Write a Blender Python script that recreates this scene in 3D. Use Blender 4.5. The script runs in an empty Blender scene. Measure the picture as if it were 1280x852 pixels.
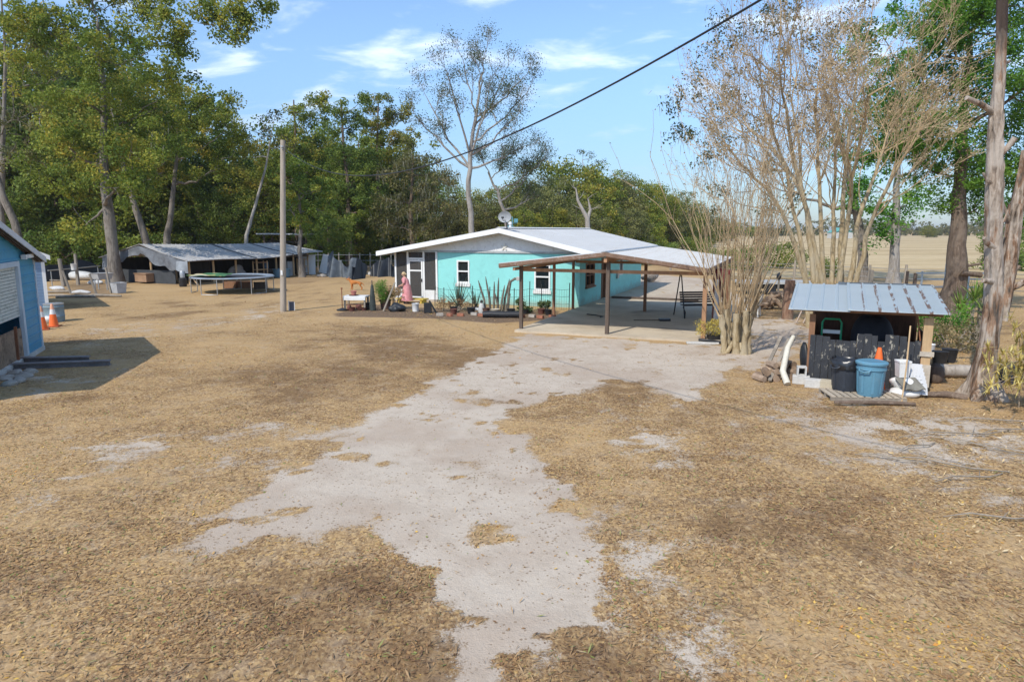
import bpy, bmesh, math, random
import numpy as np
from mathutils import Vector, Matrix
R = math.radians
rnd = random.Random(11)
NP = np.random.default_rng(11)
SC = bpy.context.scene
COL = SC.collection

# ------------------------------------------------------------------ camera geometry
CAM_H = 3.4; FOC = 853.0; PITCH = math.atan(138/853.0)
_c, _s = math.cos(PITCH), math.sin(PITCH)
def G(px, py, z=0.0):
    """ground position seen at a photo position"""
    u = (px-640)/FOC; v = (426-py)/FOC
    t = (z-CAM_H)/(-_s+v*_c)
    return (u*t, (_c+v*_s)*t)
def P(px, py, d):
    u = (px-640)/FOC; v = (426-py)/FOC
    t = d/(_c+v*_s)
    return (u*t, d, CAM_H+(-_s+v*_c)*t)

cam_d = bpy.data.cameras.new('camera'); cam = bpy.data.objects.new('camera', cam_d); COL.objects.link(cam)
cam.location = (0, 0, CAM_H); cam.rotation_euler = (R(90)-PITCH, 0, 0)
cam_d.sensor_width = 36; cam_d.lens = 36*FOC/1280; cam_d.clip_end = 8000; cam_d.clip_start = .1
SC.camera = cam

# ------------------------------------------------------------------ object helpers
def tag(o, label=None, cat=None, group=None, kind=None):
    if label: o['label'] = label
    if cat: o['category'] = cat
    if group: o['group'] = group
    if kind: o['kind'] = kind
    return o
def thing(name, label, cat, loc=(0,0,0), rz=0, group=None):
    o = bpy.data.objects.new(name, None); COL.objects.link(o)
    o.empty_display_size = .2
    o.location = (loc[0], loc[1], loc[2] if len(loc) > 2 else 0); o.rotation_euler = (0, 0, rz)
    return tag(o, label, cat, group)
def dup(root, loc=None, rz=None, sc=None, label=None):
    def rec(o, par):
        c = o.copy(); COL.objects.link(c)
        if par is not None: c.parent = par
        for ch in list(KIDS.get(o.name, [])):
            n = rec(ch, c); KIDS.setdefault(c.name, []).append(n)
        return c
    r = rec(root, None)
    if loc is not None: r.location = (loc[0], loc[1], loc[2] if len(loc) > 2 else 0)
    if rz is not None: r.rotation_euler = (0, 0, rz)
    if sc is not None: r.scale = (sc, sc, sc) if not isinstance(sc, tuple) else sc
    if label: r['label'] = label
    return r
KIDS = {}

class MB:
    def __init__(self): self.v = []; self.f = []; self.n = 0
    def add(self, verts, faces):
        verts = np.asarray(verts, float).reshape(-1, 3)
        b = self.n; self.v.append(verts); self.n += len(verts)
        self.f.extend([tuple(i+b for i in f) for f in faces]); return self
    def box(self, c, s, rz=0, rx=0, ry=0):
        x, y, z = s[0]/2, s[1]/2, s[2]/2
        vs = [(-x,-y,-z),(x,-y,-z),(x,y,-z),(-x,y,-z),(-x,-y,z),(x,-y,z),(x,y,z),(-x,y,z)]
        if rz or rx or ry:
            M = Matrix.Rotation(rz,3,'Z') @ Matrix.Rotation(ry,3,'Y') @ Matrix.Rotation(rx,3,'X')
            vs = [M @ Vector(v) for v in vs]
        return self.add([(v[0]+c[0], v[1]+c[1], v[2]+c[2]) for v in vs],
            [(0,3,2,1),(4,5,6,7),(0,1,5,4),(1,2,6,5),(2,3,7,6),(3,0,4,7)])
    def b2(self, x0, x1, y0, y1, z0, z1): return self.box(((x0+x1)/2,(y0+y1)/2,(z0+z1)/2),(x1-x0,y1-y0,z1-z0))
    def beam(self, p0, p1, w, h, up=(0,0,1)):
        p0 = Vector(p0); p1 = Vector(p1); d = (p1-p0).normalized(); u = Vector(up)
        if abs(d.dot(u)) > .98: u = Vector((0,1,0))
        s = d.cross(u).normalized(); t = s.cross(d).normalized()
        vs = []
        for p in (p0, p1):
            for a, b in ((-1,-1),(1,-1),(1,1),(-1,1)): vs.append(p + s*(a*w/2) + t*(b*h/2))
        return self.add(vs, [(0,1,2,3),(7,6,5,4),(0,4,5,1),(1,5,6,2),(2,6,7,3),(3,7,4,0)])
    def tube(self, pts, r, n=8, cap=True, wob=0):
        pts = np.asarray(pts, float); k = len(pts)
        rr = np.full(k, r, float) if np.isscalar(r) else np.asarray(r, float)
        T = np.gradient(pts, axis=0); T /= (np.linalg.norm(T, axis=1, keepdims=True)+1e-9)
        ref = np.array([0.,0,1]) if abs(T[0][2]) < .9 else np.array([1.,0,0])
        A = np.zeros_like(T); a = ref - T[0]*np.dot(ref, T[0]); a /= np.linalg.norm(a)
        for i in range(k):
            a = a - T[i]*np.dot(a, T[i]); a /= (np.linalg.norm(a)+1e-9); A[i] = a
        B = np.cross(T, A)
        th = np.linspace(0, 2*math.pi, n, endpoint=False)
        ring = rr[:,None]*np.ones(n)
        if wob: ring = ring*(1+wob*NP.normal(size=ring.shape))
        V = pts[:,None,:] + ring[...,None]*(A[:,None,:]*np.cos(th)[None,:,None] + B[:,None,:]*np.sin(th)[None,:,None])
        fs = []
        for i in range(k-1):
            o = i*n
            for j in range(n):
                j2 = (j+1) % n; fs.append((o+j, o+j2, o+n+j2, o+n+j))
        if cap: fs.append(tuple(range(n-1,-1,-1))); fs.append(tuple(range((k-1)*n, k*n)))
        return self.add(V.reshape(-1,3), fs)
    def lathe(self, prof, n=20, c=(0,0,0), sx=1, sy=1, cap=True):
        V = []
        for r, z in prof:
            for j in range(n):
                a = 2*math.pi*j/n; V.append((c[0]+r*math.cos(a)*sx, c[1]+r*math.sin(a)*sy, c[2]+z))
        fs = []
        for i in range(len(prof)-1):
            for j in range(n):
                j2 = (j+1)%n; fs.append((i*n+j, i*n+j2, (i+1)*n+j2, (i+1)*n+j))
        if cap:
            fs.append(tuple(range(n-1,-1,-1))); m = (len(prof)-1)*n; fs.append(tuple(range(m, m+n)))
        return self.add(V, fs)
    def rock(self, c, s, seed=0, sub=2, amp=.25):
        bm = bmesh.new(); bmesh.ops.create_icosphere(bm, subdivisions=sub, radius=1)
        g = np.random.default_rng(seed); d = g.normal(size=(5,3)); ph = g.uniform(0,6,5)
        vs = []
        for v in bm.verts:
            p = np.array(v.co); k = 1+amp*sum(math.sin(2.2*np.dot(p,d[i])+ph[i]) for i in range(5))/2.5
            vs.append((c[0]+p[0]*k*s[0], c[1]+p[1]*k*s[1], c[2]+p[2]*k*s[2]))
        fs = [tuple(v.index for v in f.verts) for f in bm.faces]; bm.free()
        return self.add(vs, fs)
    def sheet(self, fn, nu, nv, thick=.01):
        """double sided sheet with thickness: fn(u,v)->xyz, u,v in 0..1"""
        g = np.array([[fn(i/nu, j/nv) for j in range(nv+1)] for i in range(nu+1)], float)
        du = np.gradient(g, axis=0); dv = np.gradient(g, axis=1); N = np.cross(du, dv)
        N /= (np.linalg.norm(N, axis=2, keepdims=True)+1e-9)
        m = (nu+1)*(nv+1); V = np.concatenate([(g+N*thick/2).reshape(-1,3), (g-N*thick/2).reshape(-1,3)])
        I = lambda i,j: i*(nv+1)+j
        fs = []
        for i in range(nu):
            for j in range(nv):
                q = (I(i,j), I(i+1,j), I(i+1,j+1), I(i,j+1)); fs.append(q); fs.append(tuple(m+k for k in reversed(q)))
        for i in range(nu):
            fs.append((I(i,0), m+I(i,0), m+I(i+1,0), I(i+1,0))); fs.append((I(i+1,nv), m+I(i+1,nv), m+I(i,nv), I(i,nv)))
        for j in range(nv):
            fs.append((I(0,j+1), m+I(0,j+1), m+I(0,j), I(0,j))); fs.append((I(nu,j), m+I(nu,j), m+I(nu,j+1), I(nu,j+1)))
        return self.add(V, fs)
    def prism(self, poly, y0, y1):
        """poly in xz, extruded along y"""
        k = len(poly); V = [(p[0], y0, p[1]) for p in poly]+[(p[0], y1, p[1]) for p in poly]
        fs = [tuple(range(k)), tuple(range(2*k-1, k-1, -1))]
        for i in range(k):
            j = (i+1)%k; fs.append((i, k+i, k+j, j))
        return self.add(V, fs)
    def build(self, name, mat, parent=None, smooth=0, bevel=0, M=None, keep=False):
        me = bpy.data.meshes.new(name)
        V = np.concatenate(self.v) if self.v else np.zeros((0,3))
        me.from_pydata(V.tolist(), [], self.f); me.update()
        if not keep:
            bm = bmesh.new(); bm.from_mesh(me); bmesh.ops.recalc_face_normals(bm, faces=bm.faces); bm.to_mesh(me); bm.free()
        if smooth:
            me.polygons.foreach_set('use_smooth', [True]*len(me.polygons))
            if smooth < 170: me.set_sharp_from_angle(angle=R(smooth))
        me.materials.append(mat)
        o = bpy.data.objects.new(name, me); COL.objects.link(o)
        if parent is not None: o.parent = parent; KIDS.setdefault(parent.name, []).append(o)
        if bevel:
            b = o.modifiers.new('bevel', 'BEVEL'); b.width = bevel; b.segments = 2; b.limit_method = 'ANGLE'
        if M is not None: o.matrix_local = M
        return o

def quadmesh(name, V, mat, parent=None, tint=None, smooth=False):
    """V: (N,4,3) quads; tint: per-face float attribute"""
    n = len(V); me = bpy.data.meshes.new(name)
    me.vertices.add(n*4); me.vertices.foreach_set('co', V.reshape(-1).astype(np.float32))
    me.loops.add(n*4); me.loops.foreach_set('vertex_index', np.arange(n*4, dtype=np.int32))
    me.polygons.add(n); me.polygons.foreach_set('loop_start', np.arange(0, n*4, 4, dtype=np.int32))
    me.update(calc_edges=True)
    if tint is not None:
        a = me.attributes.new('tint', 'FLOAT', 'FACE'); a.data.foreach_set('value', tint.astype(np.float32))
    me.materials.append(mat)
    o = bpy.data.objects.new(name, me); COL.objects.link(o)
    if parent is not None: o.parent = parent; KIDS.setdefault(parent.name, []).append(o)
    return o

# ------------------------------------------------------------------ value noise
def vnoise(x, y, seed=0):
    def h(i, j):
        n = (i.astype(np.int64)*374761393 + j.astype(np.int64)*668265263 + seed*1442695) & 0x7fffffff
        n = ((n ^ (n >> 13))*1274126177) & 0x7fffffff
        return ((n ^ (n >> 16)) & 0xffff)/65535.0
    i = np.floor(x); j = np.floor(y); fx = x-i; fy = y-j
    fx = fx*fx*(3-2*fx); fy = fy*fy*(3-2*fy)
    return (h(i,j)*(1-fx)+h(i+1,j)*fx)*(1-fy) + (h(i,j+1)*(1-fx)+h(i+1,j+1)*fx)*fy
def fbm(x, y, seed=0, oc=4):
    s = 0; a = .5; t = 0
    for k in range(oc):
        s = s + a*vnoise(x*2**k+17*k, y*2**k-9*k, seed+k); t += a; a *= .55
    return s/t

# ------------------------------------------------------------------ materials
MATS = {}
class NT:
    def __init__(self, name):
        self.m = bpy.data.materials.new(name); self.m.use_nodes = True
        self.t = self.m.node_tree; self.n = self.t.nodes; self.n.clear()
        self.out = self.n.new('ShaderNodeOutputMaterial')
    def new(self, typ, **kw):
        nd = self.n.new('ShaderNode'+typ)
        for k, v in kw.items(): setattr(nd, k, v)
        return nd
    def lk(self, a, b): self.t.links.new(a, b)
    def val(self, sock, v):
        if hasattr(v, 'links') or isinstance(v, bpy.types.NodeSocket): self.lk(v, sock)
        else: sock.default_value = v
    def coord(self, kind='Object', scale=(1,1,1)):
        tc = self.new('TexCoord'); mp = self.new('Mapping'); self.lk(tc.outputs[kind], mp.inputs['Vector'])
        mp.inputs['Scale'].default_value = scale; return mp.outputs[0]
    def noise(self, vec, scale, detail=4, rough=.55, dist=0):
        n = self.new('TexNoise'); self.lk(vec, n.inputs['Vector']); n.inputs['Scale'].default_value = scale
        n.inputs['Detail'].default_value = detail; n.inputs['Roughness'].default_value = rough; n.inputs['Distortion'].default_value = dist
        return n.outputs['Fac']
    def math(self, op, a, b=0.0, c=0.0, clamp=False):
        n = self.new('Math', operation=op); n.use_clamp = clamp
        self.val(n.inputs[0], a); self.val(n.inputs[1], b); self.val(n.inputs[2], c); return n.outputs[0]
    def ramp(self, fac, stops, interp='LINEAR'):
        r = self.new('ValToRGB'); self.lk(fac, r.inputs[0]); cr = r.color_ramp; cr.interpolation = interp
        while len(cr.elements) < len(stops): cr.elements.new(.5)
        for e, (p, c) in zip(cr.elements, stops):
            e.position = p; e.color = (*c, 1) if len(c) == 3 else c
        return r.outputs[0]
    def mix(self, fac, a, b, blend='MIX'):
        n = self.new('Mix', data_type='RGBA', blend_type=blend); n.clamp_factor = True
        self.val(n.inputs[0], fac)
        for s, v in ((n.inputs[6], a), (n.inputs[7], b)):
            if isinstance(v, tuple): s.default_value = (*v, 1) if len(v) == 3 else v
            else: self.lk(v, s)
        return n.outputs[2]
    def sstep(self, x, lo, hi):
        n = self.new('MapRange', interpolation_type='SMOOTHSTEP'); self.lk(x, n.inputs[0])
        n.inputs[1].default_value = lo; n.inputs[2].default_value = hi; return n.outputs[0]
    def bump(self, h, strength=.3, dist=.02):
        b = self.new('Bump'); self.lk(h, b.inputs['Height']); b.inputs['Strength'].default_value = strength; b.inputs['Distance'].default_value = dist
        return b.outputs[0]
    def principled(self, col, rough=.8, metal=0, spec=.3, normal=None, alpha=None):
        p = self.new('BsdfPrincipled')
        if isinstance(col, tuple): p.inputs['Base Color'].default_value = (*col, 1)
        else: self.lk(col, p.inputs['Base Color'])
        self.val(p.inputs['Roughness'], rough); self.val(p.inputs['Metallic'], metal)
        p.inputs['Specular IOR Level'].default_value = spec
        if normal is not None: self.lk(normal, p.inputs['Normal'])
        if alpha is not None: self.val(p.inputs['Alpha'], alpha)
        self.lk(p.outputs[0], self.out.inputs[0]); return p
    def attr(self, name):
        a = self.new('Attribute'); a.attribute_name = name; return a.outputs['Fac']

def mat(name, col, rough=.8, metal=0, spec=.3, var=.18, sc=2.5, dirt=None, dirt_amt=.4, bump=0, bsc=25, stretch=(1,1,1), rnd_obj=.0):
    """plain weathered surface: base colour with two scales of variation, optional dirt colour in blotches"""
    if name in MATS: return MATS[name]
    t = NT(name); v = t.coord('Object', stretch)
    n1 = t.noise(v, sc, 5, .6); n2 = t.noise(v, sc*9, 3, .6)
    k = t.math('ADD', t.math('MULTIPLY', n1, .65), t.math('MULTIPLY', n2, .35))
    lo = tuple(max(0, c*(1-var*2)) for c in col); hi = tuple(min(1, c*(1+var*2)) for c in col)
    c = t.ramp(k, [(.25, lo), (.5, col), (.75, hi)])
    if dirt is not None:
        d = t.noise(v, sc*1.7+1.3, 6, .65, .6)
        c = t.mix(t.math('MULTIPLY', t.sstep(d, .5, .68), dirt_amt), c, dirt)
    if rnd_obj:
        oi = t.new('ObjectInfo'); hs = t.new('HueSaturation'); t.lk(c, hs.inputs['Color'])
        t.lk(t.math('ADD', t.math('MULTIPLY', oi.outputs['Random'], rnd_obj), 1-rnd_obj/2), hs.inputs['Value']); c = hs.outputs[0]
    nm = t.bump(t.noise(v, bsc, 4, .6), bump, .03) if bump else None
    t.principled(c, rough, metal, spec, nm)
    MATS[name] = t.m; return t.m

def leafmat(name, stops, trans=.42, rough=.55, rnd_obj=.25):
    t = NT(name); c = t.ramp(t.attr('tint'), stops)
    oi = t.new('ObjectInfo'); hs = t.new('HueSaturation'); t.lk(c, hs.inputs['Color'])
    t.lk(t.math('ADD', t.math('MULTIPLY', oi.outputs['Random'], rnd_obj), 1-rnd_obj/2), hs.inputs['Value'])
    t.lk(t.math('ADD', t.math('MULTIPLY', oi.outputs['Random'], .03), .485), hs.inputs['Hue'])
    p = t.new('BsdfPrincipled'); t.lk(hs.outputs[0], p.inputs['Base Color']); p.inputs['Roughness'].default_value = rough; p.inputs['Specular IOR Level'].default_value = .25
    tr = t.new('BsdfTranslucent'); t.lk(hs.outputs[0], tr.inputs['Color'])
    mx = t.new('MixShader'); mx.inputs[0].default_value = trans; t.lk(p.outputs[0], mx.inputs[1]); t.lk(tr.outputs[0], mx.inputs[2])
    t.lk(mx.outputs[0], t.out.inputs[0]); MATS[name] = t.m; return t.m

def barkmat(name, a, b, c, sc=3):
    t = NT(name); v = t.coord('Object', (1,1,.18)); n = t.noise(v, sc*3.2, 6, .65, .8); n2 = t.noise(t.coord('Object'), sc*.35, 4, .6)
    col = t.mix(t.sstep(n2, .42, .66), t.ramp(n, [(.3, a), (.5, b), (.7, c)]), tuple(x*.8 for x in c))
    t.principled(col, .9, 0, .15, t.bump(n, .7, .05)); MATS[name] = t.m; return t.m
# ================================================================== LIGHT AND SKY
SUN_EL = R(46); TRAVEL = (.58, .81)                  # horizontal direction the light travels
W = bpy.data.worlds.new('World'); SC.world = W; W.use_nodes = True
wt = W.node_tree; wn = wt.nodes; wn.clear()
wo = wn.new('ShaderNodeOutputWorld'); bg = wn.new('ShaderNodeBackground'); sky = wn.new('ShaderNodeTexSky')
sky.sky_type = 'NISHITA'; sky.sun_disc = False; sky.sun_elevation = SUN_EL
sky.sun_rotation = math.atan2(-TRAVEL[0], -TRAVEL[1])
sky.air_density = 1.0; sky.dust_density = .25; sky.ozone_density = 3.0
tc = wn.new('ShaderNodeTexCoord'); sep = wn.new('ShaderNodeSeparateXYZ'); wt.links.new(tc.outputs['Generated'], sep.inputs[0])
def wm(op, a, b=0.0, clamp=False):
    n = wn.new('ShaderNodeMath'); n.operation = op; n.use_clamp = clamp
    for s, v in ((n.inputs[0], a), (n.inputs[1], b)):
        if isinstance(v, bpy.types.NodeSocket): wt.links.new(v, s)
        else: s.default_value = v
    return n.outputs[0]
zz = wm('MAXIMUM', sep.outputs[2], .04)
cx = wm('DIVIDE', sep.outputs[0], wm('ADD', zz, .18)); cy = wm('DIVIDE', sep.outputs[1], wm('ADD', zz, .18))
cmb = wn.new('ShaderNodeCombineXYZ'); wt.links.new(cx, cmb.inputs[0]); wt.links.new(wm('MULTIPLY', cy, 1.7), cmb.inputs[1])
ns = wn.new('ShaderNodeTexNoise'); ns.inputs['Scale'].default_value = 2.2; ns.inputs['Detail'].default_value = 7; ns.inputs['Roughness'].default_value = .56; ns.inputs['Distortion'].default_value = .35
mp = wn.new('ShaderNodeMapping'); mp.inputs['Location'].default_value = (3.3, 1.7, 0); wt.links.new(cmb.outputs[0], mp.inputs[0]); wt.links.new(mp.outputs[0], ns.inputs['Vector'])
mr = wn.new('ShaderNodeMapRange'); mr.interpolation_type = 'SMOOTHSTEP'; mr.inputs[1].default_value = .50; mr.inputs[2].default_value = .74; wt.links.new(ns.outputs['Fac'], mr.inputs[0])
fade = wn.new('ShaderNodeMapRange'); fade.interpolation_type = 'SMOOTHSTEP'; fade.inputs[1].default_value = .02; fade.inputs[2].default_value = .22; wt.links.new(sep.outputs[2], fade.inputs[0])
cl = wm('MULTIPLY', wm('MULTIPLY', mr.outputs[0], .8), fade.outputs[0])
mx = wn.new('ShaderNodeMix'); mx.data_type = 'RGBA'; wt.links.new(cl, mx.inputs[0]); wt.links.new(sky.outputs[0], mx.inputs[6]); mx.inputs[7].default_value = (6.6, 6.9, 7.4, 1)
tint = wn.new('ShaderNodeMix'); tint.data_type = 'RGBA'; tint.blend_type = 'MULTIPLY'; tint.inputs[0].default_value = 1; wt.links.new(mx.outputs[2], tint.inputs[6]); tint.inputs[7].default_value = (.93, .985, 1.03, 1); hzr = wn.new('ShaderNodeMapRange'); hzr.interpolation_type = 'SMOOTHSTEP'; wt.links.new(sep.outputs[2], hzr.inputs[0]); hzr.inputs[1].default_value = -.02; hzr.inputs[2].default_value = .30; hzr.inputs[3].default_value = .40; hzr.inputs[4].default_value = 1.0
hm2 = wn.new('ShaderNodeMix'); hm2.data_type = 'RGBA'; hm2.blend_type = 'MULTIPLY'; hm2.inputs[0].default_value = 1; wt.links.new(tint.outputs[2], hm2.inputs[6])
hcb = wn.new('ShaderNodeCombineColor'); wt.links.new(hzr.outputs[0], hcb.inputs[0]); wt.links.new(wm('POWER', hzr.outputs[0], .88), hcb.inputs[1]); wt.links.new(wm('POWER', hzr.outputs[0], .68), hcb.inputs[2])
wt.links.new(hcb.outputs[0], hm2.inputs[7]); wt.links.new(hm2.outputs[2], bg.inputs[0]); bg.inputs[1].default_value = .15; wt.links.new(bg.outputs[0], wo.inputs[0])
sd = bpy.data.lights.new('sun', 'SUN'); sd.energy = 2.85; sd.angle = R(.5); sd.color = (1, .945, .85)
so = bpy.data.objects.new('sun', sd); COL.objects.link(so)
so.rotation_euler = Vector((TRAVEL[0]*math.cos(SUN_EL), TRAVEL[1]*math.cos(SUN_EL), -math.sin(SUN_EL))).to_track_quat('-Z', 'Y').to_euler()
SC.view_settings.view_transform = 'Standard'; SC.view_settings.look = 'None'; SC.view_settings.exposure = 0.5
SC.view_settings.gamma = 1; SC.view_settings.use_curve_mapping = False
SC.cycles.max_bounces = 6; SC.cycles.transparent_max_bounces = 12; SC.cycles.use_denoising = True

# ================================================================== GROUND
def polysd(X, Y, poly):
    """signed distance to a polygon, positive inside"""
    p = np.array(poly); q = np.roll(p, -1, axis=0); d = np.full(X.shape, 1e9); ins = np.zeros(X.shape, bool)
    for (x0, y0), (x1, y1) in zip(p, q):
        ex, ey = x1-x0, y1-y0; t = np.clip(((X-x0)*ex+(Y-y0)*ey)/(ex*ex+ey*ey+1e-9), 0, 1)
        d = np.minimum(d, np.hypot(X-x0-t*ex, Y-y0-t*ey))
        cnd = ((y0 > Y) != (y1 > Y)) & (X < (x1-x0)*(Y-y0)/(y1-y0+1e-12)+x0); ins ^= cnd
    return np.where(ins, d, -d)
def gp(*pts): return [G(*p) for p in pts]
SAND = [  # outline, weight, edge softness (m)
 (gp((655,417),(900,433),(938,442),(915,470),(885,482),(850,502),(800,480),(760,477),(700,489),(648,505),(640,532),(668,562),(700,592),(722,632),(745,680),(775,735),(800,778),(835,828),(850,900),(590,900),(565,800),(550,740),(525,697),(478,652),(430,656),(380,669),(285,669),(300,640),(350,602),(400,562),(430,532),(500,502),(560,472),(600,447),(632,427)), 1, .35),
 (gp((840,770),(870,780),(905,840),(880,850),(850,810)), .6, .25),
 (gp((950,520),(1060,500),(1200,512),(1290,525),(1290,640),(1180,605),(1100,585),(1020,560)), .47, 1.4),
 (gp((935,395),(1000,398),(1015,420),(985,452),(945,470),(900,452),(925,430)), .8, .6),
 (gp((70,570),(150,542),(230,532),(300,545),(260,578),(180,598),(100,602)), .44, 1.0),
 (gp((270,535),(420,530),(440,560),(330,600),(280,590)), .42, .8),
 (gp((730,690),(790,740),(900,770),(860,700),(790,650)), .42, .6),
 (gp((56,430),(110,414),(200,402),(290,391),(360,376),(372,392),(290,408),(200,420),(100,434)), .36, 1.6),
 (gp((0,474),(90,462),(180,458),(120,478),(60,492),(0,503)), .38, .9),
 (gp((765,515),(850,550),(900,573),(960,622),(890,610),(840,592),(770,565)), .40, .8),
 (gp((695,640),(760,640),(800,690),(760,690)), .5, .4),
 (gp((752,373),(868,377),(935,382),(900,350),(830,344),(768,352)), .9, .6),
 (gp((0,615),(60,608),(90,618),(0,640)), .36, .6),
 (gp((520,770),(560,760),(575,830),(540,820)), .45, .25),
]
HOLE = [
 (gp((690,805),(730,772),(790,777),(830,812),(850,860),(880,910),(660,910)), .85, .25),
 (gp((545,575),(605,568),(632,592),(612,612),(568,598)), .5, .3),
 (gp((470,520),(520,505),(560,520),(500,545)), .25, .4),
 (gp((590,640),(640,650),(610,668),(560,662)), .45, .2),
 (gp((380,560),(440,545),(470,560),(420,580)), .35, .3),
]
DARK = [  # outlined areas where the ground turns darker brown
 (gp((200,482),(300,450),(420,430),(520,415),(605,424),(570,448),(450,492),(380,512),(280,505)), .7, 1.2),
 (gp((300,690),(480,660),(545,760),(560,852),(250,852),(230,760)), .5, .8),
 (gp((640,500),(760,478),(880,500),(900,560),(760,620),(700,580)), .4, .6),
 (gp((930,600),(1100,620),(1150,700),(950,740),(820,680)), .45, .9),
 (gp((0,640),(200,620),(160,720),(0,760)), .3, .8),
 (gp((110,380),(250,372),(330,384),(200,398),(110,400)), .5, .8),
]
BEDSOIL = [(gp((415,392),(470,380),(520,384),(700,388),(700,399),(620,404),(540,398),(420,396)), .9, .3),
 (gp((1140,470),(1290,430),(1290,500),(1160,500)), .5, .8), (gp((60,350),(160,352),(160,372),(70,376)), .6, 1), (gp((150,340),(480,330),(480,345),(330,362),(160,358)), .5, 2)]
def layer(X, Y, L):
    s = np.zeros(X.shape)
    for poly, w, soft in L:
        d = polysd(X, Y, poly); s = np.maximum(s, w*smst(.5+d/(3.0*soft), 0, 1))
    return s
def smst(v, a, b): v = np.clip((v-a)/(b-a), 0, 1); return v*v*(3-2*v)
def sand_at(X, Y):
    wx = X+(fbm(X*.8, Y*.8, 71)-.5)*1.1; wy = Y+(fbm(X*.8, Y*.8, 72)-.5)*1.4
    s = layer(wx, wy, SAND); h = layer(wx, wy, HOLE)
    s = np.clip(s-h, 0, 1)
    near = np.clip(1.5-np.abs(Y-18)/30, 0, 1)
    s = s*1.5 + (fbm(X*.55, Y*.55, 5)-.5)*.6*near + (fbm(X*2.3, Y*2.3, 9, 4)-.5)*.8
    s = s - .75*smst(fbm(X*1.7, Y*1.5, 158, 4), .60, .68)*near - .8*smst(fbm(X*3.6, Y*3.2, 171, 3), .66, .72)*near
    return np.clip(s, 0, 1.15)
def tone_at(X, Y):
    """0 = dark brown ground, 1 = pale dry straw"""
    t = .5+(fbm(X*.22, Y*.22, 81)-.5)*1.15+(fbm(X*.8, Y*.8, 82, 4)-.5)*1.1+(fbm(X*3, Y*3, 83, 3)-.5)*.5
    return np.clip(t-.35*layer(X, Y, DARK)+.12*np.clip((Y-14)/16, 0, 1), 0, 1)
def ground_z(X, Y):
    f = np.clip((60-np.abs(Y))/20, 0, 1)
    return ((fbm(X*.35, Y*.35, 3)-.55)*.05 + (fbm(X*2.2, Y*2.2, 4, 3)-.55)*.025)*f
def axis_lines(fine0, fine1, step, far, growth=1.16):
    a = list(np.arange(fine0, fine1+1e-6, step)); s = step; x = fine1
    while x < far: s *= growth; x += s; a.append(x)
    return a
ys = [-3000, -800, -200, -60, -20, -6, 0, 1.5, 2.5] + axis_lines(3, 24, .09, 6000, 1.06)
xr = axis_lines(0, 15, .1, 5000, 1.12); xs = [-x for x in xr[::-1][:-1]] + xr
gx, gy = np.meshgrid(np.array(xs), np.array(ys)); gs = sand_at(gx, gy); gz = ground_z(gx, gy)
me = bpy.data.meshes.new('ground'); nx, ny = len(xs), len(ys)
me.vertices.add(nx*ny); me.vertices.foreach_set('co', np.stack([gx, gy, gz], -1).reshape(-1).astype(np.float32))
ii = (np.arange(ny-1)[:,None]*nx+np.arange(nx-1)[None,:]).reshape(-1); fq = np.stack([ii, ii+1, ii+nx+1, ii+nx], -1)
me.loops.add(len(ii)*4); me.loops.foreach_set('vertex_index', fq.reshape(-1).astype(np.int32)); me.polygons.add(len(ii))
me.polygons.foreach_set('loop_start', np.arange(0, len(ii)*4, 4, dtype=np.int32)); me.update(calc_edges=True)
me.polygons.foreach_set('use_smooth', [True]*len(ii))
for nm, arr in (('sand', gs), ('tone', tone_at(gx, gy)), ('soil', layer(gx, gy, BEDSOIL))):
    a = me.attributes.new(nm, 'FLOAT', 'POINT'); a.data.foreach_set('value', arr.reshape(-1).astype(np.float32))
t = NT('ground'); v = t.coord('Object')
nA = t.noise(v, .35, 5, .6); nB = t.noise(v, 2.6, 5, .65); nC = t.noise(v, 14, 4, .7); nD = t.noise(v, 60, 3, .7)
vo = t.new('TexVoronoi'); t.lk(v, vo.inputs['Vector']); vo.inputs['Scale'].default_value = 26
sx = t.new('SeparateColor'); t.lk(vo.outputs['Color'], sx.inputs[0])
vo2 = t.new('TexVoronoi'); t.lk(t.coord('Object', (1,.55,1)), vo2.inputs['Vector']); vo2.inputs['Scale'].default_value = 55
sx2 = t.new('SeparateColor'); t.lk(vo2.outputs['Color'], sx2.inputs[0])
lit = t.ramp(sx.outputs[0], [(0,(.10,.06,.035)),(.25,(.24,.145,.075)),(.5,(.37,.225,.105)),(.75,(.52,.33,.15)),(.93,(.64,.43,.19)),(1,(.66,.40,.11))])
lit2 = t.ramp(sx2.outputs[1], [(0,(.13,.08,.045)),(.4,(.33,.21,.10)),(.8,(.49,.335,.17)),(1,(.62,.47,.28))])
litter = t.mix(.5, lit, lit2)
geo = t.new('NewGeometry'); sp = t.new('SeparateXYZ'); t.lk(geo.outputs['Position'], sp.inputs[0])
far = t.sstep(sp.outputs[1], 8, 34)
straw = t.ramp(nC, [(.3,(.33,.205,.095)),(.5,(.48,.32,.155)),(.72,(.60,.43,.225))])
litter = t.mix(t.math('MULTIPLY', far, .8), litter, straw)
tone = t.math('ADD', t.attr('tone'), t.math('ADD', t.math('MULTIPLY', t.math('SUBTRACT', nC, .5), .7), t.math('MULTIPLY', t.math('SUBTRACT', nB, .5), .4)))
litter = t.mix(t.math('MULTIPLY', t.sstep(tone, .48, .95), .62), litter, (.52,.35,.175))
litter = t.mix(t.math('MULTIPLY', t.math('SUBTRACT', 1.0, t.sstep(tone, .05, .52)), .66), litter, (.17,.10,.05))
litter = t.mix(t.math('MULTIPLY', t.sstep(nB, .48, .68), .3), litter, (.42,.335,.245))
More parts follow.
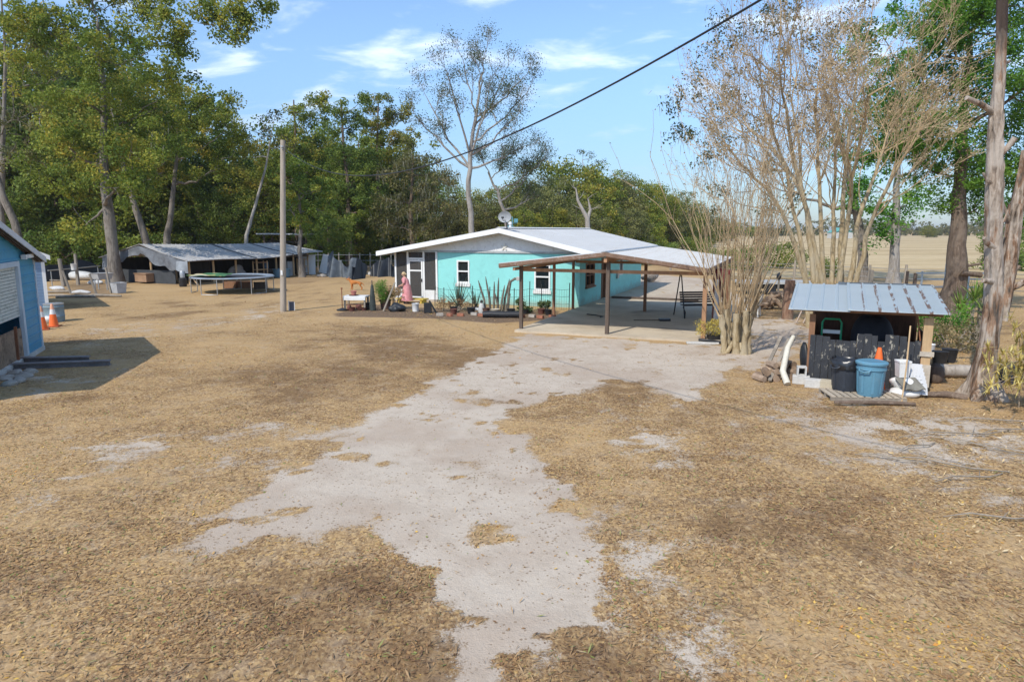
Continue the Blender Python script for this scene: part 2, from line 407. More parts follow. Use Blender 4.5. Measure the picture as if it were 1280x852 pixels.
sandc = t.ramp(t.math('ADD', t.math('MULTIPLY', nB, .6), t.math('MULTIPLY', nD, .4)), [(.3,(.41,.335,.255)),(.5,(.53,.445,.35)),(.68,(.615,.535,.43))])
sandc = t.mix(t.math('MULTIPLY', t.sstep(nA, .43, .60), .6), sandc, (.41,.315,.235))
sandc = t.mix(t.math('MULTIPLY', t.sstep(nB, .52, .68), .3), sandc, (.40,.33,.265))
fl = t.math('LESS_THAN', sx.outputs[2], .10); fl = t.math('MULTIPLY', fl, t.math('LESS_THAN', vo.outputs['Distance'], .38))
sandc = t.mix(t.math('MULTIPLY', fl, .75), sandc, (.24,.17,.11))
sf = t.math('ADD', t.attr('sand'), t.math('ADD', t.math('MULTIPLY', t.math('SUBTRACT', nC, .5), 1.15), t.math('ADD', t.math('MULTIPLY', t.math('SUBTRACT', nB, .5), .9), t.math('MULTIPLY', t.math('SUBTRACT', nD, .5), 1.3))))
sfac = t.sstep(sf, .36, .74)
colr = t.mix(sfac, litter, sandc)
soilc = t.ramp(nC, [(.3,(.10,.068,.045)),(.55,(.21,.145,.095)),(.75,(.33,.24,.16))])
colr = t.mix(t.sstep(t.math('ADD', t.attr('soil'), t.math('MULTIPLY', t.math('SUBTRACT', nC, .5), .8)), .3, .75), colr, soilc)
hgt = t.math('ADD', t.math('MULTIPLY', nC, .5), t.math('ADD', t.math('MULTIPLY', sx.outputs[1], t.math('SUBTRACT', .55, t.math('MULTIPLY', sfac, .5))), t.math('MULTIPLY', nD, .3)))
t.principled(colr, .95, 0, .1, t.bump(hgt, .7, .035)); me.materials.append(t.m)
ground = bpy.data.objects.new('ground', me); COL.objects.link(ground); tag(ground, 'dry leaf-littered yard with a bare pale sandy track', None, None, 'structure')

# golden hay field beyond the fence on the right
t = NT('field'); v = t.coord('Object'); n1 = t.noise(t.coord('Object', (.12,1,1)), .09, 6, .7); n2 = t.noise(v, .5, 6, .75)
t.principled(t.mix(.35, t.ramp(n1, [(.34,(.30,.215,.115)),(.46,(.47,.345,.185)),(.52,(.56,.43,.245)),(.66,(.62,.49,.30))]), t.ramp(n2, [(.3,(.24,.175,.085)),(.7,(.62,.48,.28))])), .95, 0, .1)
m = MB(); m.add([(17,49,.02),(75,49,.02),(900,560,.02),(-40,560,.02),(12,120,.02)], [(0,1,2,3,4)])
fld = m.build('field', t.m); tag(fld, 'golden dry hay field stretching to the horizon', None, None, 'structure')

# fallen leaves and straw lying on the yard
def scatter(n, ymin, ymax, power, smin, smax, keep, asp=(.35,.65), lift=.007, curl=.22, seed=1):
    g = np.random.default_rng(seed)
    y = ymin*(ymax/ymin)**(g.random(n)**power); x = (g.random(n)*2-1)*(y*.84+1.0)
    s = sand_at(x, y); k = g.random(n) < keep(x, y, s); x, y = x[k], y[k]; n = len(x)
    L = (smin+(smax-smin)*g.random(n)**2.2*1.6)*(1+np.clip(y-12,0,20)*.03); Wd = L*g.uniform(*asp, n); a = g.uniform(0, 2*math.pi, n)
    z = ground_z(x, y)+lift*g.uniform(.3, 1.6, n); t1 = g.normal(0, curl, n); t2 = g.normal(0, curl, n)
    ca, sa = np.cos(a), np.sin(a)
    ex = np.stack([ca*np.cos(t1), sa*np.cos(t1), np.sin(t1)], -1)*L[:,None]/2
    ey = np.stack([-sa*np.cos(t2), ca*np.cos(t2), np.sin(t2)], -1)*Wd[:,None]/2
    c = np.stack([x, y, z+.25*L*np.abs(np.sin(t1))], -1)
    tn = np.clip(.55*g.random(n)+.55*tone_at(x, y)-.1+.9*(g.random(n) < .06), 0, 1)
    return np.stack([c-ex, c-ey*.95+ex*.1, c+ex, c+ey+ex*.05], 1), tn, x, y
def not_house(x, y):
    lx = (x-2.98)*.927-(y-30.13)*.375; ly = (x-2.98)*.375+(y-30.13)*.927
    return ~((lx > -9.4) & (lx < .1) & (ly > -.05) & (ly < 13.6)) & ~((lx > -.2) & (lx < 6.9) & (ly > -7.7) & (ly < 4.3))
cl_mask = lambda x, y: np.clip(fbm(x*.9, y*.9, 21)*3.2-1.15, .04, 1)
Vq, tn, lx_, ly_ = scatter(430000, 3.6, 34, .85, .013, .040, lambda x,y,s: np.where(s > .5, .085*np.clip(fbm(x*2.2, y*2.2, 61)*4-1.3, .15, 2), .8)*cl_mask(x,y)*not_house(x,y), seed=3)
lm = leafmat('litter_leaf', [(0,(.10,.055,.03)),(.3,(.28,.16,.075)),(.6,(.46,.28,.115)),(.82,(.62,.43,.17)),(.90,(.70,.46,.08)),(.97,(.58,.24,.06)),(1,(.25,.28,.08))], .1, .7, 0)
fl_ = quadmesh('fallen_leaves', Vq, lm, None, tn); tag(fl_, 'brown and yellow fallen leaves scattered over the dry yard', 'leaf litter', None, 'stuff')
Vq, tn, *_ = scatter(190000, 3.6, 26, .85, .03, .085, lambda x,y,s: np.where(s > .5, .03, .8)*np.clip(fbm(x*1.3, y*1.3, 33)*2-.5,.1,1)*not_house(x,y), (.08,.16), .012, .3, seed=5)
gm = leafmat('straw_blade', [(0,(.17,.11,.06)),(.5,(.42,.28,.14)),(.9,(.60,.45,.25)),(1,(.28,.30,.10))], .2, .8, 0)
gr = quadmesh('dry_grass', Vq, gm, None, tn); tag(gr, 'short dead grass blades matted over the yard', 'dry grass', None, 'stuff')
# bamboo-pale leaves thick around the dead tree on the right
Vq, tn, *_ = scatter(60000, 6.5, 19, 1, .035, .075, lambda x,y,s: np.clip((x-.42*y-.4)/3.0, 0, 1)*np.clip(fbm(x*1.1, y*1.1, 41)*2.4-.75, .03, 1)*.8, (.22,.38), .02, .4, seed=8)
pm = leafmat('pale_leaf', [(0,(.40,.27,.12)),(.5,(.58,.43,.19)),(1,(.70,.58,.34))], .15, .6, 0)
pl_ = quadmesh('pale_leaves', Vq, pm, None, tn); tag(pl_, 'pale yellow fallen leaves drifted around the dead trunk on the right', 'leaf litter', None, 'stuff')

# thin winter haze over the whole place, fading the far field and woods
hm = bpy.data.materials.new('haze'); hm.use_nodes = True; hm.node_tree.nodes.clear()
ho = hm.node_tree.nodes.new('ShaderNodeOutputMaterial'); pv = hm.node_tree.nodes.new('ShaderNodeVolumePrincipled')
pv.inputs['Color'].default_value = (.92,.93,.95,1); pv.inputs['Density'].default_value = .00022; pv.inputs['Anisotropy'].default_value = .1
hm.node_tree.links.new(pv.outputs[0], ho.inputs['Volume'])
m = MB(); m.b2(-6200, 6200, -3200, 7500, -1.2, 32); hz = m.build('haze', hm); tag(hz, 'thin pale haze', None, None, 'stuff')
# ================================================================== MATERIALS FOR BUILDINGS
teal = mat('teal_paint', (.27,.66,.625), .75, var=.05, sc=.8, dirt=(.20,.50,.47), dirt_amt=.3, bump=.25, bsc=45)
white_p = mat('white_paint', (.72,.72,.70), .6, var=.06, sc=2, dirt=(.5,.49,.45), dirt_amt=.3)
white_trim = mat('white_trim', (.78,.78,.76), .5, var=.05, sc=3)
def roofmat(name, a, b, rough, metal, stain, amt):
    t = NT(name); v = t.coord('Object', (1, .35, 1)); n = t.noise(v, .9, 6, .65); n2 = t.noise(t.coord('Object', (4, .25, 1)), 1.6, 5, .7)
    c = t.mix(t.math('MULTIPLY', t.sstep(n2, .5, .72), amt), t.mix(n, a, b), stain)
    t.principled(c, rough, metal, .4); MATS[name] = t.m; return t.m
metal_w = roofmat('white_roof_metal', (.44,.45,.46), (.56,.565,.57), .5, .0, (.42,.40,.37), .5)
metal_c = roofmat('carport_roof_metal', (.48,.48,.48), (.60,.60,.59), .5, .0, (.42,.36,.32), .6)
metal_g = roofmat('grey_roof_metal', (.20,.215,.235), (.36,.375,.40), .5, .25, (.12,.115,.115), .9)
wood_b = mat('brown_wood', (.26,.135,.075), .85, var=.25, sc=2, dirt=(.13,.07,.045), dirt_amt=.5, stretch=(1,1,.2))
wood_dk = mat('dark_post_wood', (.12,.09,.07), .9, var=.25, sc=3, stretch=(1,1,.2))
wood_gr = mat('grey_weathered_wood', (.30,.26,.21), .95, var=.22, sc=2, dirt=(.16,.13,.10), dirt_amt=.5, stretch=(1,1,.15), bump=.4, bsc=20)
wood_or = mat('orange_wood', (.38,.215,.12), .85, var=.2, sc=2, dirt=(.25,.14,.08), dirt_amt=.4, stretch=(1,1,.2))
wood_tan = mat('tan_lumber', (.52,.36,.20), .85, var=.15, sc=2, dirt=(.3,.2,.12), dirt_amt=.4, stretch=(1,1,.2))
black_pl = mat('black_plastic', (.022,.023,.026), .45, spec=.4, var=.2)
black_sh = mat('black_tarp', (.02,.023,.028), .5, spec=.4, var=.3, sc=1.5)
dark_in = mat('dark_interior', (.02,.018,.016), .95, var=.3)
concrete = mat('concrete', (.46,.41,.345), .92, var=.12, sc=.8, dirt=(.30,.255,.20), dirt_amt=.55, bump=.15, bsc=40)
conc_lt = mat('pale_concrete', (.55,.535,.50), .92, var=.12, sc=3, dirt=(.4,.37,.33), dirt_amt=.4, bump=.3, bsc=40)
conc_tn = mat('tan_concrete', (.50,.44,.33), .92, var=.12, sc=3, bump=.3, bsc=40)
galv = mat('galvanised', (.42,.43,.43), .45, .6, var=.12, sc=4)
rust = mat('rusty_metal', (.26,.115,.06), .8, .2, var=.3, sc=4)
white_pl = mat('white_plastic', (.75,.75,.73), .4, spec=.45, var=.06, dirt=(.55,.52,.46), dirt_amt=.35)
blue_pl = mat('blue_bin_plastic', (.115,.27,.37), .45, spec=.45, var=.08, dirt=(.16,.25,.30), dirt_amt=.4)
orange_pl = mat('orange_plastic', (.85,.16,.03), .5, spec=.4, var=.06)
brick = mat('brick', (.34,.14,.085), .9, var=.25, sc=5)
stone = mat('stone', (.40,.36,.31), .95, var=.2, sc=3, bump=.5)
skin = mat('skin', (.55,.32,.23), .6, var=.05)

_t=teal.node_tree; _p=[n for n in _t.nodes if n.type=='BSDF_PRINCIPLED'][0]; _l=_p.inputs['Base Color'].links[0]; _src=_l.from_socket
def _nd(k,**kw):
    n=_t.nodes.new('ShaderNode'+k)
    for a,b in kw.items(): setattr(n,a,b)
    return n
_tc=_nd('TexCoord'); _sp=_nd('SeparateXYZ'); _t.links.new(_tc.outputs['Object'],_sp.inputs[0]); _nz=_nd('TexNoise'); _nz.inputs['Scale'].default_value=2.2; _nz.inputs['Detail'].default_value=6; _nz.inputs['Roughness'].default_value=.7; _t.links.new(_tc.outputs['Object'],_nz.inputs['Vector'])
_ma=_nd('Math',operation='MULTIPLY_ADD'); _t.links.new(_nz.outputs['Fac'],_ma.inputs[0]); _ma.inputs[1].default_value=-.9; _t.links.new(_sp.outputs[2],_ma.inputs[2])
_mr=_nd('MapRange',interpolation_type='SMOOTHSTEP'); _t.links.new(_ma.outputs[0],_mr.inputs[0]); _mr.inputs[1].default_value=-.45; _mr.inputs[2].default_value=.02; _mr.inputs[3].default_value=.65; _mr.inputs[4].default_value=0
_mx=_nd('Mix',data_type='RGBA'); _t.links.new(_mr.outputs[0],_mx.inputs[0]); _t.links.new(_src,_mx.inputs[6]); _mx.inputs[7].default_value=(.30,.33,.26,1)   # mud splashed up from the flower bed
_t.links.new(_mx.outputs[2],_p.inputs['Base Color'])
# glass: reflects, lets the dim room show
def glassmat():
    t = NT('window_glass'); tr = t.new('BsdfTransparent'); tr.inputs[0].default_value = (.42,.47,.48,1)
    p = t.new('BsdfPrincipled'); p.inputs['Base Color'].default_value = (.02,.03,.035,1); p.inputs['Roughness'].default_value = .04; p.inputs['Specular IOR Level'].default_value = .6
    mx = t.new('MixShader'); mx.inputs[0].default_value = .55; t.lk(tr.outputs[0], mx.inputs[1]); t.lk(p.outputs[0], mx.inputs[2]); t.lk(mx.outputs[0], t.out.inputs[0]); return t.m
glass = glassmat()
def screenmat():
    t = NT('insect_screen'); tr = t.new('BsdfTransparent'); tr.inputs[0].default_value = (1,1,1,1)
    p = t.new('BsdfPrincipled'); p.inputs['Base Color'].default_value = (.075,.07,.065,1); p.inputs['Roughness'].default_value = .8
    mx = t.new('MixShader'); mx.inputs[0].default_value = .68; t.lk(tr.outputs[0], mx.inputs[1]); t.lk(p.outputs[0], mx.inputs[2]); t.lk(mx.outputs[0], t.out.inputs[0]); return t.m
screen_m = screenmat()

# ================================================================== HOUSE (local: x along the front, 0 = right corner; y runs back)
PSI = R(22); H0 = (2.98, 30.13)
def HW(x, y, z=0): return (H0[0]+x*math.cos(PSI)+y*math.sin(PSI), H0[1]-x*math.sin(PSI)+y*math.cos(PSI), z)
house = thing('house', 'low turquoise block house with a white metal gable roof and screened corner porch', 'house', H0, -PSI)
LEN = 13.5; XL = -9.35; XT = -7.05; TOP = 2.42; RX = -3.6; RZ = 3.46
def wall_with_holes(m, x0, x1, z0, z1, holes, y0, y1, axis='x'):
    xs_ = sorted({x0, x1, *[h[0] for h in holes], *[h[1] for h in holes]}); zs_ = sorted({z0, z1, *[h[2] for h in holes], *[h[3] for h in holes]})
    for a, b in zip(xs_, xs_[1:]):
        for c, d in zip(zs_, zs_[1:]):
            if any(h[0]-1e-6 <= a and b <= h[1]+1e-6 and h[2]-1e-6 <= c and d <= h[3]+1e-6 for h in holes): continue
            if axis == 'x': m.b2(a, b, y0, y1, c, d)
            else: m.b2(y0, y1, a, b, c, d)
Wf = [(-6.02,-5.36,.95,2.02), (-2.12,-1.36,.74,1.90)]; Ws = [(.95,2.45,.85,1.92), (3.75,4.62,.06,2.06)]; Wb = [(7.6,8.4,1.0,1.9)]
m = MB(); wall_with_holes(m, XT, 0, .0, TOP, Wf, 0, .2); wall_with_holes(m, .2, LEN, 0, TOP, Ws+Wb, -.2, 0, 'y')
m.b2(XT, XT+.18, .2, 3.4, 0, TOP); m.b2(XL, XL+.2, 3.4, LEN, 0, TOP); m.b2(XL+.2, -.2, LEN-.2, LEN, 0, TOP); m.b2(XL+.2, XT, 3.4, 3.6, 0, TOP)
wall = m.build('wall', teal, house, keep=True)
m = MB(); m.b2(XL+.2, -.21, .21, LEN-.21, -.02, .05); m.build('floor_slab', dark_in, house)
m = MB(); m.b2(XL+.2, -.21, .35, LEN-.21, 2.3, 2.38); m.build('inner_ceiling', mat('ceiling_board', (.45,.44,.42), .9), house)
m = MB(); m.b2(XL-.1, XT, -.12, 3.4, -.05, .12); m.build('porch_floor', concrete, house)
# gable of vertical white boards, battens over the seams
XE0, XE1 = -10.05, .85; ZE0, ZE1 = 2.36, 2.44
def roof_z(x): return RZ-(RX-x)*(RZ-ZE0)/(RX-XE0) if x < RX else RZ-(x-RX)*(RZ-ZE1)/(XE1-RX)
gw = mat('gable_board', (.78,.77,.75), .8, var=.06, sc=2, dirt=(.42,.40,.37), dirt_amt=.35)
m = MB(); m.prism([(XL-.02, TOP+.004), (0.0, TOP+.004), (0.0, roof_z(0)-.09), (RX, RZ-.09), (XL-.02, roof_z(XL)-.09)], -.03, .17)
for x in np.arange(-8.6, -.2, .92): m.b2(x-.02, x+.02, -.05, -.031, TOP+.02, roof_z(x)-.12)
m.build('gable', gw, house)
m = MB(); m.prism([(XL, TOP+.004), (-.2, TOP+.004), (RX, RZ-.09)], LEN-.18, LEN); m.build('rear_gable', gw, house)
m = MB(); m.b2(XL-.03, .02, -.055, -.03, TOP-.05, TOP+.04); m.build('gable_trim', mat('grey_trim', (.38,.40,.40), .7), house)
m = MB()
for k in range(5):
    a = k*math.pi*2/5+.3; m.beam((-3.57,-.06,2.66), (-3.57+.17*math.cos(a),-.06,2.66+.17*math.sin(a)), .06, .03, (0,1,0))
m.box((-3.57,-.06,2.66), (.1,.035,.1)); m.build('gable_ornament', mat('cream_paint', (.72,.70,.62), .7), house)
# ribbed metal roof, fascia boards, drip caps
Y0, Y1 = -.62, LEN+.75
def ribbed(m, xa, za, xb, zb, y0, y1, step, th=.03, rib=(.05,.025), along='x'):
    m.prism([(xa,za),(xb,zb),(xb,zb+th),(xa,za+th)], y0, y1)
    n = int((y1-y0)/step)
    for i in range(n+1):
        y = y0+.04+i*(y1-y0-.08)/n
        m.beam((xa,y,za+th+rib[1]/2), (xb,y,zb+th+rib[1]/2), rib[0], rib[1])
m = MB(); ribbed(m, XE0, ZE0, RX, RZ, Y0, Y1, .31); ribbed(m, RX+.002, RZ, XE1, ZE1, Y0, Y1, .31)
roof = m.build('roof', metal_w, house)
m = MB(); m.prism([(RX-.16,RZ+.05),(RX,RZ+.095),(RX+.16,RZ+.05),(RX,RZ+.065)], Y0-.02, Y1+.02); m.build('ridge_cap', white_trim, roof)
m = MB()
for y in (Y0-.025, Y1):
    m.prism([(XE0,ZE0-.17),(RX,RZ-.17),(RX,RZ+.045),(XE0,ZE0+.045)], y, y+.025); m.prism([(RX+.001,RZ-.17),(XE1,ZE1-.17),(XE1,ZE1+.045),(RX+.001,RZ+.045)], y, y+.025)
m.b2(XE0-.03, XE0-.003, Y0, Y1, ZE0-.17, ZE0+.02); m.b2(XE1+.003, XE1+.03, Y0, Y1, ZE1-.17, ZE1+.02)
m.build('fascia', white_trim, house)
m = MB(); m.prism([(XE0+.03,ZE0-.06),(RX,RZ-.06),(XE1-.03,ZE1-.06),(XE1-.03,ZE1-.04),(RX,RZ-.04),(XE0+.03,ZE0-.04)], Y0+.01, -.051); m.build('soffit', mat('soffit_grey', (.45,.46,.45), .8), house)
m = MB(); m.lathe([(.06,0),(.06,.45),(.09,.46),(.09,.56),(.02,.6)], 12, (-4.6,3.2,roof_z(-4.6)-.05)); m.build('vent_pipe', white_trim, roof, 40)

def window_front(x0, x1, z0, z1, curtain):
    fr = MB(); w = .07; y0, y1 = -.03, .1
    fr.b2(x0, x0+w, y0, y1, z0, z1); fr.b2(x1-w, x1, y0, y1, z0, z1); fr.b2(x0+w, x1-w, y0, y1, z1-w, z1); fr.b2(x0+w, x1-w, y0, y1, z0, z0+w)
    zm = (z0+z1)/2+.02; fr.b2(x0+w, x1-w, y0-.012, y1, zm-.03, zm+.03)
    o = fr.build('window', white_trim, house)
    g = MB(); g.b2(x0+w, x1-w, .04, .05, z0+w, zm-.03); g.b2(x0+w, x1-w, .05, .06, zm+.03, z1-w); g.build('pane', glass, o)
    s = MB(); s.b2(x0-.05, x1+.05, -.07, .05, z0-.16, z0-.002); s.build('sill', white_p, o)
    if curtain:
        c = MB(); c.sheet(lambda u,v: (x0+w+u*(x1-x0-2*w)*.8, .14+.015*math.sin(u*24), zm-.05+v*(z1-zm-.04)), 40, 2, .01); c.build('curtain', mat('yellow_curtain', (.62,.60,.36), .9), o)
    else:
        c = MB(); c.b2(x0+w, x1-w, .13, .14, zm+.28, z1-w); c.build('blind', white_pl, o)
window_front(*Wf[0], True); window_front(*Wf[1], False)
m = MB(); x0,x1,z0,z1 = Ws[0]
m.b2(-.12,.03,x0,x0+.08,z0,z1); m.b2(-.12,.03,x1-.08,x1,z0,z1); m.b2(-.12,.03,x0+.08,x1-.08,z1-.08,z1); m.b2(-.12,.03,x0+.08,x1-.08,z0,z0+.08)
m.b2(-.12,.03,x0+.72,x0+.78,z0+.08,z1-.08); m.b2(-.1,.02,x0+.08,x0+.72,1.34,1.39); m.b2(-.1,.02,x0+.78,x1-.08,1.34,1.39)
o = m.build('window', wood_b, house); m = MB(); m.b2(-.07,-.06,x0+.08,x1-.08,z0+.08,z1-.08); m.build('pane', glass, o)
m = MB(); m.b2(-.02,.09,x0-.06,x1+.06,z0-.07,z0-.002); m.build('sill', wood_b, o)
m = MB(); x0,x1,z0,z1 = Ws[1]; m.b2(-.13,-.08,x0+.07,x1-.07,z0,z1-.07)
door = m.build('door', mat('brown_door', (.17,.085,.05), .6), house)
m = MB(); m.b2(-.15,.03,x0,x0+.07,z0,z1); m.b2(-.15,.03,x1-.07,x1,z0,z1); m.b2(-.15,.03,x0+.07,x1-.07,z1-.07,z1); m.build('door_frame', wood_b, door)
m = MB(); m.rock((-.05,x0+.16,1.0),(.035,.035,.035),1,2,0); m.build('handle', galv, door, 180)
m = MB(); x0,x1,z0,z1 = Wb[0]; m.b2(-.12,.03,x0,x0+.06,z0,z1); m.b2(-.12,.03,x1-.06,x1,z0,z1); m.b2(-.12,.03,x0+.06,x1-.06,z1-.06,z1); m.b2(-.12,.03,x0+.06,x1-.06,z0,z0+.06)
o = m.build('window', white_trim, house); m = MB(); m.b2(-.06,-.05,x0+.06,x1-.06,z0+.06,z1-.06); m.build('pane', glass, o)
m = MB(); m.lathe([(.05,0),(.05,.12),(.1,.22),(.02,.26)], 10, (.08,5.3,1.75)); m.build('wall_lamp', white_trim, house)
m = MB(); m.box((.06,7.0,1.1),(.1,.3,.45)); m.build('meter_box', galv, house)
# screened porch front
m = MB()
for x in (XL, -8.66, -7.78, XT-.035): m.b2(x-.045, x+.045, -.06, .03, .12, TOP-.02)
m.b2(XL, XT, -.055, .025, TOP-.02, TOP+.003)
m.b2(-8.6, -7.82, -.05, .02, 2.02, 2.1)
for y in (1.1, 2.2, 3.3): m.b2(XL-.045, XL+.045, y-.045, y+.045, .12, TOP-.02)
m.build('porch_frame', white_trim, house)
for a_, b_ in ((XL+.046, -8.706), (-7.734, XT-.08)):
    m = MB(); m.b2(a_, b_, -.04, .02, .12, .56); m.build('porch_kick_panel', white_p, house)
for y0_, y1_ in ((.04,1.05),(1.15,2.15),(2.25,3.25)):
    m = MB(); m.b2(XL-.03, XL+.03, y0_, y1_, .12, .56); m.build('porch_kick_panel', white_p, house)
m = MB(); m.b2(XL+.046, -8.706, -.02, -.012, .56, TOP-.02); m.b2(-7.734, XT-.08, -.02, -.012, .56, TOP-.02); m.b2(-8.615, -7.825, -.02, -.012, 2.1, TOP-.02)
for y0_, y1_ in ((.04,1.05),(1.15,2.15),(2.25,3.25)): m.b2(XL-.004, XL+.004, y0_, y1_, .56, TOP-.02)
m.build('screen', screen_m, house)
m = MB(); a, b = -8.6, -7.84
m.b2(a, a+.07, -.075, -.03, .14, 2.0); m.b2(b-.07, b, -.075, -.03, .14, 2.0); m.b2(a+.07, b-.07, -.075, -.03, 1.92, 2.0); m.b2(a+.07, b-.07, -.075, -.03, 1.45, 1.52); m.b2(a+.07, b-.07, -.075, -.03, .14, .24)
sdr = m.build('screen_door', white_trim, house)
m = MB(); m.b2(a+.07, b-.07, -.055, -.048, .24, 1.45); m.b2(a+.07, b-.07, -.055, -.048, 1.52, 1.92); m.build('door_screen', screen_m, sdr)
m = MB(); m.b2(b-.06, b-.02, -.11, -.076, .95, 1.1); m.build('handle', black_pl, sdr)

# things inside the porch, seen dimly
t_ = thing('armchair', 'tan armchair seen through the dark porch screen', 'chair', HW(-7.5, 1.1, .12), -PSI)
tanf = mat('tan_fabric', (.42,.33,.24), .9)
m = MB(); m.box((0,0,.3),(.6,.6,.25)); m.build('seat', tanf, t_, bevel=.05)
m = MB(); m.box((0,.28,.62),(.6,.14,.65), rx=-.12); m.build('backrest', tanf, t_, bevel=.05)
for s in (-1,1):
    m = MB(); m.box((s*.34,0,.35),(.12,.6,.5)); m.build('armrest', tanf, t_, bevel=.04)

# satellite dish on the ridge
d_ = thing('satellite_dish', 'grey oval satellite dish on the front peak of the house roof', 'satellite dish', HW(-3.25, -.55, RZ+.02), R(-25))
m = MB(); m.sheet(lambda u,v: ((u-.02)*.40*math.cos(v*2*math.pi)*1.0, -.12*(u*u)-.12, .62+(u)*.30*math.sin(v*2*math.pi)), 8, 28, .012); m.build('reflector', mat('dish_grey', (.34,.36,.375), .6), d_, 60)
m = MB(); m.tube([(0,.05,0),(0,.02,.3),(0,-.1,.6)], .035, 8); m.box((0,.03,.02),(.25,.2,.04)); m.build('mast', black_pl, d_)
m = MB(); m.tube([(0,-.12,.45),(0,-.42,.42),(0,-.5,.52)], .018, 6); m.box((0,-.5,.58),(.12,.08,.1)); m.build('feed_arm', black_pl, d_)
d_.scale=(.82,.82,.82)
a_ = thing('roof_antenna', 'small blue-green vane with crossed arms on the far porch roof', 'weather vane', HW(-5.3, 5.2, roof_z(-5.3)), .3)
bg_m = mat('verdigris', (.16,.36,.40), .6, .3)
m = MB(); m.tube([(0,0,0),(0,0,.95)], .025, 6); m.build('mast', bg_m, a_)
m = MB(); m.beam((-.3,0,.6),(.3,.05,.62),.04,.03); m.beam((0,-.25,.45),(0,.25,.47),.04,.03); m.box((.2,0,.75),(.22,.02,.2)); m.box((-.22,.02,.42),(.16,.02,.14)); m.build('vane', bg_m, a_)

# ================================================================== CARPORT
slab_m = NT('slab_concrete'); v = slab_m.coord('Object'); n = slab_m.noise(v, .6, 5, .65); n2 = slab_m.noise(v, 9, 4, .7)
c = slab_m.ramp(n, [(.3,(.42,.345,.25)),(.55,(.55,.465,.345)),(.75,(.62,.535,.41))]); c = slab_m.mix(slab_m.math('MULTIPLY', slab_m.sstep(n2, .5, .7), .3), c, (.34,.29,.23))
st = slab_m.noise(v, .45, 3, .5); c = slab_m.mix(slab_m.math('MULTIPLY', slab_m.sstep(st, .60, .68), .5), c, (.22,.19,.16))
slab_m.principled(c, .9, 0, .2, slab_m.bump(n2, .15, .02))
m = MB(); m.b2(.01, 6.75, -7.75, 4.25, -.15, .07); slab = m.build('concrete_slab', slab_m.m)
slab.location = (*H0, 0); slab.rotation_euler = (0,0,-PSI); tag(slab, 'pale concrete carport floor slab', None, None, 'structure')
cp = thing('carport', 'open carport with a shallow white metal gable roof on thin wooden posts', 'carport', H0, -PSI)
CX0, CX1, CR, CZ0, CZR, CZ1 = -.52, 6.3, 3.12, 2.28, 2.70, 2.26; CY0, CY1 = -7.85, 1.2
m = MB(); ribbed(m, CX0, CZ0, CR, CZR, CY0, CY1-1.9, .28, .02, (.04,.02)); ribbed(m, CR+.002, CZR, CX1, CZ1, CY0, CY1, .28, .02, (.04,.02))
m.prism([(.86,2.285),(CR,CZR-.12),(CR,CZR-.10),(.86,2.305)], CY1-1.88, CY1)
cr = m.build('roof', metal_c, cp)
m = MB(); m.prism([(CR-.14,CZR+.03),(CR,CZR+.06),(CR+.14,CZR+.03),(CR,CZR+.045)], CY0-.01, CY1-.05); m.build('ridge_cap', galv, cr)
for y in (CY0+.03, -5.2, -3.1, -.85):
    m = MB(); m.beam((CX0,y,CZ0-.07),(CR-.03,y,CZR-.07),.05,.13); m.build('rafter', wood_or, cp); m = MB(); m.beam((CR+.03,y,CZR-.07),(CX1,y,CZ1-.07),.05,.13); m.build('rafter', wood_or, cp)
for x,z in ((.0,CZ0-.1),(6.2,CZ1-.12)):
    m = MB(); m.b2(x-.04,x+.04,CY0+.06,CY1-1.95 if x<1 else CY1,z-.1,z); m.build('eave_beam', wood_or, cp)
m = MB(); m.b2(CR-.05,CR+.05,CY0+.06,CY1,CZR-.30,CZR-.15); m.build('ridge_beam', wood_or, cp)
for x in (1.0,2.1,4.2,5.2):
    z = (CZ0+(x-CX0)*(CZR-CZ0)/(CR-CX0)) if x<CR else (CZR-(x-CR)*(CZR-CZ1)/(CX1-CR)); m = MB(); m.b2(x-.03,x+.03,CY0+.06,CY1-2,z-.1,z-.02); m.build('purlin', wood_or, cp)
for y in (-7.305, -.735):
    m = MB(); m.b2(.04,6.16,y-.025,y+.025,2.03,2.14); m.build('cross_beam', wood_or, cp)
m = MB(); y = CY0-.026
m.prism([(CX0,CZ0-.10),(CR,CZR-.10),(CR,CZR+.02),(CX0,CZ0+.02)], y, y+.025); m.prism([(CR+.001,CZR-.10),(CX1,CZ1-.10),(CX1,CZ1+.02),(CR+.001,CZR+.02)], y, y+.025)
m.b2(CX1+.003,CX1+.028,CY0,CY1,CZ1-.1,CZ1+.015)
m.build('fascia', mat('brown_fascia', (.20,.125,.085), .85, var=.25, dirt=(.40,.36,.33), dirt_amt=.4), cp)
for (x,y,zt,mm,w) in ((.1,-7.36,2.22,wood_dk,.11),(-.12,-3.18,2.2,wood_b,.1),(.0,-.95,2.2,wood_b,.1),(3.15,-7.49,2.42,wood_dk,.12),(3.05,-.73,2.42,wood_b,.12),(6.17,-7.3,2.16,wood_or,.13),(6.2,-3.2,2.16,wood_b,.12),(6.2,-.8,2.16,wood_b,.12)):
    m = MB(); m.b2(x-w/2,x+w/2,y-w/2,y+w/2,-.02,zt); m.build('post', mm, cp, bevel=.008)

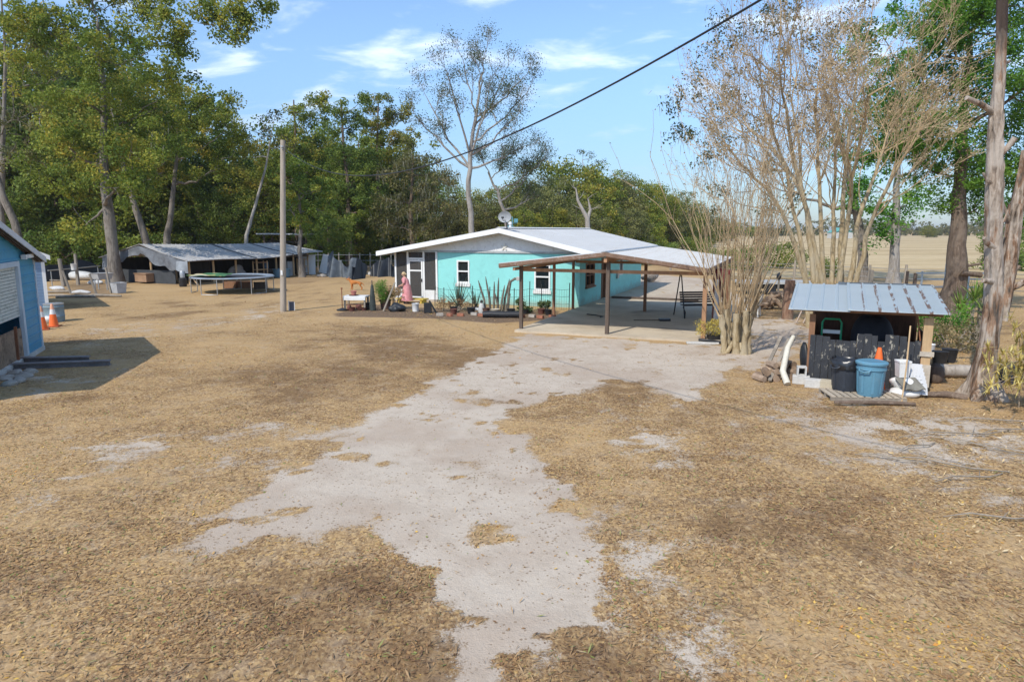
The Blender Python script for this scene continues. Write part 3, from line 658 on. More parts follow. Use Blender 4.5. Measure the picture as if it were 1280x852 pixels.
# swing bench, hanging cloth, extra posts at the right edge
sw = thing('swing_bench', 'dark metal two-seat garden swing at the back of the carport', 'garden swing', HW(5.35,-1.6,.07), -PSI+.5)
for s in (-.8,.8):
    m = MB(); m.tube([(s,-.6,0),(s,-.1,1.6),(s,.05,1.65)], .025, 6); m.tube([(s,.6,0),(s,.05,1.65)], .025, 6); m.tube([(s,-.6,.0),(s*1.05,-.75,.25),(s*1.0,-.4,.42)], .025, 6); m.build('leg', black_pl, sw)
m = MB(); m.tube([(-.8,.03,1.65),(.8,.03,1.65)], .025, 6); m.build('crossbar', black_pl, sw)
m = MB()
for k in range(6): m.box((0,-.22+k*.09,.45),(1.35,.07,.025))
m.build('seat', mat('dark_slats', (.06,.05,.045), .8), sw)
m = MB()
for k in range(5): m.box((0,.28+k*.03,.55+k*.09),(1.35,.025,.07))
m.build('backrest', MATS['dark_slats'], sw)
rc = MB(); rc.sheet(lambda u,v: (-.28+.62*u*(1-.35*(1-v)), .05*math.sin(u*17)+.02, 1.15-.05*u+(v)*.95), 20, 6, .02)
o = rc.build('hanging_cloth', mat('dark_red_cloth', (.15,.022,.028), .9, var=.3), None, 60); o.location = HW(6.45,-5.0,.05); o.rotation_euler = (0,0,.0); tag(o, 'dark red cloth hanging from the right edge of the carport', 'cloth')
for i,(x,y,h,mm,lab) in enumerate(((6.3,-5.6,2.0,'r','dark red-brown post beside the hanging red cloth'),(6.42,-6.3,1.85,'w','pale peeling white post behind the golden bush'),(6.75,-6.1,2.0,'b','brown post just left of the pollarded crape myrtle'))):
    m = MB(); pm_ = {'r':mat('red_brown', (.13,.045,.04), .85),'w':mat('peeling_white', (.50,.50,.50), .8, dirt=(.15,.13,.12), dirt_amt=.8, sc=5),'b':wood_b}[mm]
    m.tube([(0,0,-.05),(.01,0,h*.5),(0,.02,h)], [.075,.07,.07], 9); o = m.build('wooden_post', pm_, None, 40); o.location = HW(x,y,0); tag(o, lab, 'post', 'posts at the right edge of the carport')
m = MB(); m.tube([(-.8,.3,.03),(0,0,.03),(.1,-.05,.03)], .014, 6); br = m.build('dark_stick', wood_dk, None); br.location = HW(4.05,-3.6,.075); br.rotation_euler=(0,0,.4); tag(br,'thin dark stick with a black block lying on the carport floor','dark_stick')  # thin dark stick lying flat on the slab
m = MB(); m.box((.28,-.12,.04),(.4,.22,.08),rz=-.3); m.build('stick_block', black_pl, br)  # black block at the end of the stick
m = MB(); m.tube([(-.3,.5,.02),(0,.1,.03),(.25,-.25,.02),(.1,-.5,.02)], .02, 6); hs_ = m.build('hose', black_pl, None, 60); hs_.location = HW(1.6,-3.1,.075); tag(hs_, 'short bent black tube lying on the carport floor', 'hose')  # bent black tube lying flat on the slab
m = MB(); m.b2(.4,4.6,4.27,4.5,-.02,.16); o=m.build('railway_sleeper', wood_dk, None); o.location=(*H0,0); o.rotation_euler=(0,0,-PSI); tag(o,'dark timber edging along the back of the carport slab','timber')
# ================================================================== BLUE METAL SHED (left edge). local x along the gable front, y into the building
SH = (-13.55, 19.42); SA = math.atan2(.93, -.37)
shed = thing('metal_shed', 'bright blue metal-sided shed with a half-open roller door, at the left edge', 'shed', SH, SA)
blue_m = mat('blue_siding', (.065,.33,.52), .5, .05, var=.12, sc=1, dirt=(.12,.28,.38), dirt_amt=.35)
PX, PZ, EZ = -3.6, 3.55, 2.62
m = MB(); holes = [(-5.2,-1.55,.12,2.48)]
wall_with_holes(m, -7.2, 0, .12, EZ, holes, 0, .08); m.prism([(-7.2,EZ+.001),(0,EZ+.001),(PX,PZ)], 0, .08)
m.b2(-.08, 0, .08, 5, .12, EZ); m.b2(-7.2, -7.12, .08, 5, .12, EZ); m.b2(-7.12,-.08,4.92,5,.12,EZ)
for z in np.arange(.28, PZ-.1, .235):   # horizontal ribs
    xa, xb = (-7.2, 0) if z < EZ else (PX-3.6*(PZ-z)/(PZ-EZ), PX+3.6*(PZ-z)/(PZ-EZ))
    if z < 2.5: m.b2(xa, -5.21, -.022, 0-.001, z, z+.05); m.b2(-1.54, xb, -.022, -.001, z, z+.05)
    else: m.b2(xa+.03, xb-.03, -.022, -.001, z, z+.05)
    if z < EZ: m.b2(.001, .022, .0, 5, z, z+.05)
m.build('wall', blue_m, shed, keep=True)
m = MB(); m.b2(-7.25,.05,-.05,.3,-.05,.118); m.b2(-.3,.05,.3,5.05,-.05,.118); m.b2(-7.25,-7.0,.3,5.05,-.05,.118); m.build('foundation', conc_lt, shed)
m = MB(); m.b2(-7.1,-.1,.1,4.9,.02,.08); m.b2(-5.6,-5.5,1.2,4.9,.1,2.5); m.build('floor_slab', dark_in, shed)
m = MB(); ov = .24
def pr(x0,z0,x1,z1,y0,y1,th): m.prism([(x0,z0),(x1,z1),(x1,z1+th),(x0,z0+th)], y0, y1)
sx_ = (PZ-EZ)/3.6
pr(PX, PZ+.03, .22, EZ-.22*sx_+.03, -ov, 5.2, .05); pr(-7.65, EZ-.45*sx_+.03, PX-.001, PZ+.03, -ov, 5.2, .05)
rf = m.build('roof', metal_g, shed)
m = MB(); pr(PX, PZ-.07, .24, EZ-.24*sx_-.07, -ov-.03, -ov-.003, .16); pr(-7.65, EZ-.45*sx_-.07, PX-.001, PZ-.07, -ov-.03, -ov-.003, .16); m.b2(.225,.25,-ov,5.2,EZ-.22*sx_-.06,EZ-.22*sx_+.07)
m.build('fascia', mat('grey_white_trim', (.62,.63,.64), .6, var=.08), shed)
m = MB()
for y in (-.15,-.06): pr(PX+.05, PZ-.06, .18, EZ-.18*sx_-.06, y-.03, y+.03, .08)
m.build('rafter', wood_dk, shed)
m = MB(); x0,x1,z1 = -5.2,-1.55,2.48
m.b2(x1-.16, x1+.02, -.05, .05, .0, z1); m.b2(x0-.02, x0+.16, -.05, .05, .0, z1); m.b2(x0-.02, x1+.02, -.052, .05, z1, z1+.13)
m.b2(-.09,.03,-.03,-.0005,.12,EZ); m.build('door_frame', mat('pale_blue_trim', (.52,.60,.66), .6, var=.08), shed)
m = MB(); n = 16
for k in range(n):
    z = 1.18+k*(1.30/n); m.prism([(x0+.17, z), (x1-.17, z), (x1-.17, z+1.30/n-.012), (x0+.17, z+1.30/n-.012)], .02, .055+.015*(k%2))
m.build('roller_door', mat('roller_white', (.62,.64,.58), .6, var=.08, dirt=(.30,.32,.27), dirt_amt=.6), shed)
m = MB()
for a,b,z in ((x0+.17,-3.4,.86),(-3.38,-2.35,.90),(-2.33,x1-.17,.87)): m.b2(a,b,.03,.06,.06,z)
m.build('plywood_panel', mat('worn_plywood', (.30,.21,.14), .9, var=.3, sc=1.5, dirt=(.10,.065,.05), dirt_amt=.8, bump=.3), shed)
m = MB(); m.box((-2.34,.0,.5),(.06,.06,.95),ry=.05); m.build('brace', rust, shed)
m = MB(); m.box((-.95,-.12,2.72),(.5,.14,.1)); m.box((-1.25,-.1,2.7),(.1,.12,.12)); m.build('door_light', white_trim, shed)

# second, paler blue building behind it
bl2 = thing('storage_building', 'pale blue building with lap siding and white rake, behind the metal shed', 'shed', (-19.95,29.2), R(37))
m = MB(); m.prism([(-6,0),(0,0),(0,2.32),(-3,3.75),(-6,2.32)], 0, 5)
for z in np.arange(.12, 2.4, .13): m.prism([(-6,z),(0,z),(0,z+.115),(-6,z+.115)], -.03, -.001); m.b2(.001,.03,.0,5,z,z+.115)
for z in np.arange(2.42, 3.6, .13):
    h = (3.75-z-.13)/1.43*3; m.b2(-3-h, -3+h, -.03, -.001, z, z+.115)
m.build('wall', mat('pale_blue_siding', (.20,.30,.44), .6, var=.06, sc=2), bl2)
m = MB(); m.prism([(-3,3.80),(.22,2.27),(.22,2.35),(-3,3.88)], -.35, 5.3); m.prism([(-6.22,2.27),(-3.001,3.80),(-3.001,3.88),(-6.22,2.35)], -.35, 5.3); m.build('roof', metal_w, bl2)
m = MB(); m.prism([(-3,3.70),(.24,2.16),(.24,2.36),(-3,3.89)], -.38, -.352); m.prism([(-6.24,2.16),(-3.001,3.70),(-3.001,3.89),(-6.24,2.36)], -.38, -.352); m.b2(-.09,.04,-.05,-.031,0,2.3); m.build('fascia', white_trim, bl2)

# traffic cones and a drum
def cone(loc, rz, label, sc=1, plain=False):
    c = thing('traffic_cone', label, 'traffic cone', loc, rz, 'traffic cones beside the blue sheds')
    m = MB(); m.lathe([(.135,.03),(.118,.16),(.085,.40)], 18); m.build('cone_body', orange_pl, c, 60)
    m = MB(); m.lathe([(.086,.40),(.062,.56)], 18); m.build('reflective_collar', orange_pl if plain else white_pl, c, 60)
    m = MB(); m.lathe([(.0625,.56),(.032,.72),(.028,.735)], 18); m.build('cone_tip', orange_pl if plain else mat('pale_orange', (.80,.40,.25), .6), c, 60)
    m = MB(); m.box((0,0,.016),(.36,.36,.032)); m.build('base', mat('dark_orange', (.35,.075,.03), .7), c, bevel=.01)
    c.scale = (sc,sc,sc); return c
cone(G(67.5,408), .2, 'orange traffic cone standing clear of the shed corner, in front of the grey drum', 1.12)
cone(G(53.5,412), .5, 'orange traffic cone half hidden by the corner of the bright blue shed', 1.12)
d = thing('water_drum', 'grey-blue round drum behind the traffic cones', 'drum', G(69,402))
m = MB(); m.lathe([(.30,0),(.33,.1),(.33,.2),(.345,.22),(.33,.24),(.33,.55),(.345,.57),(.33,.6),(.31,.66),(.05,.67)], 20); m.build('drum_body', mat('drum_grey', (.20,.27,.30), .6), d, 50)
m = MB(); m.lathe([(.335,.655),(.335,.70),(.30,.71)], 20); m.build('lid', galv, d, 50)
m = MB(); m.rock((0,0,.13),(.22,.16,.16),4,2,.3); o = m.build('feed_bag', white_pl, None, 60); o.location=(*G(59,404),0); tag(o,'small crumpled white bag between the two traffic cones','bag')
# steel beams lying in front of the shed door
gm_ = mat('dull_steel', (.24,.22,.22), .7, .2, var=.2, dirt=(.20,.12,.08), dirt_amt=.5)
def ibeam(p0, p1, label):
    m = MB(); a = Vector((*p0, .07)); b = Vector((*p1, .06))
    m.beam(a+Vector((0,0,.06)), b+Vector((0,0,.06)), .19, .025); m.beam(a-Vector((0,0,.06)), b-Vector((0,0,.06)), .19, .025); m.beam(a, b, .02, .10)
    o = m.build('steel_beam', gm_); tag(o, label, 'beam', 'steel beams lying by the shed door')
ibeam(G(16,461), G(138,456), 'longer grey steel beam lying on the dirt, nearer the camera'); ibeam(G(24,453), G(112,451), 'shorter grey steel beam lying against the shed foundation side')
for k,(px,py,s) in enumerate(((8,474,.22),(20,468,.2),(30,471,.2),(40,466,.16),(12,482,.17),(26,478,.15),(3,466,.2))):
    m = MB(); m.rock((0,0,.03),(s,s*.75,.09),k+20,2,.3); o = m.build('flat_stone', stone, None, 60); o.location=(*G(px,py),0); tag(o,'flat pale stone in the scatter beside the shed foundation','stone','flat stones beside the shed foundation')

# ================================================================== UTILITY POLE, CABLE, METER
pole = thing('utility_pole', 'bare grey wooden utility pole standing alone in the yard', 'utility pole', G(354,389))
pm_ = mat('pole_wood', (.36,.31,.25), .95, var=.2, sc=2, dirt=(.18,.15,.12), dirt_amt=.5, stretch=(1,1,.1), bump=.4)
m = MB(); m.tube([(0,0,-.1),(.10,0,2),(.23,0,4.5),(.36,0,7.05)], [.135,.125,.115,.098], 12); m.build('shaft', pm_, pole, 60)
m = MB(); m.b2(.03,.11,-.155,-.14,1.55,1.75); m.build('pole_tag', white_pl, pole)
m = MB(); m.lathe([(.03,0),(.05,.04),(.03,.09),(.02,.1)], 8, (.36,-.13,6.72)); m.box((.36,-.09,6.7),(.05,.1,.05)); m.build('insulator', galv, pole)
pxy = G(354,389); A_ = Vector((pxy[0]+.36, 29.08, 6.75)); B_ = Vector((3.213, 5.258, 5.889))
pts = []
for k in range(79):
    q = k/60; p = A_.lerp(B_, q); p.z -= 4*1.559*q*(1-q); pts.append(p)
m = MB(); m.tube([tuple(p) for p in pts], .0135, 6)
o = m.build('overhead_cable', black_pl, None, 180); tag(o, 'black service cable sagging from the utility pole across the sky', 'cable')
mt = thing('meter_pedestal', 'small dark grey meter pedestal with white sides beside the utility pole', 'meter pedestal', G(365,388), .3)
m = MB(); m.b2(-.1,.1,-.07,.07,0,.38); m.build('body', mat('slate_grey', (.09,.10,.13), .5), mt, bevel=.01)
m = MB(); m.b2(-.135,-.102,-.07,.07,0,.42); m.b2(.102,.125,-.07,.07,0,.36); m.build('side_panel', white_pl, mt)

# ================================================================== POLE BARN (local x along the eave, y back to the ridge)
metal_b = roofmat('barn_roof_metal', (.36,.355,.345), (.53,.52,.505), .6, .05, (.19,.165,.145), .9)
BN = (-20.55, 43.6); BA = math.atan2(.908,.419)
barn = thing('pole_barn', 'long low open-fronted animal barn under a sagging grey tin roof', 'barn', BN, BA)
BL = 11.2
def eave_z(u): return 1.50+.24*u - .10*math.sin(math.pi*u)*1.0 + .05*math.sin(9*u)
def ridge_z(u): return 2.52-.12*u-.06*math.sin(math.pi*u)
m = MB(); m.sheet(lambda u,v: (-.7+u*(BL+1.4), -.75+v*4.3, eave_z(u)+(ridge_z(u)-eave_z(u))*v-.05*math.sin(v*math.pi)), 40, 8, .03)
for k in range(38):
    u = k/37
    p = [(-.7+u*(BL+1.4), -.75+v*4.3, eave_z(u)+(ridge_z(u)-eave_z(u))*v-.05*math.sin(v*math.pi)+.025) for v in (0,.25,.5,.75,1)]
    for a,b in zip(p,p[1:]): m.beam(a,b,.04,.03)
m.build('roof', metal_b, barn)
m = MB(); m.sheet(lambda u,v: (-.7+u*(BL+1.4), 3.56+v*4.1, ridge_z(u)+(1.6-ridge_z(u))*v), 20, 6, .03); m.build('rear_roof', metal_b, barn)
m = MB()
for u,w in ((.45,.35),(.74,.5)):
    p = [(-.7+u*(BL+1.4), -.75+v*4.3, eave_z(u)+(ridge_z(u)-eave_z(u))*v-.05*math.sin(v*math.pi)+.05) for v in np.linspace(0,1,6)]
    for a,b in zip(p,p[1:]): m.beam(a,b,w*.4,.03)
m.build('patch_strip', mat('dark_roof_patch', (.07,.085,.10), .7), barn)
for x in (0,1.9,3.8,5.7,7.6,9.4,11.0):
    zt = eave_z((x+.7)/(BL+1.4))
    for pts_ in ([(x,0,-.05),(x+.03,.02,zt*.5),(x,.0,zt+.12)], [(x,3.5,-.05),(x,3.5,2.35)], [(x,7,-.05),(x,7,1.62)]):
        m = MB(); m.tube(pts_, .07, 7); m.build('post', wood_tan, barn)
m = MB(); m.b2(-.6,BL+.5,-.05,.05,1.42,1.52); m.b2(-.6,BL+.5,3.45,3.55,2.2,2.32); m.build('beam', wood_dk, barn)
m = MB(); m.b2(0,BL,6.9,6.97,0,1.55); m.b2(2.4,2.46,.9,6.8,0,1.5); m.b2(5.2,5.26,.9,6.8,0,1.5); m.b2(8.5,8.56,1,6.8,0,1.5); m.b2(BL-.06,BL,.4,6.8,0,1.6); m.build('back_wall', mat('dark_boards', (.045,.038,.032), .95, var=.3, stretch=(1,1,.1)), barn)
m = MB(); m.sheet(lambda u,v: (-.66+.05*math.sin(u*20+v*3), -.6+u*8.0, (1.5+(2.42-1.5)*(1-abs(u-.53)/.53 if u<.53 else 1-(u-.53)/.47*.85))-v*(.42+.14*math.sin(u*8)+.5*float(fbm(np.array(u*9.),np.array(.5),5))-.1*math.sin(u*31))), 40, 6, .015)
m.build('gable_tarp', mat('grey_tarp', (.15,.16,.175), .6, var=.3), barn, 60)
m = MB(); m.sheet(lambda u,v: (-.72-.3*v*math.sin(u*3), -.75+u*1.0, 1.5-v*(.75-.3*u)), 10, 6, .012); m.build('torn_tarp', mat('pale_tarp', (.24,.26,.28), .6, var=.2), barn, 60)
m = MB(); m.b2(-.25,-.2,1.0,6.6,0,.85); m.build('end_wall', mat('charcoal_sheet', (.055,.06,.065), .8), barn)
def brn(x,y,z=0): return (BN[0]+x*math.cos(BA)-y*math.sin(BA), BN[1]+x*math.sin(BA)+y*math.cos(BA), z)
m = MB(); m.beam((0,-1.0,.0),(.3,.1,1.35),.08,.05); o=m.build('leaning_plank', wood_tan); o.location=brn(-.7,-.1); o.rotation_euler=(0,0,BA+.5); tag(o,'tan plank leaning on the left front corner of the barn','plank')
ty = thing('tyre_roll', 'black roll with a silver top standing at the barn corner', 'roll', G(229,358))
m = MB(); m.lathe([(.2,0),(.22,.05),(.22,.5),(.12,.56)], 16); m.build('roll_body', black_pl, ty, 40); m = MB(); m.lathe([(.14,.55),(.15,.9),(.12,.95)], 14); m.build('core', galv, ty, 40)
tb = thing('feed_trough', 'blue-grey round tub standing in front of the barn', 'tub', brn(7.6,-.5)); m = MB(); m.lathe([(.5,0),(.58,.05),(.64,.58),(.68,.6),(.66,.62),(.58,.58),(.50,.12),(.02,.1)], 24); m.build('tub_body', mat('tub_blue', (.14,.24,.30), .5), tb, 50)
def rack(loc, label, rz, w=1.0, h=1.25, n=3):
    o = thing('wooden_rack', label, 'rack', loc, rz, 'wooden racks in the barn front')
    for s in (-1,1):
        for q in (-.15,.2):
            m = MB(); m.b2(s*w/2-.03,s*w/2+.03,q-.03,q+.03,0,h); m.build('leg', wood_tan, o)
    for k in range(n):
        m = MB(); z=.15+k*(h-.25)/(n-1); m.b2(-w/2,w/2,-.2,.25,z-.02,z+.02); m.build('shelf', wood_or if k!=1 else wood_tan, o)
rack(brn(5.9,-.15), 'pale wooden rack left of the blue tub in the barn front', BA, 1.0, 1.25)
rack(brn(10.2,-.2), 'pale wooden rack at the far right end of the barn', BA, .8, 1.3)
m = MB(); m.rock((0,0,.5),(.75,.35,.5),31,3,.25); o=m.build('covered_bale', mat('grey_cover', (.22,.20,.18), .9, var=.3), None, 60); o.location=brn(4.3,.4); o.rotation_euler=(0,0,BA); tag(o,'grey-brown covered bundle inside the barn front','bundle')
m = MB(); m.box((0,0,.35),(1.2,.6,.5)); m.box((0,0,.63),(1.3,.7,.04)); o=m.build('feed_box', mat('box_brown', (.32,.20,.12), .9)); o.location=brn(-.45,3.6); o.rotation_euler=(0,0,BA+1.5); tag(o,'brown wooden feed box under the left gable of the barn','box')
m = MB(); m.box((0,0,.55),(.55,.5,1.1)); o=m.build('upright_freezer', mat('dim_white', (.35,.36,.36), .6), None, bevel=.03); o.location=brn(9.1,.3); o.rotation_euler=(0,0,BA); tag(o,'pale cabinet standing in the shade of the barn','cabinet')
m = MB(); m.lathe([(.18,0),(.2,.45),(.21,.46)],14); o=m.build('blue_drum', mat('drum_blue', (.10,.20,.34), .5), None, 50); o.location=brn(7.4,.8,.65); tag(o,'small blue drum on a shelf inside the barn','drum')
m = MB(); m.box((0,0,.3),(.9,.6,.6)); o=m.build('crate_stand', wood_dk); o.location=brn(7.4,.8); o.rotation_euler=(0,0,BA); tag(o,'dark crate under the blue drum in the barn','crate')

# second flat-roofed shelter behind
sh2 = thing('flat_shelter', 'flat-roofed animal shelter with a white roof edge behind the barn', 'shelter', (-22.5,62), R(8))
m = MB(); m.prism([(-.2,3.05),(4.4,3.0),(4.4,3.1),(-.2,3.15)], -1.2, 3); m.build('roof', metal_w, sh2)
for x in (.4,2.2,4.0):
    for y in (-.9,2.7): m = MB(); m.b2(x-.07,x+.07,y-.07,y+.07,0,3.02); m.build('post', wood_dk, sh2)
m = MB(); m.b2(.3,4.1,2.65,2.75,0,2.2); m.b2(.5,3.8,-.8,-.72,2.3,2.5); m.build('back_wall', mat('dark_boards', (.05,.05,.05), .9), sh2)
hut = thing('tin_hut', 'small pale-roofed hut glimpsed between the trees behind the barn', 'hut', (-21.0,86), .2)
m = MB(); m.prism([(-1.4,0),(1.4,0),(1.4,1.8),(0,2.7),(-1.4,1.8)],0,3); m.build('wall', mat('pink_grey', (.34,.26,.22), .9), hut)
m = MB(); m.prism([(0,2.75),(1.7,1.65),(1.7,1.72),(0,2.83)],-.3,3.3); m.prism([(-1.7,1.65),(-.001,2.75),(-.001,2.83),(-1.7,1.72)],-.3,3.3); m.build('roof', metal_w, hut)

# ================================================================== TRAMPOLINE
tr = thing('trampoline', 'large round trampoline with silver legs in front of the barn', 'trampoline', (-15.6,38.2), 0)
tr.scale=(.94,.94,1)
m = MB(); a = np.linspace(0,2*math.pi,49); m.tube([(2.3*math.cos(t),2.3*math.sin(t),.86) for t in a], .035, 6, False); m.build('frame_ring', galv, tr)
m = MB(); m.lathe([(1.9,.865),(.9,.845),(.02,.835)], 40, cap=False); m.build('jump_mat', mat('mat_black', (.045,.047,.052), .8), tr)
m = MB(); m.lathe([(1.9,.865),(1.95,.90),(2.3,.915),(2.36,.86)], 48, cap=False); m.build('edge_pad', mat('pad_grey', (.26,.29,.33), .6, var=.2, dirt=(.14,.28,.36), dirt_amt=.7), tr)
for k in range(5):
    m = MB(); t0=k*2*math.pi/5+.5; t1=t0+.45
    p=[(2.3*math.cos(t0),2.3*math.sin(t0)),(2.3*math.cos(t1),2.3*math.sin(t1))]
    m.tube([(*p[0],.86),(*p[0],.03),((p[0][0]+p[1][0])/2*1.0,(p[0][1]+p[1][1])/2,.02),(*p[1],.03),(*p[1],.86)], .028, 6); m.build('leg', galv, tr)
gt = MB(); gt.sheet(lambda u,v: (-1.9+u*1.9,-1.5+v*2.0, .93+.10*vnoise(np.array(u*5.),np.array(v*5.),2)+.12*math.sin(u*3)*math.sin(v*3.1)), 22, 18, .012)
t = NT('green_tarp'); c = t.ramp(t.noise(t.coord('Object'), 1.1, 3, .5), [(.40,(.06,.16,.07)),(.5,(.09,.20,.09)),(.53,(.50,.42,.10)),(.62,(.55,.50,.40)),(.7,(.05,.12,.06))], 'LINEAR'); t.principled(c, .7)
o=gt.build('crumpled_tarp', t.m, None, 60); o.location=(-15.6,38.2,-.0); tag(o,'crumpled green and yellow tarp lying on the trampoline','tarp')
for k,(px,py) in enumerate(((289,360),(307,360),(326,361))):
    m = MB(); m.b2(-.35,.35,-.25,.25,0,.05)
    for s in (-1,1): m.b2(s*.35-.03,s*.35+.03,-.25,.25,.05,.42); m.b2(-.32,.32,s*.24-.02,s*.24+.02,.05,.40)
    o=m.build('wooden_crate', wood_b if k<2 else wood_dk); o.location=(*G(px,py),0); o.rotation_euler=(0,0,.2*k); tag(o,['brown wooden crate under the trampoline, nearest its middle','brown wooden crate under the trampoline between the other two','darkest wooden crate under the right edge of the trampoline'][k],'crate','crates under the trampoline')

# ================================================================== CLUTTER ROUND THE LEFT TREES
def post(px, py, h, r, lean, label, m_=None, group='rough wooden posts by the big left tree'):
    m = MB(); m.tube([(0,0,-.1),(lean*.5,0,h*.5),(lean*1.0,.02,h)], [r*1.1,r,r*.9], 7, True, .08); o=m.build('wooden_post', m_ or wood_gr, None, 50); o.location=(*G(px,py),0); tag(o,label,'post',group)
post(80,358,1.7,.12,-.12,'forked-topped grey post left of the rail fence beside the blue building'); post(98,356,1.95,.10,-.03,'tallest grey post by the big tree, with a white bucket hung on it')
post(89,367,1.25,.06,-.35,'thin leaning grey post in front of the rail'); post(121,368,1.1,.06,-.3,'short leaning grey post below the grey box'); post(139,366,1.4,.06,-.18,'thin grey post close to the big tree trunk')
m = MB(); m.lathe([(.14,0),(.17,.38),(.18,.39)],14); o=m.build('bucket', white_pl, None, 50); o.location=(G(98,356)[0]-.05,G(98,356)[1]-.2,.95); tag(o,'white bucket hung high on the tall grey post','bucket')
rl = thing('pipe_rail', 'thin grey pipe rail between the blue building and the big tree', 'rail', (*G(62,358),0))
e = Vector((*G(127,352),0))-Vector((*G(62,358),0)); m = MB(); m.tube([(0,0,.98),(e.x*.5,e.y*.5,1.0),(e.x,e.y,1.06)], .035, 6); m.build('rail', galv, rl)
for k in (.05,.5,.95):
    m = MB(); m.tube([(e.x*k,e.y*k,0),(e.x*k,e.y*k,1.0)], .03, 6); m.build('post', galv, rl)
def box_on_legs(px,py,label,s,z,mm):
    o=thing('old_sink',label,'sink',G(px,py),.2)
    m=MB(); m.lathe([(s*.8,0),(s,.35*s+.1),(s*1.08,.4*s+.1),(s*.95,.4*s+.08),(s*.7,.08)],4,(0,0,z)); m.build('basin',mm,o,30)
    for a in (-1,1):
        for b in (-1,1):
            m=MB(); m.tube([(a*s*.5,b*s*.4,0),(a*s*.5,b*s*.4,z)],.03,5); m.build('leg',galv,o)
box_on_legs(129,362,'grey square sink on legs just left of the big tree trunk',.62,.62,mat('sink_grey',(.38,.38,.38),.6))
for nm,px,py,s,mm,lab in (('tub',154,346,.45,white_pl,'white tub just right of the big tree trunk'),('tub',149,366,.42,mat('tub_grey',(.42,.43,.44),.6),'grey square tub on the ground in front of the big tree'),):
    o=thing('tub',lab,'tub',G(px,py),.3); m=MB(); m.lathe([(s*.8,0),(s,.55),(s*1.08,.57),(s*.95,.53),(s*.75,.06)],16 if mm==white_pl else 4); m.build('tub_body',mm,o,40)
for k,(px,py,s,lab) in enumerate(((104,350,1.1,'long white covered boat-like shape under the pipe rail'),(102,368,.45,'white rag bundle on the ground in front of the pipe rail'),(72,362,.4,'white scrap bundle beside the pale blue building'),(118,355,.5,'white tub-like scrap left of the grey sink'))):
    m=MB(); m.rock((0,0,s*.25),(s,s*.4,s*.3),40+k,3,.22); o=m.build('scrap_bundle', mat('dull_white',(.55,.55,.54),.8,dirt=(.3,.28,.25),dirt_amt=.5),None,60); o.location=(*G(px,py),0); tag(o,lab,'scrap')
for k,(px,py,L_,a) in enumerate(((85,366,2.2,.1),(120,371,2.6,.05),(75,371,1.6,-.2),(95,372,1.8,.3),(60,352,1.5,.6))):
    m=MB(); m.tube([(-L_/2,0,.06),(0,.08,.08),(L_/2,-.05,.05)],[.06,.08,.05],7); o=m.build('fallen_branch',wood_gr,None,60); o.location=(*G(px,py),0); o.rotation_euler=(0,0,a); tag(o,'weathered branch lying among the clutter by the left trees','branch','branches lying by the left trees')
# tarps, boards and a fence behind the barn and yard
def tarp(px0,py0,px1,py1,h,label,mm,seed):
    a=Vector((*G(px0,py0),0)); b=Vector((*G(px1,py1),0)); g=np.random.default_rng(seed); ph=g.uniform(0,6,4)
    def fn(u,v):
        p=a.lerp(b,u); w=.35*math.sin(u*9+ph[0])*v+.2*math.sin(u*21+ph[1]); hh=h*(.75+.25*math.sin(u*6+ph[2])+.12*math.sin(u*17+ph[3]))
        return (p.x+w*.3,p.y+w-.7*v,hh*(1-v))
    m=MB(); m.sheet(fn,36,8,.015); o=m.build('draped_tarp',mm,None,70); tag(o,label,'tarp','dark tarps along the back fence')
tarp(412,345,446,347,1.7,'grey-blue tarp piled at the back fence, right of the leaning boards',mat('tarp_grey',(.09,.105,.12),.6,var=.3),1)
tarp(440,349,460,347,1.35,'dark heaped tarp in the middle of the back fence',black_sh,2)
tarp(462,345,500,345,1.3,'black tarp strung along the back fence up to the house porch',black_sh,3)
tarp(55,352,165,345,1.25,'long black tarp fence behind the big left tree',black_sh,4); tarp(496,345,560,343,1.2,'black tarp behind the screened porch',black_sh,5)
for px,py,h,w,lab in ((386,343,1.55,1.1,'white sheet board standing against the back fence'),(408,342,1.5,.8,'off-white board leaning at a slant on the back fence')):
    m=MB(); m.box((0,0,h/2),(w,.04,h),rx=-.12,ry=.0 if w>1 else .25); o=m.build('leaning_board',white_p); o.location=(*G(px,py),0); tag(o,lab,'board')
bf=thing('back_fence','rough post and wire fence behind the yard and tarps','fence',(0,0,0))
for k in range(16):
    px=372+k*13; b=G(px,341-(k%3)*.6); m=MB(); m.tube([(b[0],b[1],-.05),(b[0]+.03,b[1],1.6)],.05,6); m.build('post',wood_gr,bf)
m=MB()
for z in (.5,1.0,1.45):
    m.tube([(*G(372,341),z),(*G(470,341),z),(*G(567,340.5),z)],.012,4)
m.build('wire',galv,bf)
m=MB(); m.box((0,0,.12),(.9,.45,.2)); m.box((0,.1,.25),(.5,.2,.08)); o=m.build('cart_scrap',mat('scrap_white',(.6,.6,.58),.7)); o.location=(*G(468,343.5),0); tag(o,'white slab lying in the yard behind the shrub','slab')
m=MB(); m.rock((0,0,.1),(.35,.2,.14),77,2,.2); o=m.build('dark_stone',stone,None,60); o.location=(*G(402,346),0); tag(o,'lone dark stone in the yard behind the utility pole','stone')
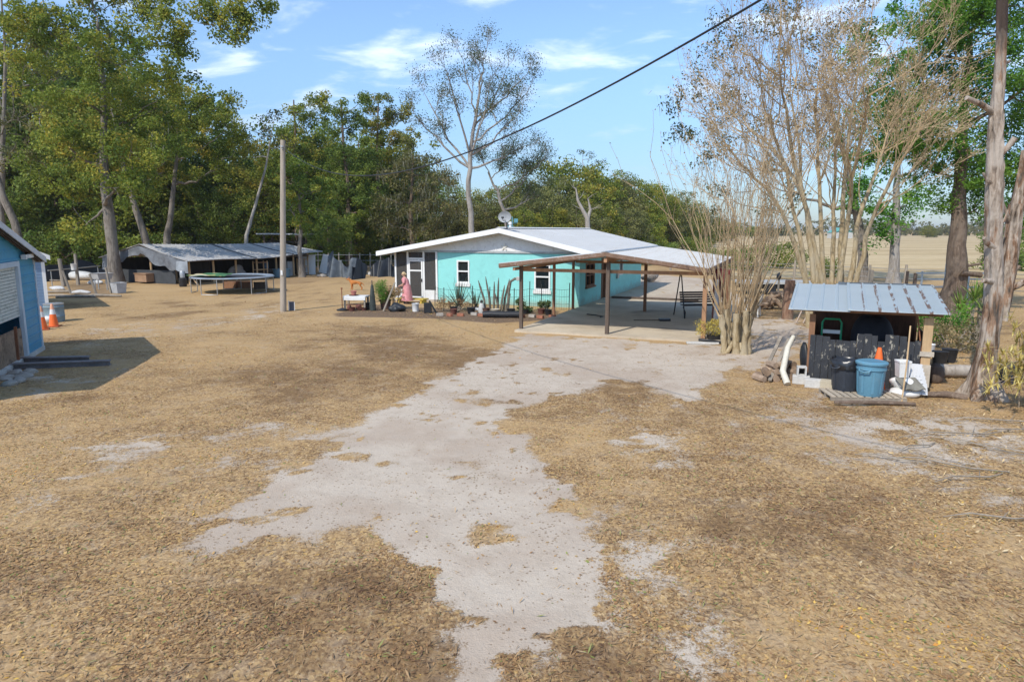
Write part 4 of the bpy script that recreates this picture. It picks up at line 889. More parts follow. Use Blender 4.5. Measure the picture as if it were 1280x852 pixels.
# ================================================================== PLANT HELPERS
def blades(n, L, w, spread, c=(0,0,0), seed=0, droop=.6, zspread=0, up=.2):
    """long narrow leaves fanning from a point, 3 quads each"""
    g=np.random.default_rng(seed); az=g.uniform(0,2*math.pi,n); el=g.uniform(up,1.45,n)*1.0
    el=np.clip(1.5-np.abs(g.normal(0,spread,n)),up,1.5); Ls=L*g.uniform(.6,1.1,n); out=[]; T=[]
    for i in range(n):
        d=np.array([math.cos(az[i])*math.cos(el[i]),math.sin(az[i])*math.cos(el[i]),math.sin(el[i])]); s=np.array([-math.sin(az[i]),math.cos(az[i]),0])
        p=np.array(c,float)+np.array([0,0,g.uniform(0,zspread) if zspread else 0]); k=4; ws=[w*.7,w,w*.75,w*.4,.004]; prev=None
        for q in range(k+1):
            a=p-s*ws[q]/2; b=p+s*ws[q]/2
            if prev is not None: out.append([prev[0],prev[1],b,a]); T.append(g.random()*.5+.5*(i/n))
            prev=(a,b); d=d+np.array([0,0,-droop/k*Ls[i]*.6]); d/=np.linalg.norm(d); p=p+d*Ls[i]/k
    return np.array(out), np.array(T)
def leafcloud(centers, radii, n, size, seed=0, flat=.5, asp=.6):
    """n diamond leaves per cluster"""
    g=np.random.default_rng(seed); C=np.repeat(np.asarray(centers,float),n,axis=0); Rr=np.repeat(np.asarray(radii,float),n)
    N=len(C); d=g.normal(size=(N,3)); d/=np.linalg.norm(d,axis=1,keepdims=True); rr=g.random(N)**.45
    p=C+d*(Rr*rr)[:,None]*np.array([1,1,.8])
    nrm=g.normal(size=(N,3))+d*.6+np.array([0,0,flat]); nrm/=np.linalg.norm(nrm,axis=1,keepdims=True)
    a=np.cross(nrm,g.normal(size=(N,3))); a/=np.linalg.norm(a,axis=1,keepdims=True); b=np.cross(nrm,a)
    s=size*g.uniform(.6,1.35,N); ex=a*(s/2)[:,None]; ey=b*(s*asp/2)[:,None]
    V=np.stack([p-ex,p-ey+ex*.12+nrm*(s*.06)[:,None],p+ex,p+ey+ex*.12+nrm*(s*.06)[:,None]],1)
    cl=np.repeat(g.random(len(centers)),n); return V, np.clip(cl*.6+g.random(N)*.4,0,1)
LEAF_BRIGHT=leafmat('bright_leaf',[(0,(.05,.16,.02)),(.5,(.12,.30,.04)),(1,(.26,.45,.07))])
LEAF_AGAVE=leafmat('agave_leaf',[(0,(.06,.09,.06)),(.5,(.10,.14,.09)),(1,(.17,.20,.11))],.1)
LEAF_YUCCA=leafmat('yucca_leaf',[(0,(.07,.14,.02)),(.5,(.16,.27,.05)),(.9,(.35,.38,.10)),(1,(.45,.38,.18))],.25)
LEAF_GOLD=leafmat('golden_leaf',[(0,(.34,.22,.04)),(.5,(.58,.42,.09)),(1,(.70,.58,.20))],.3)
LEAF_SAGE=leafmat('sage_leaf',[(0,(.05,.09,.03)),(.6,(.11,.17,.06)),(1,(.22,.26,.11))])
def shrub(name,label,cat,px,py,cl,rad,n,size,mm,seed,stems=5,group=None,z0=0,loc=None):
    o=thing(name,label,cat,loc if loc else G(px,py),0,group); V,T=leafcloud(cl,rad,n,size,seed); quadmesh('foliage',V,mm,o,T)
    m=MB()
    for c in cl[:max(stems,1)]: m.tube([(c[0]*.15,c[1]*.15,z0),(c[0]*.5,c[1]*.5,c[2]*.5+z0*.5),c],[.02,.015,.008],5)
    m.build('stem',wood_gr,o); return o

# ================================================================== FLOWER BED IN FRONT OF THE HOUSE
tbl=thing('potting_table','white-topped wooden potting table with a lower shelf, out in the yard','table',G(446,387),-.12)
m=MB(); m.b2(-.50,.50,-.28,.28,.56,.62); m.b2(-.49,.49,-.30,-.281,.44,.56); m.build('tabletop',white_p,tbl)
for sx_ in (-1,1):
    for sy_ in (-1,1):
        m=MB(); m.b2(sx_*.44-.035,sx_*.44+.035,sy_*.22-.035,sy_*.22+.035,0,.558); m.build('leg',wood_gr,tbl)
m=MB(); m.b2(-.47,.47,-.24,.24,.20,.235); m.build('shelf',wood_b,tbl)
m=MB(); m.lathe([(.09,0),(.13,.16),(.14,.18),(.12,.17),(.1,.15)],14); o=m.build('flower_pot',mat('pink_terracotta',(.50,.20,.16),.8),None,50); tx=G(443,387); o.location=(tx[0],tx[1]-.02,.648); tag(o,'small pinkish pot on the white potting table','pot')
m=MB(); m.lathe([(.19,0),(.21,.022),(.02,.015)],16); o=m.build('saucer',mat('dark_red_plastic',(.10,.03,.03),.6),None,50); o.location=(tx[0],tx[1]-.02,.624); tag(o,'dark round saucer under the pinkish pot on the table','saucer')
for k,(dx,dy,s) in enumerate(((-.3,-.4,.12),(-.1,-.45,.15),(.2,-.38,.13),(.38,-.3,.12))):
    m=MB(); m.lathe([(s*.75,0),(s,s*1.1),(s*1.05,s*1.15),(s*.9,s*1.0)],12); o=m.build('clay_pot',mat('dark_clay',(.15,.06,.045),.85),None,50); b=G(446,387); o.location=(b[0]+dx,b[1]+dy,0); o.rotation_euler=(0,0 if k%2 else 1.35,k); 
    if k%2==0: o.location.z=s*.95
    tag(o,'small dark red pot on the ground below the potting table','pot','small dark pots below the potting table')
m=MB(); m.lathe([(.13,0),(.16,.3),(.17,.31)],14); o=m.build('black_pot',black_pl,None,50); o.location=(*G(458,386),.62*0+0); o.location.z=.24; o.location=(G(459,387)[0],G(459,387)[1]-.05,.0); tag(o,'black plastic pot by the right leg of the potting table','pot')
rd=thing('lamp_rod','thin upright metal rod on a black weighted base left of the potting table','rod',G(428,388))
m=MB(); m.tube([(0,0,.05),(0,0,.92)],.02,6); m.box((0,0,.95),(.07,.05,.07)); m.build('rod',rust,rd); m=MB(); m.lathe([(.24,0),(.25,.05),(.1,.09),(.03,.12)],14); m.build('base',black_pl,rd,40)
um=thing('folded_parasol','dark grey folded parasol standing upright by the potting table','parasol',G(466,388))
m=MB(); m.lathe([(.13,.02),(.14,.25),(.10,.7),(.06,1.05),(.03,1.12)],9); m.build('canopy',mat('charcoal_cloth',(.055,.065,.06),.85,var=.3),um); m=MB(); m.tube([(0,0,0),(0,0,1.3)],.022,6); m.build('pole',wood_dk,um)
g_=np.random.default_rng(5)
cl=[(g_.normal(0,.16),g_.normal(0,.14),.45+.75*g_.random()) for _ in range(16)]
b_=thing('potted_shrub','bright green feathery shrub beside the porch screen','shrub',G(482,386)); V,T=leafcloud(cl,[.26]*16,170,.075,3,asp=.3); quadmesh('foliage',V,LEAF_BRIGHT,b_,T)
m=MB(); m.lathe([(.2,0),(.25,.4),(.27,.42),(.2,.38)],14); m.build('pot',mat('brown_pot',(.14,.08,.06),.8),b_,50)
m=MB()
for c in cl[:8]: m.tube([(0,0,.35),c],.012,4)
m.build('stem',wood_gr,b_)
cl=[(g_.normal(0,.22),g_.normal(0,.15),.25+.7*g_.random()) for _ in range(12)]
shrub('dead_shrub','dry tan dead shrub between the bright green shrub and the porch','shrub',495,386,cl,[.22]*12,60,.07,leafmat('dead_leaf',[(0,(.22,.14,.07)),(.6,(.42,.28,.14)),(1,(.55,.40,.22))]),9)
m=MB(); m.beam((-.18,-.1,0),(.30,.15,1.2),.14,.03); o=m.build('leaning_plank',wood_gr); o.location=(*G(485,388.5),0); tag(o,'grey plank leaning against the dead shrub by the porch','plank')
m=MB(); m.rock((0,0,.15),(.30,.24,.19),55,3,.28); o=m.build('black_bag',black_sh,None,80); o.location=(*G(497,389),0); tag(o,'black plastic sack slumped below the leaning plank','sack')
m=MB(); m.lathe([(.13,0),(.155,.33),(.165,.34),(.15,.31),(.12,.03)],16); bk=m.build('white_bucket',white_pl,None,50); bk.location=(*G(519.5,389),0); tag(bk,'white bucket on the ground in front of the porch step','bucket')
st=thing('yellow_step','low yellow wooden step in front of the porch screen door','step',HW(-8.05,-.75),-PSI)
yl=mat('yellow_paint',(.52,.38,.07),.8,var=.15,dirt=(.3,.22,.1),dirt_amt=.5)
m=MB(); m.b2(-.75,.75,-.28,.28,.17,.22); m.build('tread',yl,st)
for s in (-.6,.6):
    m=MB(); m.b2(s-.05,s+.05,-.24,.24,0,.168); m.build('leg',yl,st)

# fence of thin stakes and wire round the bed
fx=[(-6.2,-1.9,.9),(-5.07,-3.2,1.0),(-4.05,-2.5,1.05),(-3.15,-2.7,1.05),(-2.2,-2.3,1.0),(-1.76,-1.6,1.25),(-1.33,-1.3,1.1),(-.75,-1.25,.95),(-.1,-1.2,1.2)]
wf=thing('wire_garden_fence','low garden fence of thin dark stakes and wire across the flower bed','fence',H0,-PSI)
for x,y,h in fx:
    m=MB(); m.tube([(x,y,-.05),(x+.02,y,h)],.02,5); m.build('post',mat('dark_stake',(.04,.05,.05),.7),wf)
m=MB()
for z in (.3,.62,.92):
    for a,b in zip(fx,fx[1:]): m.tube([(a[0],a[1],z),((a[0]+b[0])/2,(a[1]+b[1])/2,z-.03),(b[0],b[1],z)],.006,4)
for a,b in zip(fx,fx[1:]):
    for q in np.linspace(0,1,7)[1:-1]: m.tube([(a[0]+(b[0]-a[0])*q,a[1]+(b[1]-a[1])*q,.05),(a[0]+(b[0]-a[0])*q,a[1]+(b[1]-a[1])*q,.92)],.004,3)
m.build('wire',MATS['dark_stake'],wf)
# agave fan and tall cactus
def spiky(loc,label,n,L,w,spread,seed,mm=LEAF_AGAVE,name='agave_plant',cat='plant',droop=.1):
    o=thing(name,label,cat,loc); V,T=blades(n,L,w,spread,(0,0,.05),seed,droop); quadmesh('leaves',V,mm,o,T)
    m=MB(); m.rock((0,0,.06),(.14,.14,.12),seed,1,.2); m.build('base',wood_dk,o,60); return o
spiky(HW(-4.75,-2.4),'dark spiky agave fan against the turquoise wall, left of the cactus',44,1.35,.06,.5,4)
spiky(HW(-4.0,-2.2),'smaller dark spiky plant just right of the agave fan',14,1.0,.06,.5,6)
ct=thing('cactus','tall bare column cactus with grey-brown stems in the bed below the wall','cactus',HW(-2.75,-2.9))
cm_=mat('cactus_skin',(.15,.13,.10),.85,var=.35,sc=4,dirt=(.30,.26,.20),dirt_amt=.6)
for k,(x,y,h,l) in enumerate(((-.45,0,1.35,-.3),(-.25,.1,1.5,-.2),(-.1,-.05,1.3,.02),(.05,.08,1.45,.05),(.2,0,1.15,.15),(.3,.1,1.4,.25),(.1,-.12,.95,-.2),(.4,-.05,.8,.2))):
    m=MB(); m.tube([(x,y,-.02),(x+l*.2,y,h*.4),(x+l*.75,y,h*.8),(x+l,y,h)],[.05,.045,.035,.012],6,True,.1); m.build('stem',cm_,ct)
gl=thing('bent_pipe','bent dark pipe with a pale cap rising out of the cactus clump','pipe',HW(-2.3,-2.75)); m=MB(); m.tube([(0,0,0),(.05,0,.9),(.12,0,1.3),(.3,0,1.42),(.42,0,1.4)],.055,8); m.build('pipe',cm_,gl,60); m=MB(); m.box((.47,0,1.42),(.22,.2,.16)); m.build('cap',mat('pale_cap',(.50,.50,.46),.7),gl,bevel=.02)
m=MB(); m.tube([(-.8,0,.12),(-.5,.02,.13),(0,0,.12),(.8,.02,.13)],[.12,.135,.13,.13],14); o=m.build('drain_pipe',black_pl,None,60); o.location=HW(-1.85,-4.35); o.rotation_euler=(0,0,-.05); tag(o,'black corrugated drain pipe lying below the cactus','pipe')
g_=np.random.default_rng(17)
for k in range(9):
    x=-4.6+k*.52+g_.normal(0,.1); y=-3.5+g_.normal(0,.3)+.08*k; s=g_.uniform(.12,.2); m=MB()
    m.lathe([(s*.75,0),(s,s*1.3),(s*1.06,s*1.38),(s*.9,s*1.25)],12); mm=[black_pl,MATS['dark_clay'],black_pl,MATS['brown_pot'],conc_tn,black_pl][k%6]; o=m.build('plant_pot',mm,None,50); o.location=HW(x,y); tag(o,'small old plant pot standing in the cluttered flower bed','pot','pots in the flower bed')
for k in range(12):
    x=-4.4+k*.40; y=-4.55+g_.normal(0,.12)+k*.07; m=MB(); m.box((0,0,.06),(.28,.13,.12),rz=g_.normal(0,.25)); o=m.build('edging_brick',brick if k%3 else stone,None,bevel=.012); o.location=HW(x,y); o.rotation_euler=(0,0,-PSI); tag(o,'loose edging brick along the front of the flower bed','brick','edging bricks of the flower bed')
cl0=lambda n,sx,sz,seed: [tuple(np.random.default_rng(seed+q).normal(0,1,3)*np.array([sx,sx*.7,.05])+np.array([0,0,sz*np.random.default_rng(seed+q+50).uniform(.25,1)])) for q in range(n)]
shrub('green_plant','low dark green leafy plant in the bed beside the front carport post','plant',645,388,cl0(8,.25,.5,60),[.18]*8,55,.11,LEAF_SAGE,21,3,None,0,HW(-1.55,-2.6))
shrub('green_plant','low leafy plant in the bed right of the front carport post','plant',676,388,cl0(7,.22,.42,70),[.16]*7,55,.10,LEAF_SAGE,22,3,None,0,HW(-.75,-2.2))
shrub('dry_plant','dry brown clump around the foot of the agave fan','plant',560,392,cl0(10,.4,.5,80),[.2]*10,50,.08,MATS['dead_leaf'],23,4,None,0,HW(-4.6,-3.0))
m=MB(); m.box((0,0,.15),(.7,.3,.06),rz=.2); m.box((-.2,0,.07),(.1,.25,.12)); m.box((.2,0,.07),(.1,.25,.12)); o=m.build('garden_bench',white_p); o.location=HW(-3.5,-3.2); tag(o,'small white low bench among the pots in the bed','bench')
gn=thing('garden_statue','small pale garden statue with a dark head in front of the cactus','statue',HW(-3.25,-3.3)); m=MB(); m.lathe([(.12,0),(.15,.1),(.10,.35),(.06,.42)],12); m.build('body',conc_lt,gn,50); m=MB(); m.rock((0,0,.48),(.065,.065,.08),4,2,.05); m.build('head',mat('dark_head',(.06,.05,.045),.8),gn,180)
for k,(x,y,l,mm,lab) in enumerate(((-5.0,-4.0,-.3,black_pl,'short black board leaning in the bed left of the agave'),(-5.4,-4.0,.15,black_pl,'black square pot beside the leaning black board'))):
    m=MB()
    if k==0: m.beam((0,0,0),(l,.1,.5),.1,.04)
    else: m.box((0,0,.2),(.3,.28,.4))
    o=m.build('black_board' if k==0 else 'black_planter',mm); o.location=HW(x,y); tag(o,lab,'board' if k==0 else 'planter')

# ================================================================== PERSON
def skinned(name, joints, edges, mm, parent=None, root=0, sub=2):
    me=bpy.data.meshes.new(name); me.from_pydata([j[:3] for j in joints],edges,[]); o=bpy.data.objects.new(name,me); COL.objects.link(o)
    sk=o.modifiers.new('skin','SKIN'); sk.use_smooth_shade=True
    for i,j in enumerate(joints):
        v=me.skin_vertices[0].data[i]; r=j[3]; v.radius=(r,r) if np.isscalar(r) else r; v.use_root=(i==root)
    o.modifiers.new('sub','SUBSURF').levels=sub; o.modifiers['sub'].render_levels=sub
    dg=bpy.context.evaluated_depsgraph_get(); m2=bpy.data.meshes.new_from_object(o.evaluated_get(dg)); bpy.data.objects.remove(o)
    m2.name=name; m2.materials.clear(); m2.materials.append(mm); m2.polygons.foreach_set('use_smooth',[True]*len(m2.polygons))
    o=bpy.data.objects.new(name,m2); COL.objects.link(o)
    if parent is not None: o.parent=parent; KIDS.setdefault(parent.name,[]).append(o)
    return o
# local: faces -x (left in the photo), slightly stooped, 1.52 m tall
pw=HW(-8.05,-1.25); person=thing('person','person in a long pink dress stooping with a walking stick by the porch screen door','person',pw,R(-8))
J_=[(0.02,0,.86,.12),(0,0,1.0,.115),(-.03,0,1.15,.125),(-.06,0,1.25,.10),(-.09,0,1.31,.048),(-.115,0,1.355,.046),(-.125,0,1.42,.085),(-.13,0,1.475,.085),(-.125,0,1.52,.05),
 (-.05,.16,1.23,.052),(-.06,.21,1.0,.04),(-.24,.17,.88,.032),(-.30,.15,.865,.026),
 (-.05,-.16,1.23,.052),(-.08,-.21,1.0,.04),(-.26,-.17,.90,.032),(-.32,-.15,.885,.026),
 (.02,.09,.80,.085),(.0,.10,.45,.058),(.03,.10,.10,.038),(-.10,.10,.035,.034),
 (.02,-.09,.80,.085),(.02,-.10,.45,.058),(.07,-.10,.10,.038),(-.06,-.10,.035,.034),
 (-.34,.14,.86,.022),(-.36,-.14,.875,.022)]
E_=[(0,1),(1,2),(2,3),(3,4),(4,5),(5,6),(6,7),(7,8),(3,9),(9,10),(10,11),(11,12),(12,25),(3,13),(13,14),(14,15),(15,16),(16,26),(0,17),(17,18),(18,19),(19,20),(0,21),(21,22),(22,23),(23,24)]
skinned('body',J_,E_,skin,person); person.scale=(.95,.95,.95)
pink=mat('pink_cotton',(.66,.27,.28),.9,var=.12,sc=5,dirt=(.74,.48,.46),dirt_amt=.5)
m=MB(); n=24
prof=[(.29,.30,.16),(.265,.275,.30),(.24,.25,.5),(.205,.215,.72),(.19,.20,.86),(.165,.175,.98),(.17,.19,1.10),(.165,.21,1.20),(.12,.19,1.26),(.062,.075,1.315)]
V=[];fs=[]
for i,(rx,ry,z) in enumerate(prof):
    cx_=.03-.12*max(0,(z-.85))/.45
    for j in range(n):
        a=2*math.pi*j/n; fold=1+(.05*math.cos(9*a+.6)+.03*math.cos(5*a))*max(0,(1.0-z))*1.2; V.append((cx_+rx*math.cos(a)*fold,ry*math.sin(a)*fold,z))
for i in range(len(prof)-1):
    for j in range(n): fs.append((i*n+j,i*n+(j+1)%n,(i+1)*n+(j+1)%n,(i+1)*n+j))
m.add(V,fs)
for s in (-1,1): m.tube([(-.05,s*.13,1.24),(-.052,s*.185,1.16),(-.058,s*.215,1.03)],[.075,.072,.058],10)
m.build('dress',pink,person,60)
m=MB(); m.rock((-.115,0,1.475),(.103,.098,.10),3,2,.05); m.rock((-.02,0,1.46),(.05,.05,.05),4,2,.05); m.build('hair',mat('fair_hair',(.50,.36,.20),.7,var=.2),person,180)
m=MB(); m.rock((-.225,0,1.435),(.022,.014,.02),5,1,0); m.build('nose',skin,person,180)
m=MB()
for s in (-1,1): m.rock((-.205,s*.034,1.46),(.010,.011,.008),6,1,0)
m.build('eyes',mat('eye_dark',(.03,.02,.02),.3),person,180)
m=MB(); m.box((-.212,0,1.395),(.008,.04,.008)); m.build('mouth',mat('lip',(.40,.14,.13),.6),person)
for s in (-1,1):
    m=MB()
    for q in range(4): m.tube([(-.34+.004*q,s*.14+(q-1.5)*.013,.868),(-.385,s*.135+(q-1.5)*.014,.852),(-.39,s*.13+(q-1.5)*.014,.825),(-.37,s*.13+(q-1.5)*.013,.815)],[.008,.008,.007,.006],6)
    m.tube([(-.32,s*.12,.875),(-.35,s*.105,.862),(-.375,s*.105,.85)],[.010,.009,.007],6); m.build('fingers',skin,person,180)
for s in (-1,1):
    m=MB(); m.rock((-.055 if s>0 else -.015,s*.10,.035),(.125,.05,.045),8,2,.05); m.build('shoe',mat('dark_shoe',(.06,.05,.05),.6),person,180)
wsx=G(517,389); m=MB(); m.tube([(-.50,.13,0),(-.38,.135,.84),(-.35,.135,.88),(-.29,.135,.87)],.013,7); o=m.build('walking_stick',wood_dk,None,60); o.location=person.location; o.rotation_euler=person.rotation_euler; tag(o,'dark walking stick held by the person in pink','walking stick')

# ================================================================== DOG
dog=thing('dog','short-haired orange-brown dog standing in the yard behind the potting table','dog',G(445,362.5),0)
tan_=mat('tan_fur',(.46,.17,.045),.9,var=.15,sc=8)
DJ=[(.22,0,.40,.085),(.05,0,.415,.085),(-.12,0,.42,.105),(-.22,0,.43,.10),(-.30,0,.51,.065),(-.36,0,.58,.062),(-.42,0,.59,.05),(-.50,0,.565,.03),
 (.30,0,.39,.035),(.40,0,.32,.022),(.46,0,.22,.012),
 (-.20,.075,.33,.05),(-.19,.08,.18,.03),(-.20,.08,.05,.024),(-.23,.08,.02,.026),(-.20,-.075,.33,.05),(-.21,-.08,.18,.03),(-.24,-.08,.05,.024),(-.27,-.08,.02,.026),
 (.24,.075,.33,.065),(.21,.08,.22,.042),(.30,.08,.15,.026),(.275,.08,.04,.024),(.24,.08,.02,.026),(.24,-.075,.33,.065),(.26,-.08,.22,.042),(.36,-.08,.15,.026),(.335,-.08,.04,.024),(.30,-.08,.02,.026)]
DE=[(0,1),(1,2),(2,3),(3,4),(4,5),(5,6),(6,7),(0,8),(8,9),(9,10),(3,11),(11,12),(12,13),(13,14),(3,15),(15,16),(16,17),(17,18),(0,19),(19,20),(20,21),(21,22),(22,23),(0,24),(24,25),(25,26),(26,27),(27,28)]
skinned('body',DJ,DE,tan_,dog,2)
for s in (-1,1):
    m=MB(); m.add([(-.36,s*.035,.625),(-.33,s*.06,.62),(-.345,s*.06,.71),(-.37,s*.045,.62)],[(0,1,2),(1,3,2),(3,0,2),(0,3,1)]); m.build('ear',tan_,dog)
m=MB(); m.rock((-.53,0,.572),(.016,.016,.014),2,1,0); m.build('nose',black_pl,dog,180)
dog.scale=(1.08,1.08,1.08)
# ================================================================== LEAN-TO WOODSHED ON THE RIGHT
def lp(px,py,z=0): return G(px,py,z)
LT=(6.66,15.05); LA=R(-25)   # local x to the right, y back; front face at y=0
lean=thing('lean_to','small lean-to store with a corrugated pale metal roof and black board front','shed',LT,LA)
t=NT('lean_to_roof'); v=t.coord('Object'); n=t.noise(v,1.2,5,.6); nr=t.noise(t.coord('Object',(7,1.6,1)),1.5,5,.7)
c=t.mix(n,(.43,.51,.545),(.58,.645,.67)); sxx=t.new('SeparateXYZ'); t.lk(v,sxx.inputs[0])
rr=t.math('PINGPONG',t.math('ADD',sxx.outputs[0],.55),.155); rib=t.math('LESS_THAN',rr,.03); pos=t.math('GREATER_THAN',sxx.outputs[0],1.0)
ru=t.math('MULTIPLY',t.math('MULTIPLY',rib,pos),t.sstep(nr,.47,.55)); c=t.mix(t.math('MULTIPLY',ru,.9),c,(.20,.10,.06))
spk=t.sstep(t.noise(v,7,5,.7),.68,.73); c=t.mix(t.math('MULTIPLY',spk,.6),c,(.24,.17,.13))
t.principled(c,.42,.35,.5); lroof=t.m
RW0,RW1=-.48,2.58; YF,YB=-.30,2.75; ZF,ZB=1.67,2.03
def lz(y): return ZF+(y-YF)*(ZB-ZF)/(YB-YF)
m=MB()
def sec(x0,x1,y0,y1,dz):
    m.add([(x0,y0,lz(y0)+dz),(x1,y0,lz(y0)+dz),(x1,y1,lz(y1)+dz),(x0,y1,lz(y1)+dz),(x0,y0,lz(y0)+dz+.015),(x1,y0,lz(y0)+dz+.015),(x1,y1,lz(y1)+dz+.015),(x0,y1,lz(y1)+dz+.015)],[(0,3,2,1),(4,5,6,7),(0,1,5,4),(1,2,6,5),(2,3,7,6),(3,0,4,7)])
    for k in range(int((x1-x0)/.31)+1):
        x=min(x0+.035+k*.31,x1-.035); m.add([(x-.035,y0,lz(y0)+dz+.015),(x-.018,y0,lz(y0)+dz+.04),(x+.018,y0,lz(y0)+dz+.04),(x+.035,y0,lz(y0)+dz+.015),(x-.035,y1,lz(y1)+dz+.015),(x-.018,y1,lz(y1)+dz+.04),(x+.018,y1,lz(y1)+dz+.04),(x+.035,y1,lz(y1)+dz+.015)],[(0,1,2,3),(7,6,5,4),(0,4,5,1),(1,5,6,2),(2,6,7,3),(3,7,4,0)])
sec(RW0,.75,YF+.06,YB,0); sec(.70,RW1,YF,YB-.05,.045); m.build('roof',lroof,lean)
m=MB(); m.b2(.5,RW1-.05,YB-.02,YB+.12,ZB+.0,ZB+.075); m.build('ridge_strip',mat('slate_strip',(.10,.12,.14),.7),lean)
m=MB()
for y in (.14,1.2,2.6): m.b2(RW0+.1,RW1-.08,y-.045,y+.045,lz(y)-.10,lz(y)-.008)
m.build('rafter',wood_b,lean)
bb=NT('black_board_paint'); v=bb.coord('Object'); n=bb.noise(bb.coord('Object',(1,1,.45)),9,6,.75); c=bb.mix(bb.sstep(n,.57,.64),bb.mix(bb.noise(v,3,4,.6),(.022,.024,.028),(.062,.065,.072)),(.36,.33,.27)); bb.principled(c,.8,0,.25,bb.bump(n,.4,.02))
hs=[1.08,1.08,1.06,1.0,1.0,.99,1.0,1.16,1.17,1.14,1.02,1.18,1.17,1.16,1.05,1.08]
x=0; 
for k,h in enumerate(hs):
    w=.135+.02*((k*7)%3-1); m=MB(); m.box((x+w/2,-.02-.012*(k%2),h/2+.03),(w-.006,.028,h),ry=.006*((k*5)%3-1)); m.build('front_board',bb.m,lean); x+=w
XR=x
m=MB(); m.b2(0,XR,.02,.07,.88,.96); m.b2(0,XR,.02,.07,.2,.28); m.build('batten',wood_tan,lean)
for (px_,py_,zt,w,mm) in ((.02,.08,1.62,.12,wood_b),(XR+.10,.0,1.66,.17,wood_tan),(.02,2.5,1.95,.1,wood_b),(XR+.1,2.5,1.95,.1,wood_b),(1.0,2.5,1.95,.09,wood_b)):
    m=MB(); m.b2(px_-w/2,px_+w/2,py_-.05,py_+.05,0,zt-.06); m.build('post',mm,lean)
m=MB(); m.b2(XR-.02,XR+.24,-.085,-.052,.80,.90); m.b2(XR+.0,XR+.2,-.1,-.053,.15,.62); m.build('cross_board',mat('pale_board',(.50,.44,.36),.9,var=.15),lean)
db=mat('dark_brown_boards',(.085,.04,.025),.95,var=.35,stretch=(1,1,.2))
m=MB(); m.b2(-.0,XR+.1,2.42,2.45,0,1.85); m.b2(-.04,-.01,.14,2.4,0,1.15); m.b2(XR+.17,XR+.2,.6,2.4,0,1.1); m.build('back_wall',db,lean)
def lw(x,y,z=0): return (LT[0]+x*math.cos(LA)-y*math.sin(LA),LT[1]+x*math.sin(LA)+y*math.cos(LA),z)
ch=thing('green_chair','green tubular chair back showing above the black boards inside the lean-to','chair',lw(.42,.7),LA)
gr_=mat('green_tube',(.02,.30,.14),.4)
m=MB(); m.tube([(-.2,0,0),(-.2,0,1.32),(-.15,0,1.40),(.15,0,1.40),(.2,0,1.32),(.2,0,0)],.022,8); m.build('frame',gr_,ch,60); m=MB(); m.b2(-.18,.18,-.02,.02,1.07,1.15); m.build('backrest',white_pl,ch); m=MB(); m.b2(-.2,.2,-.4,0,.45,.48); m.build('seat',white_pl,ch)
m=MB(); m.rock((0,0,.75),(.5,.4,.72),61,3,.12); o=m.build('dark_barrel_cover',mat('navy_cover',(.012,.014,.022),.7,var=.3),None,80); o.location=lw(1.25,1.1); tag(o,'dark navy covered heap inside the lean-to','heap')
# bins
def bin_(loc,rz,label,mm,h,r,lid):
    o=thing('trash_bin',label,'bin',loc,rz)
    m=MB(); m.lathe([(r*.80,0),(r*.83,.02),(r*.95,h*.80),(r*1.03,h*.81),(r*1.03,h*.86),(r*.97,h*.87),(r*1.0,h)],32)
    for k in range(8):
        a=k*math.pi/4+.2; m.beam((r*.845*math.cos(a),r*.845*math.sin(a),.06),(r*.955*math.cos(a),r*.955*math.sin(a),h*.78),.05,.012,(math.cos(a),math.sin(a),0))
    m.build('bin_body',mm,o,40)
    for s in (math.pi*1.12,math.pi*.12):
        m=MB(); cx_,cy_=r*1.02*math.cos(s),r*1.02*math.sin(s); tx,ty=-math.sin(s),math.cos(s)
        m.tube([(cx_+tx*.11,cy_+ty*.11,h*.84),(cx_*1.14+tx*.10,cy_*1.14+ty*.10,h*.80),(cx_*1.16,cy_*1.16,h*.77),(cx_*1.14-tx*.10,cy_*1.14-ty*.10,h*.80),(cx_-tx*.11,cy_-ty*.11,h*.84)],.016,6); m.build('handle',mm,o,60)
    if lid:
        m=MB(); m.lathe([(r*1.0,h-.02),(r*1.09,h-.015),(r*1.10,h+.02),(r*1.03,h+.035),(r*.8,h+.05),(r*.75,h+.045),(.02,h+.06)],32); m.build('lid',mm,o,40)
    else:
        m=MB(); m.lathe([(r*1.03,h*.74),(r*1.05,h*.84),(r*1.05,h+.005),(r*.98,h+.03),(r*.90,h-.01),(r*.86,h*.6)],40,cap=False)
        for i,v_ in enumerate(m.v): m.v[i]=v_*(1+.03*NP.normal(size=(len(v_),1))*np.array([1,1,.6]))
        m.build('bin_liner',mat('liner',(.018,.018,.02),.3,spec=.6,var=.3),o,80)
    return o
bin_((*G(1086,499),.10),.3,'blue-grey lidded round trash bin on the pallet in front of the lean-to',blue_pl,.66,.275,True)
bin_((*G(1056,492),.10),.0,'black round trash bin with a crumpled liner, left of the blue bin',mat('bin_black',(.035,.042,.055),.5,spec=.4,var=.15),.62,.31,False)
pa=thing('pallet','grey wooden pallet under the trash bins','pallet',G(1077,497),R(-6))
for k in range(11):
    m=MB(); m.b2(-.72+k*.135,-.72+k*.135+.095,-.34,.42,.078,.1); m.build('slat',mat('pallet_wood',(.44,.37,.28),.95,var=.2,sc=3,dirt=(.25,.2,.15),dirt_amt=.4),pa)
for y in (-.30,.05,.38):
    m=MB(); m.b2(-.72,.74,y-.03,y+.03,0,.077); m.build('runner',wood_gr,pa)
cone((*lw(1.36,-.30)[:2],0.02),.3,'bright orange traffic cone standing between the blue bin and the black boards',1.28,True)
bkt=thing('white_bucket','tall square white bucket with an open rim, on the white sacks','bucket',lw(1.80,-.45,.40),.1)
